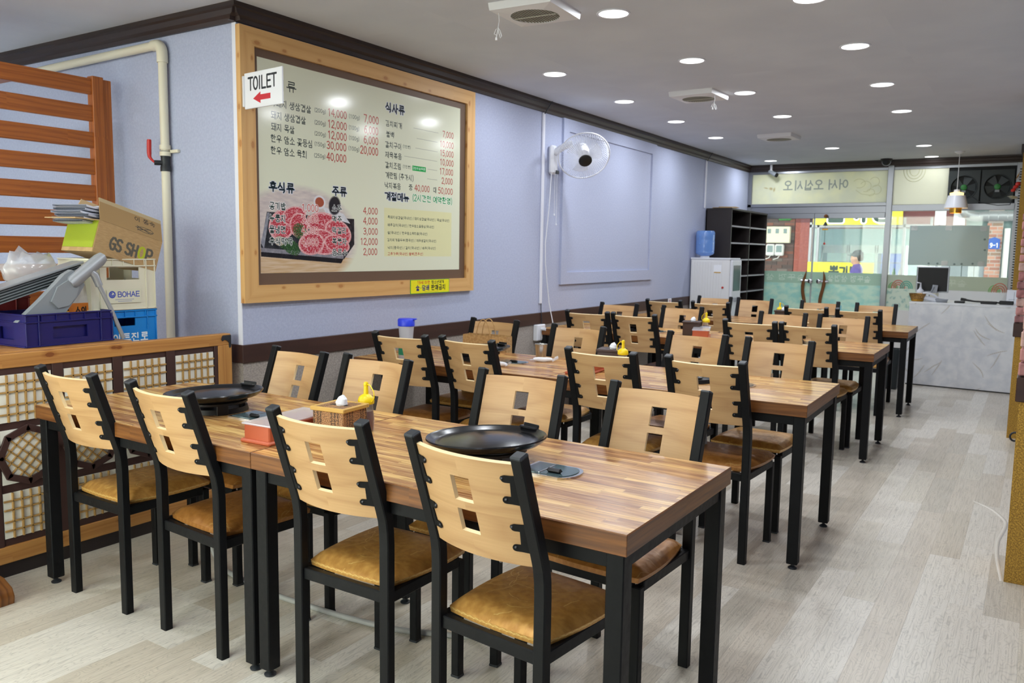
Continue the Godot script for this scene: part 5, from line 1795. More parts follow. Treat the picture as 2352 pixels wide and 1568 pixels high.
	# board stuck to the outside of the glass
	var t := thing("glass_board", "grey-green sheet fixed across the desk window with tape tabs", "board", Vector3(-0.225, 1.537, z + 0.012))
	part(t, "sheet", bx(Vector3.ZERO, Vector3(0.885, 0.50, 0.006), 0.001), M.board, "translucent grey-green sheet")
	for k in [[-0.39, 0.22], [0.0, 0.22], [0.38, 0.21], [-0.02, -0.22], [0.38, -0.22]]:
		part(t, "tape_tab", bx(Vector3(k[0], k[1], 0.004), Vector3(0.075, 0.06, 0.002)), M.clear)
	for k in [[-0.2, -0.225], [-0.1, -0.225], [0.09, -0.23], [0.17, -0.225], [0.29, -0.22], [0.41, -0.05], [0.40, 0.08]]:
		part(t, "magnet", MB.new().at(place(Vector3(k[0], k[1], 0.004), Vector3(PI / 2, 0, 0))).lathe(V2([0, 0.002, 0.013, 0.002, 0.013, 0]), 12), M.magnet)
	# extractor fans in the transom
	t = thing("extractor_fan", "black twin extractor fans with green hub stickers in the transom", "fan", Vector3(0.08, 2.255, z + 0.01))
	part(t, "housing_back", bx(Vector3(0.005, 0.02, -0.035), Vector3(0.74, 0.50, 0.01)), M.vent_black)
	for k in 2:
		var cx := -0.175 + k * 0.36
		var fr := MB.new()
		var seg := 24
		for i in seg:
			var a0 := TAU * i / seg
			var a1 := TAU * (i + 1) / seg
			var f := func(a: float, r: float) -> Vector3: return Vector3(cx + cos(a) * r, sin(a) * r, 0.0)
			var g := func(a: float) -> Vector3:
				var m := maxf(absf(cos(a)), absf(sin(a)))
				return Vector3(cx + cos(a) / m * 0.172, sin(a) / m * 0.205, 0.0)
			fr.quad(f.call(a0, 0.145), g.call(a0), g.call(a1), f.call(a1, 0.145))
			fr.quad(f.call(a0, 0.145), f.call(a1, 0.145), f.call(a1, 0.138) + Vector3(0, 0, -0.035), f.call(a0, 0.138) + Vector3(0, 0, -0.035))
		part(t, "fan_frame", fr, M.charcoal)
		part(t, "fan_ring", MB.new().at(Transform3D(Basis(Vector3.RIGHT, PI / 2), Vector3(cx, 0, 0.002))).tube(arc(Vector3.ZERO, 0.145, 0, TAU * 31 / 32.0, 31), 0.006, 6, false, true), M.charcoal)
		for b in 5:
			var bl := MB.new().at(Transform3D(Basis(Vector3.FORWARD, TAU * b / 5.0 + k * 0.3), Vector3(cx, 0, -0.02)))
			bl.quad(Vector3(0.025, -0.02, 0.006), Vector3(0.13, -0.055, 0.012), Vector3(0.125, 0.05, -0.01), Vector3(0.025, 0.02, -0.006))
			part(t, "blade", bl, M.charcoal)
		part(t, "hub", MB.new().at(place(Vector3(cx, 0, -0.012), Vector3(PI / 2, 0, 0))).lathe(V2([0.036, -0.02, 0.036, 0.006, 0.03, 0.012, 0, 0.012]), 18), M.green, "green hub sticker")
		part(t, "motor_block", bx(Vector3(cx, -0.05, -0.016), Vector3(0.05, 0.03, 0.02), 0.004), M.grey_plastic)
	part(t, "cable", MB.new().tube([Vector3(-0.08, -0.11, 0.02), Vector3(0.02, -0.19, 0.03), Vector3(0.2, -0.225, 0.03), Vector3(0.33, -0.22, 0.03), Vector3(0.37, -0.12, 0.03)], 0.005, 6), M.cap)
	# chime on the door closer
	t = thing("door_chime", "small hanging wind chime with red bead at the glass doors", "chime", Vector3(-1.70, 1.94, z + 0.05))
	part(t, "chime_top", MB.new().at(place(Vector3(0, -0.02, 0))).lathe(V2([0, -0.03, 0.025, -0.02, 0.028, 0.0, 0.012, 0.02, 0, 0.022]), 12), M.edge)
	part(t, "cord", MB.new().tube([Vector3(0, 0.0, 0), Vector3(0, -0.38, 0)], 0.0025, 5), M.cap)
	part(t, "chime_bell", MB.new().at(place(Vector3(0, -0.13, 0))).lathe(V2([0.03, -0.02, 0.024, 0.0, 0.008, 0.03, 0, 0.032]), 12), M.cap)
	part(t, "chime_tags", bx(Vector3(0, -0.2, 0), Vector3(0.075, 0.02, 0.006), 0.002), M.brass)
	part(t, "bead", MB.new().at(place(Vector3(0, -0.39, 0))).lathe(V2([0, -0.018, 0.014, -0.008, 0.014, 0.008, 0, 0.018]), 10), M.red)

# ------------------------------------------------------------------ brick and cork pillars on the right
func make_right_pillars() -> void:
	for k in 3:
		var x: float = [0.727, 0.640, 0.530][k]
		var z: float = [-2.36, -5.70, -8.90][k]
		var xw: float = [0.35, 0.35, 0.30][k]
		var dp: float = [0.30, 0.30, 0.9][k]
		var t := struct_node("wall_pillar", Vector3(x, 0, z))
		var top: float = 0.795 if k < 2 else CEIL - 0.09
		part(t, "cork_panel", span(Vector3(0, 0, -dp), Vector3(xw, top, 0)), M.cork, "speckled yellow cork-like panel")
		part(t, "pillar_cornice", span(Vector3(-0.02, CEIL - 0.09, -dp), Vector3(xw + 0.02, CEIL, 0.02), 0.004), M.crown)
		if k == 2:
			continue
		part(t, "rail", span(Vector3(-0.014, 0.795, -dp), Vector3(xw + 0.014, 0.90, 0.014), 0.004), M.rail)
		part(t, "core", span(Vector3(0.022, 0.90, -dp), Vector3(xw, CEIL - 0.09, -0.02)), M.mortar)
		var y := 0.905
		var row := 0
		while y < CEIL - 0.12:   # rough stone-like bricks
			var h := rng.randf_range(0.055, 0.075)
			var bxs := -0.004
			var first := true
			while bxs < xw:
				var l := rng.randf_range(0.07, 0.11) if first and row % 2 else rng.randf_range(0.14, 0.2)
				l = minf(l, xw - bxs)
				if l > 0.02:
					var jut := rng.randf_range(0.0, 0.010)
					part(t, "brick", span(Vector3(bxs - (jut if first else 0.0), y, -0.05), Vector3(bxs + l - 0.008, y + h - 0.007, jut - 0.004), 0.006), M.brick[rng.randi() % 4])
				first = false
				bxs += l
			for s in 2:   # return side of the pillar, seen by the room
				part(t, "brick", span(Vector3(-rng.randf_range(0.002, 0.010), y, -0.055 - s * 0.12), Vector3(0.03, y + h - 0.007, -0.165 - s * 0.12), 0.006), M.brick[rng.randi() % 4])
			y += h
			row += 1
	var t := thing("blind_track", "grey perforated vertical track beside the desk window", "track", Vector3(0.487, 1.025, -9.55))
	part(t, "channel", span(Vector3(-0.012, 0, -0.01), Vector3(0.035, 1.42, 0.0)), M.alu)
	for k in 46:
		part(t, "slot", bx(Vector3(0.02, 0.02 + k * 0.0305, 0.001), Vector3(0.022, 0.013, 0.003)), M.vent_black)
	t = thing("flower_garland", "red and pale paper flower hanging at the window corner", "decoration", Vector3(0.46, 2.22, -9.45))
	for k in 3:
		part(t, "bloom", MB.new().at(place(Vector3(-0.01 + k * 0.02, -0.05 + k * 0.035, 0.0), Vector3(0.3 * k, 0, 0.4))).lathe(V2([0, -0.02, 0.024, -0.01, 0.028, 0.006, 0.016, 0.02, 0, 0.022]), 10), M.red)
	for k in 4:
		part(t, "petal", MB.new().at(place(Vector3(-0.02 + k * 0.014, 0.11 if k > 2 else -0.12 - 0.01 * k, 0.01), Vector3(0, 0, 1.2 if k > 2 else 0.1 * k))).lathe(V2([0, -0.008, 0.05, 0, 0, 0.008]), 8), M.tan if k > 2 else M.off_white)
	t = thing("iron_scroll_stand", "black wrought-iron scroll foot by the right-hand pillar", "stand", Vector3(0.70, 0, -5.46))
	for s in 2:
		var pts := []
		for k in 17:
			var a := k / 16.0 * TAU * 1.15
			var r := 0.045 - 0.028 * k / 16.0
			pts.append(Vector3(cos(a + s * 0.6) * r * (1 - s * 0.2) + s * 0.05, 0.055 + sin(a + s * 0.6) * r, s * 0.09))
		part(t, "scroll", MB.new().tube(pts, 0.008, 6), M.cap)
	part(t, "upright", MB.new().tube([Vector3(0.12, 0.01, 0.04), Vector3(0.12, 0.9, 0.04)], 0.009, 8), M.cap)

# ------------------------------------------------------------------ things on the tables
func sauce_bottle(pos: Vector3, turn: float, label: String) -> void:
	var t := thing("sauce_bottle", label, "bottle", pos, turn, "yellow-capped sauce bottles")
	part(t, "bottle_body", MB.new().lathe(V2([0, 0, 0.024, 0.0, 0.028, 0.006, 0.030, 0.045, 0.026, 0.075, 0.024, 0.09, 0.026, 0.105]), 20), M.frost, "translucent squeeze bottle")
	part(t, "sauce", MB.new().lathe(V2([0, 0.002, 0.0265, 0.004, 0.0282, 0.045, 0.0245, 0.074, 0, 0.0745]), 20), M.sauce, "dark red sauce")
	var cap := part(t, "cap", MB.new().lathe(V2([0.028, 0.10, 0.0295, 0.102, 0.0295, 0.112, 0.026, 0.124, 0.016, 0.132, 0.009, 0.135, 0.0075, 0.165]), 20), M.yellow, "yellow nozzle cap")
	part(cap, "nozzle_plug", MB.new().at(place(Vector3(0, 0.170, 0))).lathe(V2([0, -0.010, 0.008, -0.006, 0.0095, 0.0, 0.007, 0.007, 0, 0.0095]), 12), M.yellow)
	part(cap, "cap_strap", MB.new().tube([Vector3(0, 0.17, 0), Vector3(0.022, 0.168, 0), Vector3(0.040, 0.148, 0), Vector3(0.043, 0.125, 0), Vector3(0.029, 0.108, 0)], 0.002, 6), M.yellow)

func tissue_holder(pos: Vector3, turn: float, label: String, body: Material, rim: Material) -> void:
	var t := thing("tissue_box", label, "tissue box", pos, turn, "square tissue boxes")
	part(t, "box_body", bx(Vector3(0, 0.049, 0), Vector3(0.132, 0.098, 0.132), 0.003), body)
	var lid := part(t, "lid", MB.new().box(Vector3(0, 0.104, 0.066), Vector3(0.145, 0.014, 0.012), 0.002).box(Vector3(0, 0.104, -0.066), Vector3(0.145, 0.014, 0.012), 0.002).box(Vector3(0.066, 0.104, 0), Vector3(0.012, 0.014, 0.12), 0.002).box(Vector3(-0.066, 0.104, 0), Vector3(0.012, 0.014, 0.12), 0.002), rim)
	part(lid, "lid_top", bx(Vector3(0, 0.105, 0), Vector3(0.122, 0.008, 0.122)), body)
	part(lid, "slot", bx(Vector3(0, 0.1092, 0), Vector3(0.07, 0.001, 0.014)), M.vent_black)
	var mb := MB.new().at(place(Vector3(0.004, 0.106, 0), Vector3(0.1, 0.4, -0.25)))
	mb.lathe(V2([0.016, 0.0, 0.022, 0.012, 0.016, 0.03, 0.002, 0.042]), 7, false)
	part(t, "tissue", mb, M.paper, "white tissue tuft")

func utensil_box(pos: Vector3, turn: float, label: String) -> void:
	var t := thing("utensil_box", label, "box", pos, turn, "terracotta utensil boxes")
	part(t, "box_body", bx(Vector3(0, 0.031, 0), Vector3(0.118, 0.062, 0.275), 0.004), M.terra)
	part(t, "base_flange", bx(Vector3(0, 0.007, 0), Vector3(0.138, 0.014, 0.295), 0.005), M.terra)
	part(t, "clear_lid", MB.new().at(place(Vector3(0.004, 0.068, 0), Vector3(0.02, 0, 0))).box(Vector3.ZERO, Vector3(0.134, 0.006, 0.29), 0.002), M.clear, "clear plastic lid")

func wipes(pos: Vector3, turn: float, label: String) -> void:
	var t := thing("wet_wipe", label, "wet wipe", pos, turn, "wrapped wet wipes")
	var pts := []
	var rr := []
	for k in 9:
		var f := k / 8.0
		pts.append(Vector3(-0.055 + f * 0.11, 0.014 + sin(f * 9.0) * 0.001, sin(f * 3) * 0.004))
		rr.append(0.004 + 0.0105 * pow(sin(PI * clampf(f, 0.03, 0.97)), 0.35))
	part(t, "towel_roll", MB.new().tube(pts, rr, 10), M.paper)
	part(t, "wrapper_end", MB.new().at(place(Vector3(0.072, 0.018, 0.004), Vector3(0.4, 0.2, 0.5))).box(Vector3.ZERO, Vector3(0.04, 0.003, 0.026), 0.001).box(Vector3(0.012, 0.006, 0), Vector3(0.022, 0.003, 0.02), 0.001), M.clear)
	part(t, "wrapper_end", MB.new().at(place(Vector3(-0.066, 0.012, 0), Vector3(0, 0.2, 0.1))).box(Vector3.ZERO, Vector3(0.022, 0.003, 0.022), 0.001), M.clear)

func make_table_things() -> void:
	var y := 0.7502
	utensil_box(Vector3(-1.394, y, -0.235), 0.05, "terracotta utensil box with clear lid on the front row tables")
	tissue_holder(Vector3(-1.252, y, -0.348), 0.10, "speckled cork-look tissue box with tan rim on the front row", M.tissue_box, M.tan)
	sauce_bottle(Vector3(-1.232, y, -0.458), -0.1, "yellow-capped sauce bottle beside the speckled tissue box")
	utensil_box(Vector3(-1.27, y, -2.25), 0.05, "terracotta utensil box on the second row, behind chair backs")
	tissue_holder(Vector3(-1.23, y, -2.46), 0.2, "dark tissue box with tissue sticking out on the second row", M.brown_box, M.brown_box)
	sauce_bottle(Vector3(-1.10, y, -2.33), 2.9, "yellow-capped sauce bottle on the second row of tables")
	utensil_box(Vector3(-1.42, y, -4.45), 0.3, "terracotta utensil box on the third row beside yellow bottle")
	tissue_holder(Vector3(-1.535, y, -4.56), 0.25, "dark brown tissue box on the third row of tables", M.brown_box, M.brown_box)
	sauce_bottle(Vector3(-1.455, y, -4.66), 2.9, "yellow-capped sauce bottle on the third row of tables")
	tissue_holder(Vector3(-1.30, y, -6.40), 0.1, "dark brown tissue box on the farthest row near the doors", M.brown_box, M.brown_box)
	sauce_bottle(Vector3(-1.36, y, -6.52), 0.0, "yellow-capped sauce bottle on the farthest row near the doors")
	wipes(Vector3(-1.665, y, -2.44), 0.55, "wrapped wet wipe lying beside the steel cup")
	wipes(Vector3(-1.765, y, -2.13), -0.2, "wrapped wet wipe lying near the second row's control plate")
	# steel cup
	var t := thing("steel_cup", "ribbed stainless steel cup on the second row table", "cup", Vector3(-1.725, y, -2.52))
	part(t, "cup_wall", MB.new().lathe(V2([0, 0, 0.028, 0, 0.029, 0.003, 0.037, 0.092, 0.038, 0.094, 0.036, 0.094, 0.028, 0.005, 0, 0.004]), 24), M.steel)
	part(t, "cup_rim", MB.new().tube(arc(Vector3(0, 0.094, 0), 0.0375, 0, TAU * 23 / 24.0, 23), 0.0012, 5, false, true), M.chrome)
	# water jug
	t = thing("water_jug", "clear water jug with bright blue lid on the second row", "jug", Vector3(-2.355, y, -2.02), 0.4)
	part(t, "jug_wall", MB.new().lathe(V2([0, 0, 0.042, 0.0, 0.045, 0.006, 0.044, 0.09, 0.040, 0.13, 0.046, 0.205]), 24), M.jug, "translucent frosted jug")
	part(t, "water", MB.new().lathe(V2([0, 0.003, 0.041, 0.004, 0.0415, 0.09, 0.038, 0.12, 0, 0.121]), 24), M.water)
	part(t, "jug_label", MB.new().lathe(V2([0.0455, 0.03, 0.0452, 0.075]), 12, true, 3.4, 5.2), M.label_green)
	part(t, "lid", MB.new().lathe(V2([0.047, 0.198, 0.050, 0.20, 0.050, 0.236, 0.044, 0.243, 0, 0.245]), 24), M.blue_lid, "bright blue lid")
	part(t, "lid_spout", bx(Vector3(0.048, 0.240, 0), Vector3(0.03, 0.008, 0.03), 0.003), M.blue_lid)
	# paper bag standing on the far chair of the second row
	t = thing("paper_bag", "brown paper carrier bag with twisted handles behind the black pan", "bag", Vector3(-2.24, 0.463, -2.70), 0.06)
	var b := MB.new()
	var w := 0.165
	var d := 0.045
	var h := 0.385
	for k in 6:   # slightly wavy rim
		var x0 := -w + 2 * w * k / 6.0
		var x1 := -w + 2 * w * (k + 1) / 6.0
		var o0 := sin(k * 1.3) * 0.008
		var o1 := sin((k + 1) * 1.3) * 0.008
		b.quad(Vector3(x0, 0, d), Vector3(x1, 0, d), Vector3(x1, h, d * 0.8 + o1), Vector3(x0, h, d * 0.8 + o0))
		b.quad(Vector3(x1, 0, -d), Vector3(x0, 0, -d), Vector3(x0, h + 0.004, -d * 0.8 + o0), Vector3(x1, h + 0.004, -d * 0.8 + o1))
	for s in [-1.0, 1.0]:
		b.quad(Vector3(s * w, 0, d * s), Vector3(s * w, 0, -d * s), Vector3(s * w, h, -d * 0.8 * s), Vector3(s * w, h, d * 0.8 * s))
	b.quad(Vector3(-w, 0, -d), Vector3(w, 0, -d), Vector3(w, 0, d), Vector3(-w, 0, d))
	part(t, "bag_body", b, M.bag)
	for s in [-1.0, 1.0]:
		var hp := []
		for k in 11:
			var a := PI * k / 10.0
			hp.append(Vector3(-0.01 - cos(a) * 0.052, h - 0.02 + sin(a) * 0.125, s * d * 0.8))
		part(t, "handle", MB.new().tube(hp, 0.0035, 6), M.bag)
	# burner lid on the table without a pan, and the gas hoses under the tables
	t = thing("burner_lid", "small round steel burner lid on second row table by aisle", "lid", Vector3(-0.73, 0.757, -2.33))
	part(t, "lid_disc", MB.new().lathe(V2([0, 0, 0.07, 0, 0.078, 0.006, 0.072, 0.014, 0.05, 0.02, 0, 0.024]), 26), M.iron)
	part(t, "lid_knob", MB.new().at(place(Vector3(0, 0.022, 0))).lathe(V2([0.006, 0, 0.012, 0.008, 0.008, 0.014, 0, 0.015]), 12), M.chrome)
	t = thing("gas_hose", "grey gas hose lying on the floor under the front row", "hose", Vector3(0, 0.012, 0))
	part(t, "hose_run", MB.new().tube(smooth([Vector3(-2.3, 0.12, -0.56), Vector3(-2.184, 0.0, -0.549), Vector3(-2.07, 0, -0.508), Vector3(-1.711, 0, -0.463), Vector3(-1.566, 0, -0.466), Vector3(-1.346, 0, -0.478), Vector3(-1.152, 0, -0.503), Vector3(-1.0, 0, -0.56), Vector3(-0.88, 0.0, -0.62), Vector3(-0.80, 0.05, -0.64)]), 0.011, 8), M.hose)
	part(t, "hose_riser", MB.new().tube(smooth([Vector3(-0.80, 0.05, -0.64), Vector3(-0.72, 0.3, -0.55), Vector3(-0.6, 0.55, -0.40), Vector3(-0.56, 0.69, -0.36)]), 0.011, 8), M.hose)
	t = thing("gas_hose", "grey gas hose hanging beneath the second row table end", "hose", Vector3(0, 0.012, 0))
	part(t, "hose_run", MB.new().tube(smooth([Vector3(-0.62, 0.69, -2.25), Vector3(-0.58, 0.45, -2.2), Vector3(-0.57, 0.18, -2.14), Vector3(-0.66, 0.02, -2.1), Vector3(-0.85, 0.0, -2.12), Vector3(-1.2, 0.0, -2.3)]), 0.011, 8), M.hose)

func smooth(p: Array) -> Array:
	var c := Curve3D.new()
	for k in p.size():
		var a: Vector3 = p[maxi(k - 1, 0)]
		var b: Vector3 = p[mini(k + 1, p.size() - 1)]
		c.add_point(p[k], -(b - a) / 6.0, (b - a) / 6.0)
	var o := []
	var n := p.size() * 4
	for k in n + 1:
		o.append(c.sample_baked(c.get_baked_length() * k / n, true))
	return o

# ------------------------------------------------------------------ left corner: partition, crates, pipe
func lattice(t: Node3D, z0: float, z1: float, y0: float, y1: float) -> void:
	# t's local x looks into the room; paper with thin bars in front
	var p := part(t, "paper_panel", span(Vector3(-0.004, y0, z0), Vector3(-0.001, y1, z1)), M.shoji_paper, "white paper behind the lattice")
	for k in 5:
		var z := lerpf(z0, z1, (k + 1) / 6.0)
		part(p, "lattice_bar", bx(Vector3(0.003, (y0 + y1) / 2, z), Vector3(0.010, y1 - y0, 0.0075), 0.001), M.shoji_bar)
	for y in [y0 + 0.034, y0 + 0.072, y1 - 0.072, y1 - 0.034]:
		part(p, "lattice_bar", bx(Vector3(0.004, y, (z0 + z1) / 2), Vector3(0.008, 0.0075, absf(z1 - z0)), 0.001), M.shoji_bar)

func octagon(t: Node3D, zc: float, yc: float) -> void:
	var hw := 0.108
	var p := part(t, "paper_panel", span(Vector3(-0.004, yc - 0.115, zc - hw), Vector3(-0.001, yc + 0.115, zc + hw)), M.shoji_paper, "white paper behind octagonal lattice")
	var R := 0.116
	for k in 8:
		var a := TAU * (k + 0.5) / 8.0
		part(p, "octagon_edge", MB.new().at(Transform3D(Basis(Vector3.RIGHT, a), Vector3(0.004, yc, zc))).box(Vector3(0, R * cos(PI / 8), 0), Vector3(0.010, 0.028, 2 * R * sin(PI / 8) + 0.012), 0.001), M.shoji_dark)
	for s in [-1.0, 1.0]:
		for k in 5:
			var off := (k - 2) * 0.034
			var half := sqrt(0.102 * 0.102 - off * off)
			part(p, "lattice_bar", MB.new().at(Transform3D(Basis(Vector3.RIGHT, s * PI / 4), Vector3(0.002, yc, zc))).box(Vector3(0, 0, off), Vector3(0.007, half * 2, 0.0065), 0.001), M.shoji_bar)

func crate(t: Node3D, m: Material, L: float, W: float, H: float, hole: Vector2, hole_y: float) -> void:
	# ribbed plastic crate, local x along its length; walls built round the grip openings
	var th := 0.006
	var body := MB.new()
	body.box(Vector3(0, 0.004, 0), Vector3(L - 0.01, 0.008, W - 0.01))
	for s in [-1.0, 1.0]:
		var zz: float = s * (W / 2 - th / 2 - 0.004)
		var side := (L - hole.x) / 2
		body.box(Vector3(0, (hole_y - hole.y / 2) / 2, zz), Vector3(L - 0.012, hole_y - hole.y / 2, th))
		var top := hole_y + hole.y / 2
		body.box(Vector3(0, (H + top) / 2, zz), Vector3(L - 0.012, H - top, th))
		for q in [-1.0, 1.0]:
			body.box(Vector3(q * (hole.x / 2 + side / 2 - 0.003), hole_y, zz), Vector3(side - 0.006, hole.y, th))
		var xx: float = s * (L / 2 - th / 2 - 0.004)
		var hx := hole.x * 0.7
		var sd := (W - hx) / 2
		body.box(Vector3(xx, (hole_y - hole.y / 2) / 2, 0), Vector3(th, hole_y - hole.y / 2, W - 0.012))
		body.box(Vector3(xx, (H + top) / 2, 0), Vector3(th, H - top, W - 0.012))
		for q in [-1.0, 1.0]:
			body.box(Vector3(xx, hole_y, q * (hx / 2 + sd / 2 - 0.003)), Vector3(th, hole.y, sd - 0.006))
	part(t, "crate_body", body, m)
	for y in [H - 0.003, H - 0.035, 0.004]:
		part(t, "crate_rim", MB.new().box(Vector3(0, y, W / 2 - 0.003), Vector3(L, 0.006, 0.012), 0.001).box(Vector3(0, y, -W / 2 + 0.003), Vector3(L, 0.006, 0.012), 0.001).box(Vector3(L / 2 - 0.003, y, 0), Vector3(0.012, 0.006, W), 0.001).box(Vector3(-L / 2 + 0.003, y, 0), Vector3(0.012, 0.006, W), 0.001), m)
	for k in 4:
		var x: float = [-0.5, -0.36, 0.36, 0.5][k] * (L - 0.012)
		for s in [-1.0, 1.0]:
			part(t, "rib", bx(Vector3(x, H / 2, s * (W / 2 - 0.002)), Vector3(0.005, H, 0.010), 0.001), m)
	for k in 5:
		for s in [-1.0, 1.0]:
			part(t, "rib", bx(Vector3((k - 2) * L * 0.16, H - 0.018, s * (W / 2 - 0.002)), Vector3(0.004, 0.034, 0.009)), m)

func make_left_corner() -> void:
	# lattice paper partition
	var t := thing("lattice_partition", "low wooden partition with white paper lattice panels left of tables", "partition", Vector3(-2.80, 0, 0))
	part(t, "top_rail", span(Vector3(-0.045, 0.886, -1.12), Vector3(0.004, 0.945, 1.15), 0.003), M.shoji_frame)
	part(t, "bottom_rail", span(Vector3(-0.045, 0.063, -1.12), Vector3(0.004, 0.135, 1.15), 0.003), M.shoji_frame)
	part(t, "end_post", span(Vector3(-0.045, 0.063, -1.125), Vector3(0.006, 0.886, -1.04), 0.003), M.shoji_frame)
	part(t, "end_post", span(Vector3(-0.045, 0.063, 1.07), Vector3(0.006, 0.886, 1.155), 0.003), M.shoji_frame)
	part(t, "dark_panel", span(Vector3(-0.03, 0.135, -1.04), Vector3(-0.006, 0.886, 1.07)), M.shoji_dark)
	for k in 8:
		var z1 := -1.012 + k * 0.2765
		var z0 := z1 + 0.220
		lattice(t, z0, z1, 0.659, 0.858)
		lattice(t, z0, z1, 0.167, 0.361)
		octagon(t, (z0 + z1) / 2, 0.512)
		part(t, "stile", span(Vector3(-0.004, 0.135, z1 - 0.053), Vector3(0.001, 0.886, z1 - 0.006), 0.001), M.shoji_dark)
	part(t, "base_plinth", span(Vector3(-0.04, 0.0, -1.10), Vector3(-0.012, 0.063, 1.1)), M.dark_wood)
	for z in [0.18, 0.95]:
		var foot := V2([0.0, 0.0, 0.27, 0.0, 0.275, 0.03, 0.26, 0.06, 0.2, 0.085, 0.0, 0.10])
		part(t, "foot", MB.new().at(place(Vector3(0.004, 0, z))).extrude(foot, 0.07, true), M.edge)
	var cb := V2([0, 0, 0, -0.062, -0.008, -0.070, -0.014, -0.060, -0.012, -0.042, -0.022, -0.030, -0.040, -0.022, -0.052, -0.030, -0.060, -0.022, -0.056, -0.006, -0.050, 0])
	part(t, "corner_plate", MB.new().at(Transform3D(Basis(Vector3.UP, PI / 2), Vector3(0.0065, 0.938, -1.119))).at(Transform3D(Basis(Vector3(0, 0, -1), Vector3.UP, Vector3.RIGHT), Vector3(0.0065, 0.938, -1.119))).extrude(cb, 0.003), M.cap, "black scrolled iron corner plate")
	# bench behind the partition
	t = thing("storage_bench", "tan wooden bench top behind the lattice partition", "bench", Vector3(-3.25, 0, 0))
	part(t, "top_board", span(Vector3(-0.45, 0.90, -0.60), Vector3(0.40, 0.948, 1.0), 0.003), M.shoji_frame)
	part(t, "lower_board", span(Vector3(-0.45, 0.74, -1.16), Vector3(0.40, 0.78, -0.47), 0.003), M.shoji_frame)
	for z in [-1.12, 0.95]:
		for x in [-0.40, 0.35]:
			part(t, "leg", span(Vector3(x - 0.03, 0, z - 0.03), Vector3(x + 0.03, 0.74 if z < 0 else 0.90, z + 0.03), 0.003), M.shoji_frame)
	for x in [-0.40, 0.35]:
		part(t, "leg", span(Vector3(x - 0.03, 0, -0.59), Vector3(x + 0.03, 0.90, -0.53), 0.003), M.shoji_frame)
	# slatted screen
	t = thing("slatted_screen", "tall orange-stained slatted wooden screen at the far left", "screen", Vector3(-3.75, 0, 0))
	for k in 10:
		part(t, "slat", bx(Vector3(-0.02, 2.272 - k * 0.1465, -0.22), Vector3(0.028, 0.087, 1.54), 0.003, Vector2(k * 0.31, k * 0.02)), M.slat)
	part(t, "post", span(Vector3(-0.05, 0, -1.05), Vector3(0.004, 2.33, -0.985), 0.003), M.slat)
	part(t, "post", span(Vector3(-0.05, 0, 0.55), Vector3(0.004, 2.33, 0.615), 0.003), M.slat)
	part(t, "back_post", span(Vector3(-0.05, 0, -1.10), Vector3(-0.004, 2.32, -1.05), 0.003), M.slat)
	part(t, "top_shelf", span(Vector3(-0.60, 2.245, -0.62), Vector3(-0.04, 2.275, 0.5), 0.003), M.slat)
	part(t, "shelf_board", span(Vector3(-0.60, 2.10, -0.35), Vector3(-0.04, 2.13, 0.5), 0.003), M.slat)
	# drain pipe
	t = thing("drain_pipe", "cream plastic pipe with elbow and red-handled valve on the wall", "pipe", Vector3(-3.345, 0, -1.148))
	var pr := 0.0235
	part(t, "pipe_run", MB.new().tube([Vector3(-1.25, 2.47, 0), Vector3(-0.055, 2.485, 0)], pr, 16), M.pvc)
	part(t, "elbow", MB.new().tube(smooth([Vector3(-0.075, 2.485, 0), Vector3(-0.03, 2.482, 0), Vector3(-0.006, 2.462, 0), Vector3(0.0, 2.43, 0), Vector3(0, 2.40, 0)]), pr + 0.006, 16), M.pvc)
	part(t, "pipe_drop", MB.new().tube([Vector3(0, 2.43, 0), Vector3(0.0, 1.915, 0)], pr, 16), M.pvc)
	part(t, "pipe_drop", MB.new().tube([Vector3(0, 1.81, 0), Vector3(0.0, 0.0, 0)], pr, 16), M.pvc)
	for y in [2.40, 1.90, 1.935]:
		part(t, "collar", MB.new().at(place(Vector3(0, y, 0))).lathe(V2([pr, -0.012, pr + 0.006, -0.012, pr + 0.006, 0.012, pr, 0.012]), 16), M.pvc)
	part(t, "wall_clip", span(Vector3(0.015, 1.905, -0.03), Vector3(0.09, 1.922, -0.012), 0.002), M.pvc)
	var vl := part(t, "valve_body", MB.new().at(place(Vector3(0, 1.86, 0))).lathe(V2([0.022, -0.055, 0.028, -0.055, 0.028, -0.03, 0.024, -0.022, 0.024, 0.022, 0.028, 0.03, 0.028, 0.055, 0.022, 0.055]), 14), M.valve, "dark metal ball valve")
	part(vl, "valve_stem", MB.new().tube([Vector3(0, 1.85, 0.01), Vector3(-0.028, 1.85, 0.05)], 0.014, 10), M.valve)
	part(vl, "valve_lever", MB.new().tube(smooth([Vector3(-0.02, 1.85, 0.052), Vector3(-0.05, 1.875, 0.058), Vector3(-0.056, 1.90, 0.06), Vector3(-0.050, 1.975, 0.062)]), [0.006, 0.006, 0.007, 0.007, 0.008, 0.009, 0.010, 0.011, 0.012, 0.012, 0.012, 0.012, 0.012, 0.012, 0.012, 0.012, 0.009], 8), M.red, "red lever handle")
	# crates
	t = thing("plastic_crate", "navy blue shallow plastic crate standing on the bench", "crate", Vector3(-3.06, 0.9485, -0.335), PI / 2 + 0.04, "plastic bottle crates")
	crate(t, M.navy, 0.415, 0.30, 0.145, Vector2(0.16, 0.055), 0.058)
	part(t, "inner_liner", bx(Vector3(0, 0.058, 0.128), Vector3(0.18, 0.07, 0.004)), M.navy)
	part(t, "inner_liner", bx(Vector3(-0.186, 0.058, 0), Vector3(0.004, 0.07, 0.13)), M.navy)
	t = thing("plastic_crate", "bright blue plastic crate at the bottom of the stack", "crate", Vector3(-3.135, 0.7805, -0.66), PI / 2, "plastic bottle crates")
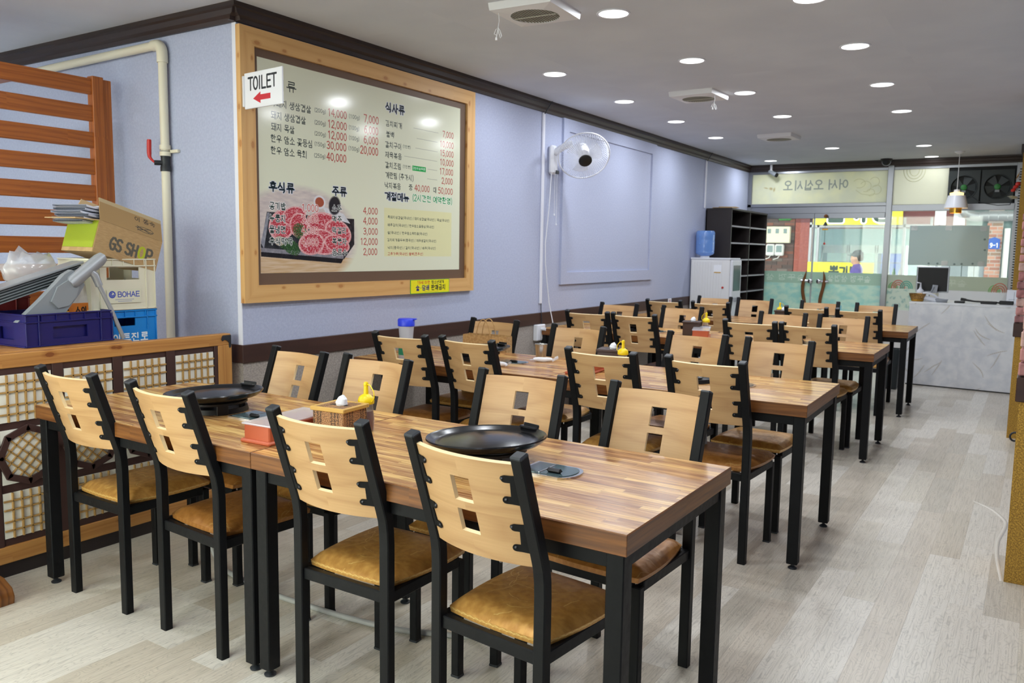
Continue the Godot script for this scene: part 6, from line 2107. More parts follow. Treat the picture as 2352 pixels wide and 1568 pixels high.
	crate(t, M.cyan, 0.345, 0.27, 0.30, Vector2(0.11, 0.045), 0.245)
	var q := MB.new()
	q.quad(Vector3(-0.15, 0.13, 0.1365), Vector3(0.15, 0.13, 0.1365), Vector3(0.15, 0.20, 0.1365), Vector3(-0.15, 0.20, 0.1365))
	part(t, "logo", q, M.logo_cyan, "white Korean lettering")
	t = thing("plastic_crate", "cream plastic crate with blue printed logo on blue crate", "crate", Vector3(-3.135, 1.082, -0.66), PI / 2, "plastic bottle crates")
	crate(t, M.off_white, 0.345, 0.27, 0.25, Vector2(0.17, 0.06), 0.178)
	q = MB.new()
	q.quad(Vector3(-0.09, 0.035, 0.1365), Vector3(0.09, 0.035, 0.1365), Vector3(0.09, 0.103, 0.1365), Vector3(-0.09, 0.103, 0.1365))
	part(t, "logo", q, M.logo_cream, "blue printed logo and lettering")
	t = thing("plastic_crate", "dark red plastic crate behind the navy crate", "crate", Vector3(-3.36, 0.9485, -0.12), PI / 2, "plastic bottle crates")
	crate(t, M.maroon, 0.42, 0.26, 0.235, Vector2(0.16, 0.05), 0.11)
	for k in 5:
		t = thing("green_bottle", "green glass bottle standing in the dark red crate, %s from left" % ["first", "second", "third", "fourth", "fifth"][k], "bottle", Vector3(-3.27 - 0.05 * (k % 2), 0.957, -0.01 - k * 0.06), 0.0, "green bottles in the red crate")
		part(t, "bottle_glass", MB.new().lathe(V2([0, 0, 0.026, 0, 0.026, 0.12, 0.012, 0.16, 0.011, 0.205, 0.013, 0.21, 0, 0.21]), 14), M.green_glass)
	# carton on the cream crate
	t = thing("cardboard_box", "open tilted cardboard carton with large grey lettering on cream crate", "box", Vector3(-3.125, 1.318, -0.665))
	t.basis = Basis(Vector3.RIGHT, -0.29) * Basis(Vector3.UP, PI / 2 + 0.03)
	var L := 0.345
	var W := 0.25
	var H := 0.155
	part(t, "side_lettered", bx(Vector3(0, H / 2, W / 2), Vector3(L, H, 0.004)), M.carton)
	q = MB.new()
	q.quad(Vector3(-L / 2, 0, W / 2 + 0.0025), Vector3(L / 2, 0, W / 2 + 0.0025), Vector3(L / 2, H, W / 2 + 0.0025), Vector3(-L / 2, H, W / 2 + 0.0025))
	part(t, "carton_print", q, M.carton_face, "brown board printed with large grey letters")
	part(t, "side", bx(Vector3(0, H / 2, -W / 2), Vector3(L, H, 0.004)), M.carton)
	part(t, "side", bx(Vector3(L / 2, H / 2, 0), Vector3(0.004, H, W)), M.carton)
	part(t, "side_green", bx(Vector3(-L / 2, H / 2, 0), Vector3(0.004, H, W)), M.carton)
	part(t, "green_print", bx(Vector3(-L / 2 - 0.003, H * 0.56, 0), Vector3(0.002, H * 0.86, W * 0.98)), M.lime_face, "lime green printed end")
	part(t, "bottom", bx(Vector3(0, 0.002, 0), Vector3(L, 0.004, W)), M.carton_in)
	var fl := part(t, "flap", MB.new().at(place(Vector3(0, H, W / 2), Vector3(-0.45, 0, 0))).box(Vector3(0, 0.062, 0), Vector3(L, 0.124, 0.004)), M.carton)
	q = MB.new().at(place(Vector3(0, H, W / 2), Vector3(-0.45, 0, 0)))
	q.quad(Vector3(-L / 2, 0, 0.0025), Vector3(L / 2, 0, 0.0025), Vector3(L / 2, 0.124, 0.0025), Vector3(-L / 2, 0.124, 0.0025))
	part(fl, "flap_writing", q, M.flap_face, "handwriting and a crossed-out scribble")
	part(t, "flap", MB.new().at(place(Vector3(-L / 2, H, 0), Vector3(0, 0, 1.8))).box(Vector3(0, 0.06, 0), Vector3(0.004, 0.12, W)), M.carton_in)
	part(t, "flap", MB.new().at(place(Vector3(0, H, -W / 2), Vector3(0.5, 0, 0))).box(Vector3(0, 0.06, 0), Vector3(L, 0.12, 0.004)), M.carton_in)
	# folded papers lying in the carton
	for k in 6:
		t = thing("folded_newspaper", "folded grey newspaper on the carton, %s of the pile" % ["bottom sheet", "second sheet", "third sheet", "fourth sheet", "fifth sheet", "top sheet"][k], "newspaper", Vector3(-3.14 + 0.006 * (k % 3), 1.495 + k * 0.014, -0.565 + 0.008 * (k % 2)), 0.25 + 0.07 * (k % 3), "newspapers on the carton")
		var nb := MB.new()
		for i in 8:
			var z0 := -0.11 + i * 0.0275
			var z1 := z0 + 0.0275
			var c0 := 0.9 * z0 * z0 + (0.03 * maxf(0.0, -z0))
			var c1 := 0.9 * z1 * z1 + (0.03 * maxf(0.0, -z1))
			var e := 0.009
			nb.quad(Vector3(-0.09, c0, z0), Vector3(-0.09, c1, z1), Vector3(0.09, c1, z1), Vector3(0.09, c0, z0))
			nb.quad(Vector3(-0.09, c1 + e, z1), Vector3(-0.09, c0 + e, z0), Vector3(0.09, c0 + e, z0), Vector3(0.09, c1 + e, z1))
			nb.quad(Vector3(0.09, c1, z1), Vector3(0.09, c1 + e, z1), Vector3(0.09, c0 + e, z0), Vector3(0.09, c0, z0))
			nb.quad(Vector3(-0.09, c0, z0), Vector3(-0.09, c0 + e, z0), Vector3(-0.09, c1 + e, z1), Vector3(-0.09, c1, z1))
		part(t, "paper_fold", nb, M.newsprint[k % 2])
	# grey floor cleaner head leaning out of the navy crate
	t = thing("floor_cleaner", "grey plastic floor cleaner head with metal rod in navy crate", "cleaner", Vector3(-2.96, 0.958, -0.30))
	var ax := Basis(Vector3(0, 0, -1), Vector3(0, 1, 0), Vector3.RIGHT)   # outline x along -z, out towards the room
	var plate := V2([-0.175, 0.10, 0.01, 0.10, 0.105, 0.215, 0.13, 0.255, 0.115, 0.30, 0.075, 0.325, 0.04, 0.305, -0.07, 0.195])
	part(t, "head_plate", MB.new().at(Transform3D(ax, Vector3.ZERO)).extrude(plate, 0.035), M.grey_plastic)
	part(t, "head_boss", MB.new().at(Transform3D(ax, Vector3(0.02, 0, 0))).extrude(V2([-0.03, 0.185, 0.0, 0.155, 0.05, 0.165, 0.085, 0.205, 0.10, 0.25, 0.06, 0.285, 0.0, 0.25]), 0.018, true), M.grey_plastic)
	part(t, "hinge_barrel", MB.new().tube([Vector3(0.02, 0.262, -0.062), Vector3(0.02, 0.268, -0.07), Vector3(0.02, 0.37, -0.203), Vector3(0.02, 0.385, -0.222), Vector3(0.02, 0.39, -0.23)], [0.02, 0.030, 0.030, 0.024, 0.008], 16), M.silver)
	part(t, "rod_joint", MB.new().tube([Vector3(0.03, 0.325, -0.145), Vector3(0.035, 0.30, -0.17), Vector3(0.035, 0.25, -0.19)], [0.014, 0.018, 0.016], 10), M.silver)
	part(t, "rod", MB.new().tube([Vector3(0.035, 0.27, -0.18), Vector3(0.036, 0.135, -0.243), Vector3(0.036, -0.005, -0.30)], 0.010, 10), M.silver)
	# ribbed dark panel
	t = thing("ribbed_panel", "dark ribbed plastic panel with pale edge leaning behind the cleaner", "panel", Vector3(-3.07, 1.20, -0.22))
	t.rotation.x = 0.30
	part(t, "panel_frame", bx(Vector3(0, 0.035, 0), Vector3(0.10, 0.012, 0.56), 0.003), M.silver)
	part(t, "panel_body", bx(Vector3(0, 0.0, 0), Vector3(0.05, 0.065, 0.55), 0.003), M.charcoal)
	for k in 5:
		part(t, "rib", bx(Vector3(0.028, 0.02 - k * 0.012, 0), Vector3(0.008, 0.004, 0.54), 0.001), M.grey_plastic)
	# bubble wrap and an orange bag
	t = thing("bubble_wrap", "crumpled bundle of clear bubble wrap behind the ribbed panel", "packaging", Vector3(-3.22, 1.185, -0.33))
	var bw := MB.new()
	var nz := noise(9.0, 88, 2)
	var seg := 18
	for i in seg:
		for j in 9:
			var f := func(a: int, b: int) -> Vector3:
				var th := TAU * a / seg
				var ph := PI * (b / 9.0) - PI / 2
				var d := Vector3(cos(ph) * cos(th), sin(ph), cos(ph) * sin(th))
				var r := 1.0 + 0.35 * nz.get_noise_3dv(d * 0.35)
				return Vector3(d.x * 0.07, d.y * 0.085 + 0.085, d.z * 0.12) * r
			var nn := func(a: int, b: int) -> Vector3:
				var p: Vector3 = f.call(a, b) - Vector3(0, 0.085, 0)
				return Vector3(p.x / 0.005, p.y / 0.007, p.z / 0.0144).normalized()
			bw.squad(f.call(i, j), f.call(i, j + 1), f.call(i + 1, j + 1), f.call(i + 1, j), nn.call(i, j), nn.call(i, j + 1), nn.call(i + 1, j + 1), nn.call(i + 1, j))
	part(t, "wrap", bw, M.wrap)
	t = thing("snack_bag", "orange and white printed bag beside the cream crate", "bag", Vector3(-3.05, 0.9485, -0.455), PI / 2)
	var sb := MB.new()
	for i in 8:
		var y0 := i * 0.034
		var y1 := y0 + 0.034
		var d0 := 0.022 * sin(PI * clampf(i / 8.0, 0.06, 0.96)) + 0.003
		var d1 := 0.022 * sin(PI * clampf((i + 1) / 8.0, 0.06, 0.96)) + 0.003
		for s in [-1.0, 1.0]:
			var A := Vector3(-0.055 * s, y0, d0 * s)
			var B := Vector3(0.055 * s, y0, d0 * s)
			var C := Vector3(0.055 * s, y1, d1 * s)
			var D := Vector3(-0.055 * s, y1, d1 * s)
			sb.quad(A, B, C, D, Vector2(0, 1 - i / 8.0), Vector2(1, 1 - i / 8.0), Vector2(1, 1 - (i + 1) / 8.0), Vector2(0, 1 - (i + 1) / 8.0))
			sb.quad(B, Vector3(0.055 * s, y0, -d0 * s), Vector3(0.055 * s, y1, -d1 * s), C)
	part(t, "bag_body", sb, M.snack)

# ------------------------------------------------------------------ back corner
func make_back_corner() -> void:
	var t := thing("bookcase", "tall dark brown open bookcase against the left wall", "bookcase", Vector3(-2.77, 0, -8.27))
	var D := 0.325
	var ln := 1.56
	part(t, "side_panel", span(Vector3(0, 0, -0.02), Vector3(D, 1.95, 0)), M.dark_wood)
	part(t, "side_panel", span(Vector3(0, 0, -ln), Vector3(D, 1.95, -ln + 0.02)), M.dark_wood)
	part(t, "divider", span(Vector3(0.012, 0, -ln / 2 - 0.01), Vector3(D - 0.002, 1.93, -ln / 2 + 0.01)), M.dark_wood)
	part(t, "top_panel", span(Vector3(0, 1.93, -ln), Vector3(D + 0.004, 1.952, 0.002), 0.002), M.dark_wood)
	part(t, "back_panel", span(Vector3(0, 0, -ln), Vector3(0.012, 1.93, 0)), M.dark_wood)
	for c in 2:
		for k in 9:
			var y := 1.735 - k * 0.207
			var z0 := -0.02 - c * (ln / 2)
			var sh := part(t, "shelf", span(Vector3(0.012, y - 0.009, z0), Vector3(D - 0.006, y + 0.009, z0 - ln / 2 + 0.03)), M.dark_wood)
			part(sh, "edge_band", span(Vector3(D - 0.006, y - 0.009, z0), Vector3(D - 0.004, y + 0.009, z0 - ln / 2 + 0.03)), M.dark_edge)
	t = thing("cardboard_sheet", "flattened tan cardboard lying on top of the bookcase", "cardboard", Vector3(-2.62, 1.958, -8.55), 0.12)
	part(t, "sheet", bx(Vector3(0, 0.004, 0), Vector3(0.24, 0.007, 0.42), 0.001), M.carton)
	part(t, "sheet", MB.new().at(place(Vector3(0.02, 0.024, -0.12), Vector3(0.10, 0.3, 0))).box(Vector3.ZERO, Vector3(0.22, 0.006, 0.3), 0.001), M.carton)
	# water dispenser
	t = thing("water_dispenser", "white upright water dispenser cabinet with grooved side in front of bookcase", "water dispenser", Vector3(-2.755, 0, -7.77))
	var w := 0.475
	var d := 0.36
	part(t, "cabinet", span(Vector3(0, 0.02, -d), Vector3(w, 1.325, 0), 0.006), M.white_matte)
	part(t, "top_cap", span(Vector3(-0.004, 1.325, -d), Vector3(w + 0.01, 1.345, 0.004), 0.004), M.white_gloss)
	for k in 11:
		part(t, "groove_strip", bx(Vector3(0.03 + k * 0.034, 0.67, 0.002), Vector3(0.029, 1.26, 0.004), 0.002), M.white_matte)
	part(t, "sticker", bx(Vector3(0.33, 1.22, 0.0055), Vector3(0.095, 0.085, 0.001)), M.paper)
	part(t, "sticker", bx(Vector3(0.33, 1.175, 0.0064), Vector3(0.08, 0.012, 0.0006)), M.tan)
	part(t, "lock", MB.new().tube([Vector3(0.40, 1.0, 0.002), Vector3(0.40, 1.0, 0.012)], 0.012, 10), M.red)
	part(t, "front_frame", span(Vector3(w, 0.06, -d + 0.01), Vector3(w + 0.03, 1.32, -0.01), 0.008), M.white_gloss)
	part(t, "front_window", span(Vector3(w + 0.028, 0.96, -d + 0.05), Vector3(w + 0.034, 1.26, -0.05), 0.002), M.dark_glass)
	for k in 3:
		part(t, "tap", bx(Vector3(w + 0.045, 0.86, -0.10 - k * 0.08), Vector3(0.03, 0.05, 0.03), 0.005), M.silver)
	t = thing("water_bottle", "large blue water bottle upside down on the white dispenser", "bottle", Vector3(-2.645, 1.345, -7.93))
	part(t, "collar", MB.new().lathe(V2([0, 0, 0.055, 0, 0.055, 0.02, 0, 0.02]), 18), M.white_gloss)
	part(t, "bottle_shell", MB.new().lathe(V2([0.03, 0.005, 0.05, 0.02, 0.10, 0.04, 0.112, 0.06, 0.108, 0.075, 0.112, 0.09, 0.112, 0.20, 0.108, 0.212, 0.112, 0.225, 0.112, 0.30, 0.10, 0.32, 0, 0.322]), 28), M.bottle_blue, "translucent blue shell")
	part(t, "grip", bx(Vector3(-0.03, 0.21, 0.106), Vector3(0.03, 0.12, 0.014), 0.005), M.bottle_blue)
	# cash desk
	t = thing("cash_desk", "white marble-patterned cash desk at the back right", "counter", Vector3(-0.40, 0, -8.17), -0.05)
	part(t, "front_panel", span(Vector3(0, 0.012, -0.02), Vector3(1.02, 0.885, 0), 0.001), M.marble)
	part(t, "side_panel", span(Vector3(0, 0.012, -0.66), Vector3(0.02, 0.885, -0.02)), M.marble)
	part(t, "side_panel", span(Vector3(1.0, 0.012, -0.66), Vector3(1.02, 0.885, -0.02)), M.marble)
	part(t, "worktop", span(Vector3(-0.004, 0.885, -0.68), Vector3(1.024, 0.908, 0.004), 0.002), M.marble)
	part(t, "plinth", span(Vector3(0.01, 0, -0.64), Vector3(1.01, 0.012, -0.006)), M.vent_black)
	var y := 0.9085
	t = thing("monitor", "black flat monitor with silver frame seen on the cash desk", "monitor", Vector3(-0.235, y, -8.62), 0.04)
	part(t, "monitor_frame", bx(Vector3(0, 0.235, 0), Vector3(0.33, 0.29, 0.025), 0.004), M.silver)
	part(t, "monitor_back", bx(Vector3(0, 0.235, 0.013), Vector3(0.30, 0.262, 0.006), 0.001), M.monitor, "black screen face")
	part(t, "stand", bx(Vector3(0.005, 0.06, -0.01), Vector3(0.06, 0.12, 0.02), 0.003), M.silver)
	part(t, "stand_foot", bx(Vector3(0, 0.006, 0), Vector3(0.2, 0.012, 0.15), 0.004), M.silver)
	t = thing("card_stand", "slanted silver display stand in front of the monitor", "stand", Vector3(-0.20, y, -8.50), 0.2)
	part(t, "stand_plate", MB.new().at(place(Vector3(0, 0.09, 0), Vector3(-0.25, 0, -0.12))).box(Vector3.ZERO, Vector3(0.055, 0.18, 0.012), 0.003), M.silver)
	part(t, "stand_leg", MB.new().at(place(Vector3(-0.035, 0.085, -0.01), Vector3(0.1, 0, -0.35))).box(Vector3.ZERO, Vector3(0.012, 0.17, 0.03), 0.003), M.silver)
	t = thing("mosaic_bowl", "gold and brown mosaic bowl on the desk corner", "bowl", Vector3(-0.345, y, -8.33))
	part(t, "bowl_wall", MB.new().lathe(V2([0, 0, 0.055, 0, 0.06, 0.006, 0.078, 0.05, 0.088, 0.085, 0.084, 0.085, 0.072, 0.05, 0.05, 0.012, 0, 0.010]), 26), M.mosaic)
	part(t, "bowl_band", MB.new().lathe(V2([0.0595, 0.002, 0.064, 0.010, 0.0665, 0.020]), 26), M.brass)
	t = thing("soap_dispenser", "white pump soap bottle standing behind the mosaic bowl", "bottle", Vector3(-0.335, y, -8.47))
	part(t, "bottle_body", MB.new().lathe(V2([0, 0, 0.035, 0, 0.037, 0.09, 0.034, 0.115, 0.014, 0.135, 0.012, 0.15]), 18), M.white_gloss)
	part(t, "pump", MB.new().tube([Vector3(0, 0.14, 0), Vector3(0, 0.195, 0), Vector3(-0.04, 0.2, 0)], [0.012, 0.007, 0.007], 8), M.white_gloss)
	t = thing("desk_phone", "white card reader phone with curved handset on the desk", "phone", Vector3(-0.235, y, -8.38), 0.3)
	part(t, "phone_base", MB.new().at(place(Vector3(0, 0.03, 0), Vector3(0, 0, -0.22))).box(Vector3.ZERO, Vector3(0.15, 0.05, 0.11), 0.014), M.white_gloss)
	part(t, "handset", MB.new().tube(smooth([Vector3(-0.07, 0.085, 0.03), Vector3(-0.02, 0.09, 0.03), Vector3(0.04, 0.07, 0.03), Vector3(0.09, 0.035, 0.03)]), 0.013, 10), M.white_gloss)
	part(t, "cup_behind", MB.new().at(place(Vector3(0.07, 0, -0.10))).lathe(V2([0, 0, 0.04, 0, 0.045, 0.09, 0.042, 0.09]), 18), M.off_white)
	t = thing("sweets_tray", "grey tray of small wrapped sweets on the desk", "tray", Vector3(-0.10, y, -8.30))
	part(t, "tray_wall", MB.new().at(place(Vector3.ZERO)).lathe(V2([0, 0, 0.065, 0, 0.07, 0.006, 0.085, 0.036, 0.081, 0.036, 0.066, 0.008, 0, 0.006]), 4, false, PI / 4, TAU + PI / 4), M.silver)
	for k in 6:
		t = thing("wrapped_sweet", ["tiny red wrapped sweet in the desk tray", "tiny white wrapped sweet in the desk tray", "tiny cream wrapped sweet in the desk tray"][k % 3], "sweet", Vector3(-0.10 + cos(k * 1.9) * 0.032, y + 0.012, -8.30 + sin(k * 1.9) * 0.032), k * 0.9, "sweets in the desk tray")
		part(t, "sweet_wrap", MB.new().tube([Vector3(-0.02, 0.008, 0), Vector3(-0.012, 0.008, 0), Vector3(0, 0.008, 0), Vector3(0.012, 0.008, 0), Vector3(0.02, 0.008, 0)], [0.007, 0.003, 0.009, 0.003, 0.007], 8), [M.red, M.paper, M.off_white][k % 3])
	for k in 3:
		var pz := Vector3([0.07, 0.34, 0.50][k], y, [-8.30, -8.32, -8.36][k])
		t = thing("pen_case", ["thin black pen case lying on the desk by the tray", "black card reader lying on the desk", "black receipt gadget at the desk's right end"][k], "gadget", pz, -0.05)
		part(t, "case_body", bx(Vector3(0, 0.011 + k * 0.004, 0), Vector3([0.10, 0.15, 0.13][k], 0.022 + k * 0.008, 0.05), 0.006), M.monitor)
		part(t, "case_label", bx(Vector3(0.01, 0.0235 + k * 0.008, 0.0), Vector3(0.05, 0.001, 0.02)), M.silver)
	t = thing("hand_scanner", "long black handheld wand lying across the desk", "gadget", Vector3(0.22, y, -8.42), -0.1)
	part(t, "wand_handle", MB.new().tube([Vector3(-0.11, 0.03, 0), Vector3(-0.02, 0.018, 0), Vector3(0.22, 0.014, 0)], [0.012, 0.009, 0.009], 8), M.monitor)
	part(t, "wand_head", MB.new().tube([Vector3(-0.15, 0.036, 0), Vector3(-0.10, 0.03, 0)], [0.017, 0.015], 10), M.monitor)
	t = thing("note_card", "small white note card standing at the desk's right end", "card", Vector3(0.54, y, -8.60), -0.1)
	part(t, "card", MB.new().at(place(Vector3(0, 0.075, 0), Vector3(-0.12, 0, 0))).box(Vector3.ZERO, Vector3(0.10, 0.145, 0.003)), M.paper)
	part(t, "card_line", MB.new().at(place(Vector3(0, 0.075, 0.0025), Vector3(-0.12, 0, 0))).box(Vector3(0.02, 0, 0), Vector3(0.003, 0.10, 0.001)).box(Vector3(0.0, -0.03, 0), Vector3(0.06, 0.003, 0.001)), M.grey_plastic)
	# bag on the far aisle chair post
	t = thing("black_bin", "dark grey bin standing between farthest table and cash desk", "bin", Vector3(-0.50, 0, -7.75))
	part(t, "bin_wall", MB.new().lathe(V2([0, 0, 0.11, 0, 0.115, 0.01, 0.13, 0.42, 0.122, 0.42, 0.106, 0.02, 0, 0.018]), 4, false, PI / 4, TAU + PI / 4), M.charcoal)
	part(t, "bin_rim", MB.new().at(place(Vector3(0, 0.42, 0))).lathe(V2([0.122, -0.006, 0.134, -0.006, 0.134, 0.006, 0.122, 0.006]), 4, false, PI / 4, TAU + PI / 4), M.charcoal)

# ------------------------------------------------------------------ street behind the glass
func brick_field(t: Node3D, x0: float, x1: float, y0: float, y1: float, z: float, bl: float, bh: float, mats: Array, joint: float) -> void:
	var y := y0
	var row := 0
	while y + bh <= y1 + 0.001:
		var x := x0 - (bl / 2 if row % 2 else 0.0)
		while x < x1 - 0.01:
			var a := maxf(x, x0)
			var b := minf(x + bl - joint, x1)
			if b - a > 0.02:
				part(t, "brick", span(Vector3(a, y, z - 0.03), Vector3(b, y + bh - joint, z + 0.008 + rng.randf() * 0.004)), mats[rng.randi() % mats.size()])
			x += bl
		y += bh
		row += 1

func make_street() -> void:
	var z := -15.0
	var g := struct("ground", span(Vector3(-12, STREET - 0.1, -15.2), Vector3(10, STREET, -10.1)), M.street)
	part(g, "doorstep", span(Vector3(-3.0, STREET, -10.5), Vector3(0.8, -0.02, -10.1), 0.01), M.concrete)
	# dark old brick wall with meters
	var t := thing("meter_wall", "dark weathered brick wall carrying electric meters across the street", "wall", Vector3(-4.1, STREET, z))
	part(t, "wall_core", span(Vector3(-7.6, 0, -0.3), Vector3(0.76, 3.4, -0.02)), M.mortar_dark)
	brick_field(t, -0.7, 0.76, 0.9, 2.5, -0.02, 0.21, 0.07, M.old_brick, 0.012)
	t = thing("brick_pier", "reddish brick-clad pier left of the opposite shop", "pillar", Vector3(-3.32, STREET, z))
	part(t, "pier_core", span(Vector3(0, 0, -0.3), Vector3(0.29, 3.4, 0.02)), M.pier)
	part(t, "pier_band", span(Vector3(0, 2.22, -0.3), Vector3(1.6, 2.7, 0.03)), M.pier_dark)
	t = thing("meter_box", "cream box with three electric meter windows on dark brick wall", "meter box", Vector3(-3.65, 1.78, z + 0.01))
	part(t, "box_body", bx(Vector3(0, 0, 0.05), Vector3(0.50, 0.32, 0.10), 0.008), M.off_white)
	for k in 3:
		part(t, "meter_window", bx(Vector3(-0.15 + k * 0.155, 0.07, 0.101), Vector3(0.066, 0.09, 0.006), 0.002), M.dark_glass)
	for k in 2:
		t = thing("electric_meter", ["left small white electric meter below the cream meter box", "right small white electric meter below the cream meter box"][k], "meter", Vector3(-3.77 + k * 0.175, 1.48, z + 0.01), 0.0, "small electric meters")
		part(t, "meter_case", bx(Vector3(0, 0, 0.05), Vector3(0.165, 0.23, 0.10), 0.02), M.white_matte)
		part(t, "meter_window", bx(Vector3(0, 0.02, 0.101), Vector3(0.11, 0.13, 0.005), 0.003), M.dark_glass)
		part(t, "meter_cable", MB.new().tube([Vector3(0, -0.11, 0.04), Vector3(-0.03, -0.16, 0.04), Vector3(-0.12, -0.19, 0.03)], 0.010, 6), M.white_matte)
	t = thing("green_lamp_sign", "blurred green sign high on the dark brick wall", "sign", Vector3(-3.52, 2.12, z + 0.02))
	part(t, "sign_face", bx(Vector3(0, 0, 0.03), Vector3(0.25, 0.12, 0.05), 0.02), M.green)
	# opposite shop
	t = thing("glass_shop", "glazed shop with aluminium frames across the street", "shop", Vector3(-3.05, STREET, z))
	for x in [0.0, 0.14, 1.42, 1.66, 2.1]:
		part(t, "mullion", span(Vector3(x, 0, -0.03), Vector3(x + 0.045, 2.3, 0.03), 0.003), M.alu)
	for y in [0.05, 2.12]:
		part(t, "transom_bar", span(Vector3(0, y, -0.03), Vector3(2.1, y + 0.06, 0.03), 0.003), M.alu)
	part(t, "shop_glass", span(Vector3(0.0, 0.1, -0.006), Vector3(2.1, 2.15, 0.0)), M.shop_glass)
	part(t, "back_wall", span(Vector3(-0.4, 0, -2.6), Vector3(2.6, 2.9, -2.5)), M.shop_wall)
	part(t, "side_wall", span(Vector3(-0.45, 0, -2.6), Vector3(-0.35, 2.9, -0.1)), M.shop_wall)
	part(t, "shop_ceiling", span(Vector3(-0.4, 2.6, -2.6), Vector3(2.6, 2.7, -0.05)), M.shop_dark)
	part(t, "shop_fascia", span(Vector3(0, 2.1, -0.1), Vector3(2.1, 3.4, -0.03)), M.pier_dark)
	t = thing("shop_sign", "large yellow lit sign with dark Korean letters above opposite shop", "sign", Vector3(-2.18, 2.22, z + 0.10))
	part(t, "sign_case", bx(Vector3(0, 0, 0), Vector3(1.56, 0.50, 0.10), 0.004), M.yellow)
	var q := MB.new()
	q.quad(Vector3(-0.78, -0.25, 0.0515), Vector3(0.78, -0.25, 0.0515), Vector3(0.78, 0.25, 0.0515), Vector3(-0.78, 0.25, 0.0515))
	part(t, "sign_light_face", q, M.sign_top, "glowing yellow face with dark green letters")
	t = thing("window_banner", "yellow banner with dark Korean letters in opposite shop window", "banner", Vector3(-2.45, 1.10, z + 0.03))
	part(t, "banner_sheet", bx(Vector3(0, 0, 0), Vector3(1.20, 0.32, 0.006)), M.yellow)
	q = MB.new()
	q.quad(Vector3(-0.6, -0.16, 0.0035), Vector3(0.6, -0.16, 0.0035), Vector3(0.6, 0.16, 0.0035), Vector3(-0.6, 0.16, 0.0035))
	part(t, "banner_print", q, M.banner)
	for k in 3:
		t = thing("display_fridge", ["glass-door drinks fridge at left inside opposite shop", "glass-door drinks fridge behind the walking man", "glass-door drinks fridge with blue light in opposite shop"][k], "fridge", Vector3(-2.72 + k * 0.52, STREET, z - 0.75), 0.0, "drinks fridges in the opposite shop")
		part(t, "fridge_case", MB.new().box(Vector3(-0.245, 0.9, -0.25), Vector3(0.03, 1.8, 0.5)).box(Vector3(0.245, 0.9, -0.25), Vector3(0.03, 1.8, 0.5)).box(Vector3(0, 1.72, -0.25), Vector3(0.5, 0.16, 0.5)).box(Vector3(0, 0.15, -0.25), Vector3(0.5, 0.3, 0.5)), M.fridge)
		part(t, "fridge_light_panel", bx(Vector3(0, 0.98, -0.48), Vector3(0.46, 1.36, 0.02)), [M.fridge_glow, M.fridge_glow, M.fridge_blue][k])
		part(t, "door_handle", bx(Vector3(0.2, 1.1, 0.02), Vector3(0.02, 0.5, 0.02), 0.004), M.alu)
		for s in 4:
			part(t, "shelf", bx(Vector3(0, 0.5 + s * 0.32, -0.25), Vector3(0.46, 0.012, 0.4)), M.alu)
		for s in 8:
			var bt := thing("drink_bottle", "%s drink bottle on the %s shelf of the %s fridge across the street" % [["green", "white", "blue", "lime"][(s + k) % 4], ["lower", "upper"][s / 4], ["left", "middle", "right"][k]], "bottle", t.position + Vector3(-0.17 + (s % 4) * 0.11, 0.826 + (s / 4) * 0.32, -0.2), 0.0, "drinks in the shop fridges")
			part(bt, "bottle_shell", MB.new().lathe(V2([0, 0, 0.034, 0, 0.034, 0.13, 0.014, 0.18, 0.014, 0.21, 0, 0.21]), 10), [M.green, M.white_matte, M.cyan, M.lime][(s + k) % 4])
	var sl := AreaLight3D.new()  # out of view, placed to light the opposite shop inside
	sl.name = "unseen_shop_lamp"
	add_child(sl)
	sl.position = Vector3(-2.0, 2.36, z - 0.9)
	sl.rotation.x = -PI / 2
	sl.area_size = Vector2(1.6, 0.1)
	sl.light_color = Color(0.9, 1.0, 1.0)
	sl.light_energy = 0.4
	sl.shadow_enabled = true
	t = thing("unseen_shop_light", "unseen white strip light placed inside the opposite shop", "lamp", Vector3(-2.0, 2.39, z - 0.9))
	part(t, "lamp_tube", bx(Vector3(0, -0.01, 0), Vector3(1.6, 0.02, 0.06), 0.004), M.lens)
	part(t, "lamp_housing", bx(Vector3(0, 0.005, 0), Vector3(1.62, 0.02, 0.12), 0.004), M.white_matte)
	# house to the right: dark fascia, pale shutters, brick pier with number plate, duct
	t = thing("corner_house", "house across the street with pale panels and brick pier", "building", Vector3(-1.0, STREET, z))
	part(t, "house_wall", span(Vector3(0.0, 0, -0.4), Vector3(3.2, 3.4, -0.06)), M.shop_wall)
	part(t, "fascia", span(Vector3(-0.42, 2.12, -0.05), Vector3(0.62, 2.9, 0.02)), M.pier_dark)
	for k in 5:
		part(t, "shutter_panel", span(Vector3(0.02 + k * 0.195, 0.1, -0.06), Vector3(0.205 + k * 0.195, 2.05, -0.03), 0.004), M.shutter)
	for k in 2:
		part(t, "lit_window", span(Vector3(0.12 + k * 0.30, 2.16, 0.02), Vector3(0.16 + k * 0.30 + 0.14, 2.62, 0.03)), M.white_gloss)
	part(t, "pier_core", span(Vector3(0.96, 0, -0.2), Vector3(1.19, 3.4, -0.01)), M.mortar)
	brick_field(t, 0.95, 1.19, 0.8, 2.25, -0.01, 0.165, 0.064, M.house_brick, 0.016)
	part(t, "drainpipe", MB.new().tube([Vector3(1.26, 0, 0.05), Vector3(1.26, 2.1, 0.05)], 0.045, 12), M.white_matte)
	part(t, "side_door", span(Vector3(1.32, 0, -0.06), Vector3(1.6, 2.3, -0.02)), M.alu)
	t = thing("air_duct", "silver bent ventilation duct high on the house across street", "duct", Vector3(-0.35, 2.13, z + 0.12))
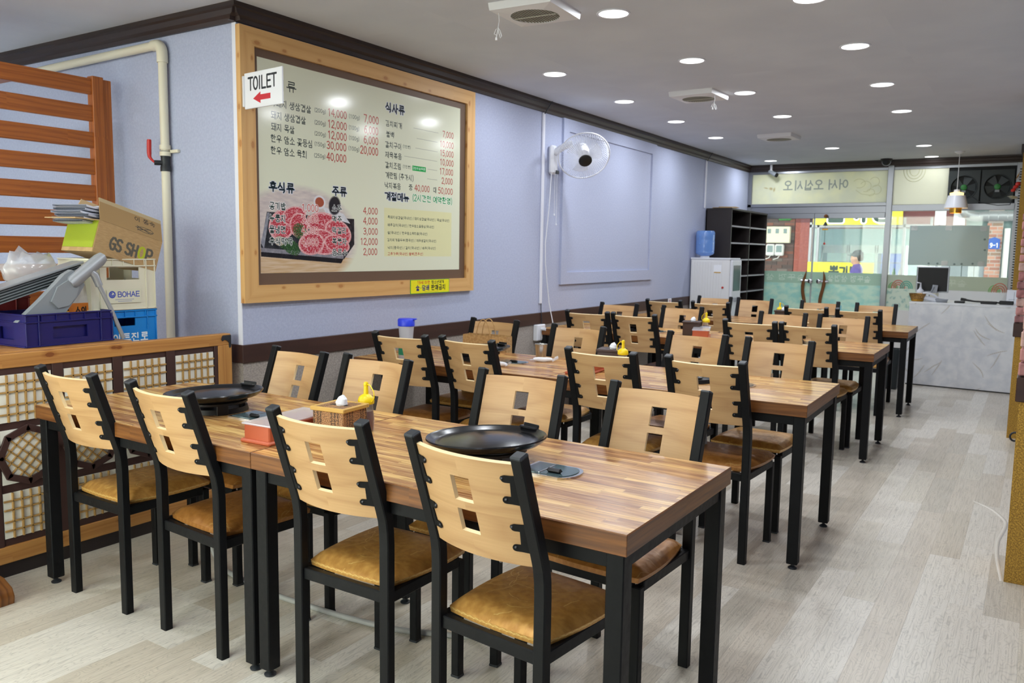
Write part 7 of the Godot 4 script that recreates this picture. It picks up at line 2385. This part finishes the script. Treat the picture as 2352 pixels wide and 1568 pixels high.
	part(t, "duct_bend", MB.new().tube(smooth([Vector3(-0.08, 0.40, 0), Vector3(-0.08, 0.16, 0), Vector3(-0.03, 0.03, 0), Vector3(0.10, -0.02, 0), Vector3(0.3, -0.02, 0), Vector3(0.9, -0.02, 0)]), 0.09, 16), M.silver)
	for k in 5:
		part(t, "duct_seam", MB.new().at(place(Vector3(0.18 + k * 0.14, -0.02, 0), Vector3(0, 0, PI / 2))).lathe(V2([0.09, -0.006, 0.095, 0, 0.09, 0.006]), 16), M.silver)
	t = thing("house_number", "blue house number plate reading 9-1 on the brick pier", "sign", Vector3(0.075, 1.645, z + 0.012))
	part(t, "plate", MB.new().extrude(V2([-0.085, -0.10, 0.085, -0.10, 0.085, 0.07, 0.0, 0.105, -0.085, 0.07]), 0.008), M.blue_sign)
	q = MB.new()
	q.quad(Vector3(-0.08, -0.095, 0.0048), Vector3(0.08, -0.095, 0.0048), Vector3(0.08, 0.07, 0.0048), Vector3(-0.08, 0.07, 0.0048))
	part(t, "plate_print", q, M.number, "white figures 9-1")
	# unseen roof blocks sky light over the lane; unseen strip lights set its brightness
	var aw := thing("unseen_lane_roof", "grey unseen roof over the lane, keeping sky light off", "roof", Vector3(0, 3.3, -10.1))
	part(aw, "roof_sheet", span(Vector3(-12, 0, -5.3), Vector3(10, 0.08, 0)), M.concrete)
	part(aw, "roof_beam", span(Vector3(-12, -0.1, -2.6), Vector3(10, 0, -2.5)), M.alu)
	for k in 3:
		var lx := -4.2 + k * 2.2
		t = thing("unseen_lane_light", "unseen white strip light placed to light the street, %s along the lane" % ["first", "second", "third"][k], "lamp", Vector3(lx, 3.18, -12.65), 0.0, "unseen lane strip lights")
		part(t, "lamp_housing", bx(Vector3(0, 0.02, 0), Vector3(1.3, 0.04, 0.14), 0.006), M.white_matte)
		part(t, "lamp_tube", bx(Vector3(0, -0.008, 0), Vector3(1.26, 0.014, 0.08), 0.004), M.lens)
		var al := AreaLight3D.new()
		al.name = "unseen_lane_lamp"
		t.add_child(al)
		al.position.y = -0.03
		al.rotation.x = -PI / 2
		al.area_size = Vector2(1.26, 0.1)
		al.light_color = Color(0.95, 1.0, 1.0)
		al.light_energy = 1.5
		al.area_range = 14.0
		al.shadow_enabled = true
	make_man()

# smooth union of tapered capsules meshed on a grid (surface nets)
func net(mb: MB, bones: Array, cell: float, k: float) -> void:
	var lo := Vector3(1e9, 1e9, 1e9)
	var hi := -lo
	for b in bones:
		var r := maxf(b[2], b[3]) + k
		for p in [b[0], b[1]]:
			lo = lo.min(p - Vector3.ONE * r)
			hi = hi.max(p + Vector3.ONE * r)
	var n := Vector3i(((hi - lo) / cell).ceil()) + Vector3i.ONE * 2
	var val := PackedFloat32Array()
	val.resize(n.x * n.y * n.z)
	for z in n.z:
		for y in n.y:
			for x in n.x:
				var p := lo + Vector3(x, y, z) * cell
				var d := 1e3
				for b in bones:
					var a: Vector3 = b[0]
					var ab: Vector3 = b[1] - a
					var t := clampf((p - a).dot(ab) / maxf(ab.length_squared(), 1e-9), 0.0, 1.0)
					var e: float = p.distance_to(a + ab * t) - lerpf(b[2], b[3], t)
					var h := clampf(0.5 + 0.5 * (e - d) / k, 0.0, 1.0)
					d = lerpf(e, d, h) - k * h * (1.0 - h)
				val[(z * n.y + y) * n.x + x] = d
	var at := func(x: int, y: int, z: int) -> float: return val[(z * n.y + y) * n.x + x]
	var vert := {}
	var nor := {}
	for z in n.z - 1:
		for y in n.y - 1:
			for x in n.x - 1:
				var s := Vector3.ZERO
				var c := 0
				var inside := 0
				var cv := []
				for i in 8:
					cv.append(val[((z + (i >> 2)) * n.y + y + ((i >> 1) & 1)) * n.x + x + (i & 1)])
					if cv[i] < 0.0:
						inside += 1
				if inside == 0 or inside == 8:
					continue
				for e in [[0, 1], [2, 3], [4, 5], [6, 7], [0, 2], [1, 3], [4, 6], [5, 7], [0, 4], [1, 5], [2, 6], [3, 7]]:
					var va: float = cv[e[0]]
					var vb: float = cv[e[1]]
					if (va < 0.0) != (vb < 0.0):
						var f := va / (va - vb)
						var pa := Vector3(e[0] & 1, (e[0] >> 1) & 1, e[0] >> 2)
						var pb := Vector3(e[1] & 1, (e[1] >> 1) & 1, e[1] >> 2)
						s += pa.lerp(pb, f)
						c += 1
				var id := (z * n.y + y) * n.x + x
				vert[id] = lo + (Vector3(x, y, z) + s / c) * cell
				nor[id] = Vector3(cv[1] + cv[3] + cv[5] + cv[7] - cv[0] - cv[2] - cv[4] - cv[6], cv[2] + cv[3] + cv[6] + cv[7] - cv[0] - cv[1] - cv[4] - cv[5], cv[4] + cv[5] + cv[6] + cv[7] - cv[0] - cv[1] - cv[2] - cv[3]).normalized()
	var st := [1, n.x, n.x * n.y]
	for z in range(1, n.z - 1):
		for y in range(1, n.y - 1):
			for x in range(1, n.x - 1):
				var id := (z * n.y + y) * n.x + x
				for ax in 3:
					var a: float = val[id]
					var b: float = val[id + st[ax]]
					if (a < 0.0) == (b < 0.0):
						continue
					var u: int = st[(ax + 1) % 3]
					var w: int = st[(ax + 2) % 3]
					var q := [id, id - u, id - u - w, id - w]
					if a >= 0.0:
						q.reverse()
					if vert.has(q[0]) and vert.has(q[1]) and vert.has(q[2]) and vert.has(q[3]):
						mb.squad(vert[q[0]], vert[q[1]], vert[q[2]], vert[q[3]], nor[q[0]], nor[q[1]], nor[q[2]], nor[q[3]])

func make_man() -> void:
	# walks past to the left: faces -x
	var t := thing("person", "man in dark cap and purple top walking past outside", "person", Vector3(-1.93, STREET, -13.75), PI * 0.5)
	# local: facing -z before the turn... built facing +x and turned so that he faces the photo's left
	t.rotation.y = PI
	var B := func(a: Array, r0: float, b: Array, r1: float) -> Array: return [Vector3(a[0], a[1], a[2]), Vector3(b[0], b[1], b[2]), r0, r1]
	var skin := MB.new()
	net(skin, [B.call([0.0, 1.38, 0], 0.055, [0.02, 1.47, 0], 0.055), B.call([0.0, 1.58, 0], 0.085, [0.03, 1.55, 0], 0.080), B.call([0.05, 1.50, 0], 0.045, [0.075, 1.47, 0], 0.028), B.call([0.095, 1.545, 0], 0.012, [0.105, 1.525, 0], 0.014), B.call([0.0, 1.545, 0.082], 0.016, [-0.005, 1.52, 0.08], 0.012), B.call([0.0, 1.545, -0.082], 0.016, [-0.005, 1.52, -0.08], 0.012), B.call([0.082, 1.565, 0.03], 0.008, [0.082, 1.565, 0.03], 0.008), B.call([0.088, 1.49, -0.015], 0.010, [0.088, 1.49, 0.015], 0.010)], 0.011, 0.014)
	for s in [-1.0, 1.0]:   # hands with five fingers each
		var wx: float = 0.10 if s > 0 else -0.06
		var hand := [B.call([wx, 0.80, s * 0.25], 0.028, [wx + 0.01, 0.735, s * 0.25], 0.030)]
		for f in 4:
			var fx := wx - 0.025 + f * 0.019
			hand.append(B.call([fx, 0.735, s * 0.25], 0.010, [fx + 0.004, 0.69, s * 0.246], 0.009))
			hand.append(B.call([fx + 0.004, 0.69, s * 0.246], 0.009, [fx + 0.006, 0.655 + absf(f - 1.5) * 0.008, s * 0.236], 0.008))
		hand.append(B.call([wx + 0.025, 0.79, s * 0.245], 0.011, [wx + 0.052, 0.735, s * 0.235], 0.009))
		net(skin, hand, 0.008, 0.006)
	part(t, "body", skin, M.skin, "head, neck and hands")
	var top := MB.new()
	net(top, [B.call([0, 1.34, 0.0], 0.085, [0, 1.0, 0], 0.125), B.call([0, 1.34, 0.13], 0.075, [0, 1.34, -0.13], 0.075), B.call([0, 1.0, 0.05], 0.115, [0, 1.0, -0.05], 0.115), B.call([0, 1.33, 0.19], 0.062, [-0.02, 1.08, 0.235], 0.050), B.call([-0.02, 1.08, 0.235], 0.048, [0.08, 0.84, 0.25], 0.038), B.call([0, 1.33, -0.19], 0.062, [-0.05, 1.08, -0.235], 0.050), B.call([-0.05, 1.08, -0.235], 0.048, [-0.05, 0.84, -0.25], 0.038), B.call([0, 1.40, 0.0], 0.066, [0.0, 1.36, 0], 0.075)], 0.024, 0.05)
	part(t, "jacket", top, M.jacket, "dark vest over a purple top")
	var col_ := MB.new()
	net(col_, [B.call([0.01, 1.41, 0.04], 0.040, [0.01, 1.41, -0.04], 0.040), B.call([0.05, 1.38, 0.03], 0.035, [0.075, 1.22, 0.02], 0.055), B.call([0.05, 1.38, -0.03], 0.035, [0.075, 1.22, -0.02], 0.055)], 0.018, 0.03)
	part(t, "collar", col_, M.purple, "purple collar")
	var trs := MB.new()
	net(trs, [B.call([0, 0.95, 0.07], 0.10, [0, 0.95, -0.07], 0.10), B.call([0, 0.92, 0.085], 0.09, [0.12, 0.50, 0.09], 0.06), B.call([0.12, 0.50, 0.09], 0.058, [0.02, 0.10, 0.09], 0.045), B.call([0, 0.92, -0.085], 0.09, [-0.02, 0.50, -0.09], 0.06), B.call([-0.02, 0.50, -0.09], 0.058, [-0.16, 0.12, -0.09], 0.045)], 0.028, 0.04)
	part(t, "trousers", trs, M.charcoal)
	for s in [-1.0, 1.0]:
		var fx: float = 0.02 if s > 0 else -0.16
		var shoe := MB.new()
		net(shoe, [B.call([fx, 0.05, s * 0.09], 0.045, [fx + 0.14, 0.035, s * 0.09], 0.035)], 0.02, 0.02)
		part(t, "shoe", shoe, M.cap)
	var hair := MB.new()
	net(hair, [B.call([-0.03, 1.57, 0.05], 0.05, [-0.03, 1.57, -0.05], 0.05), B.call([-0.05, 1.54, 0.03], 0.045, [-0.05, 1.54, -0.03], 0.045)], 0.014, 0.03)
	part(t, "hair", hair, M.hair)
	var cap := MB.new()
	net(cap, [B.call([-0.01, 1.605, 0.0], 0.090, [0.01, 1.60, 0], 0.090)], 0.014, 0.02)
	cap.at(Transform3D(Basis(Vector3.RIGHT, PI / 2), Vector3(0.085, 1.60, 0))).extrude(V2([-0.05, -0.075, 0.02, -0.075, 0.07, -0.05, 0.085, 0.0, 0.07, 0.05, 0.02, 0.075, -0.05, 0.075]), 0.012)
	part(t, "cap", cap, M.cap_cloth, "dark baseball cap")
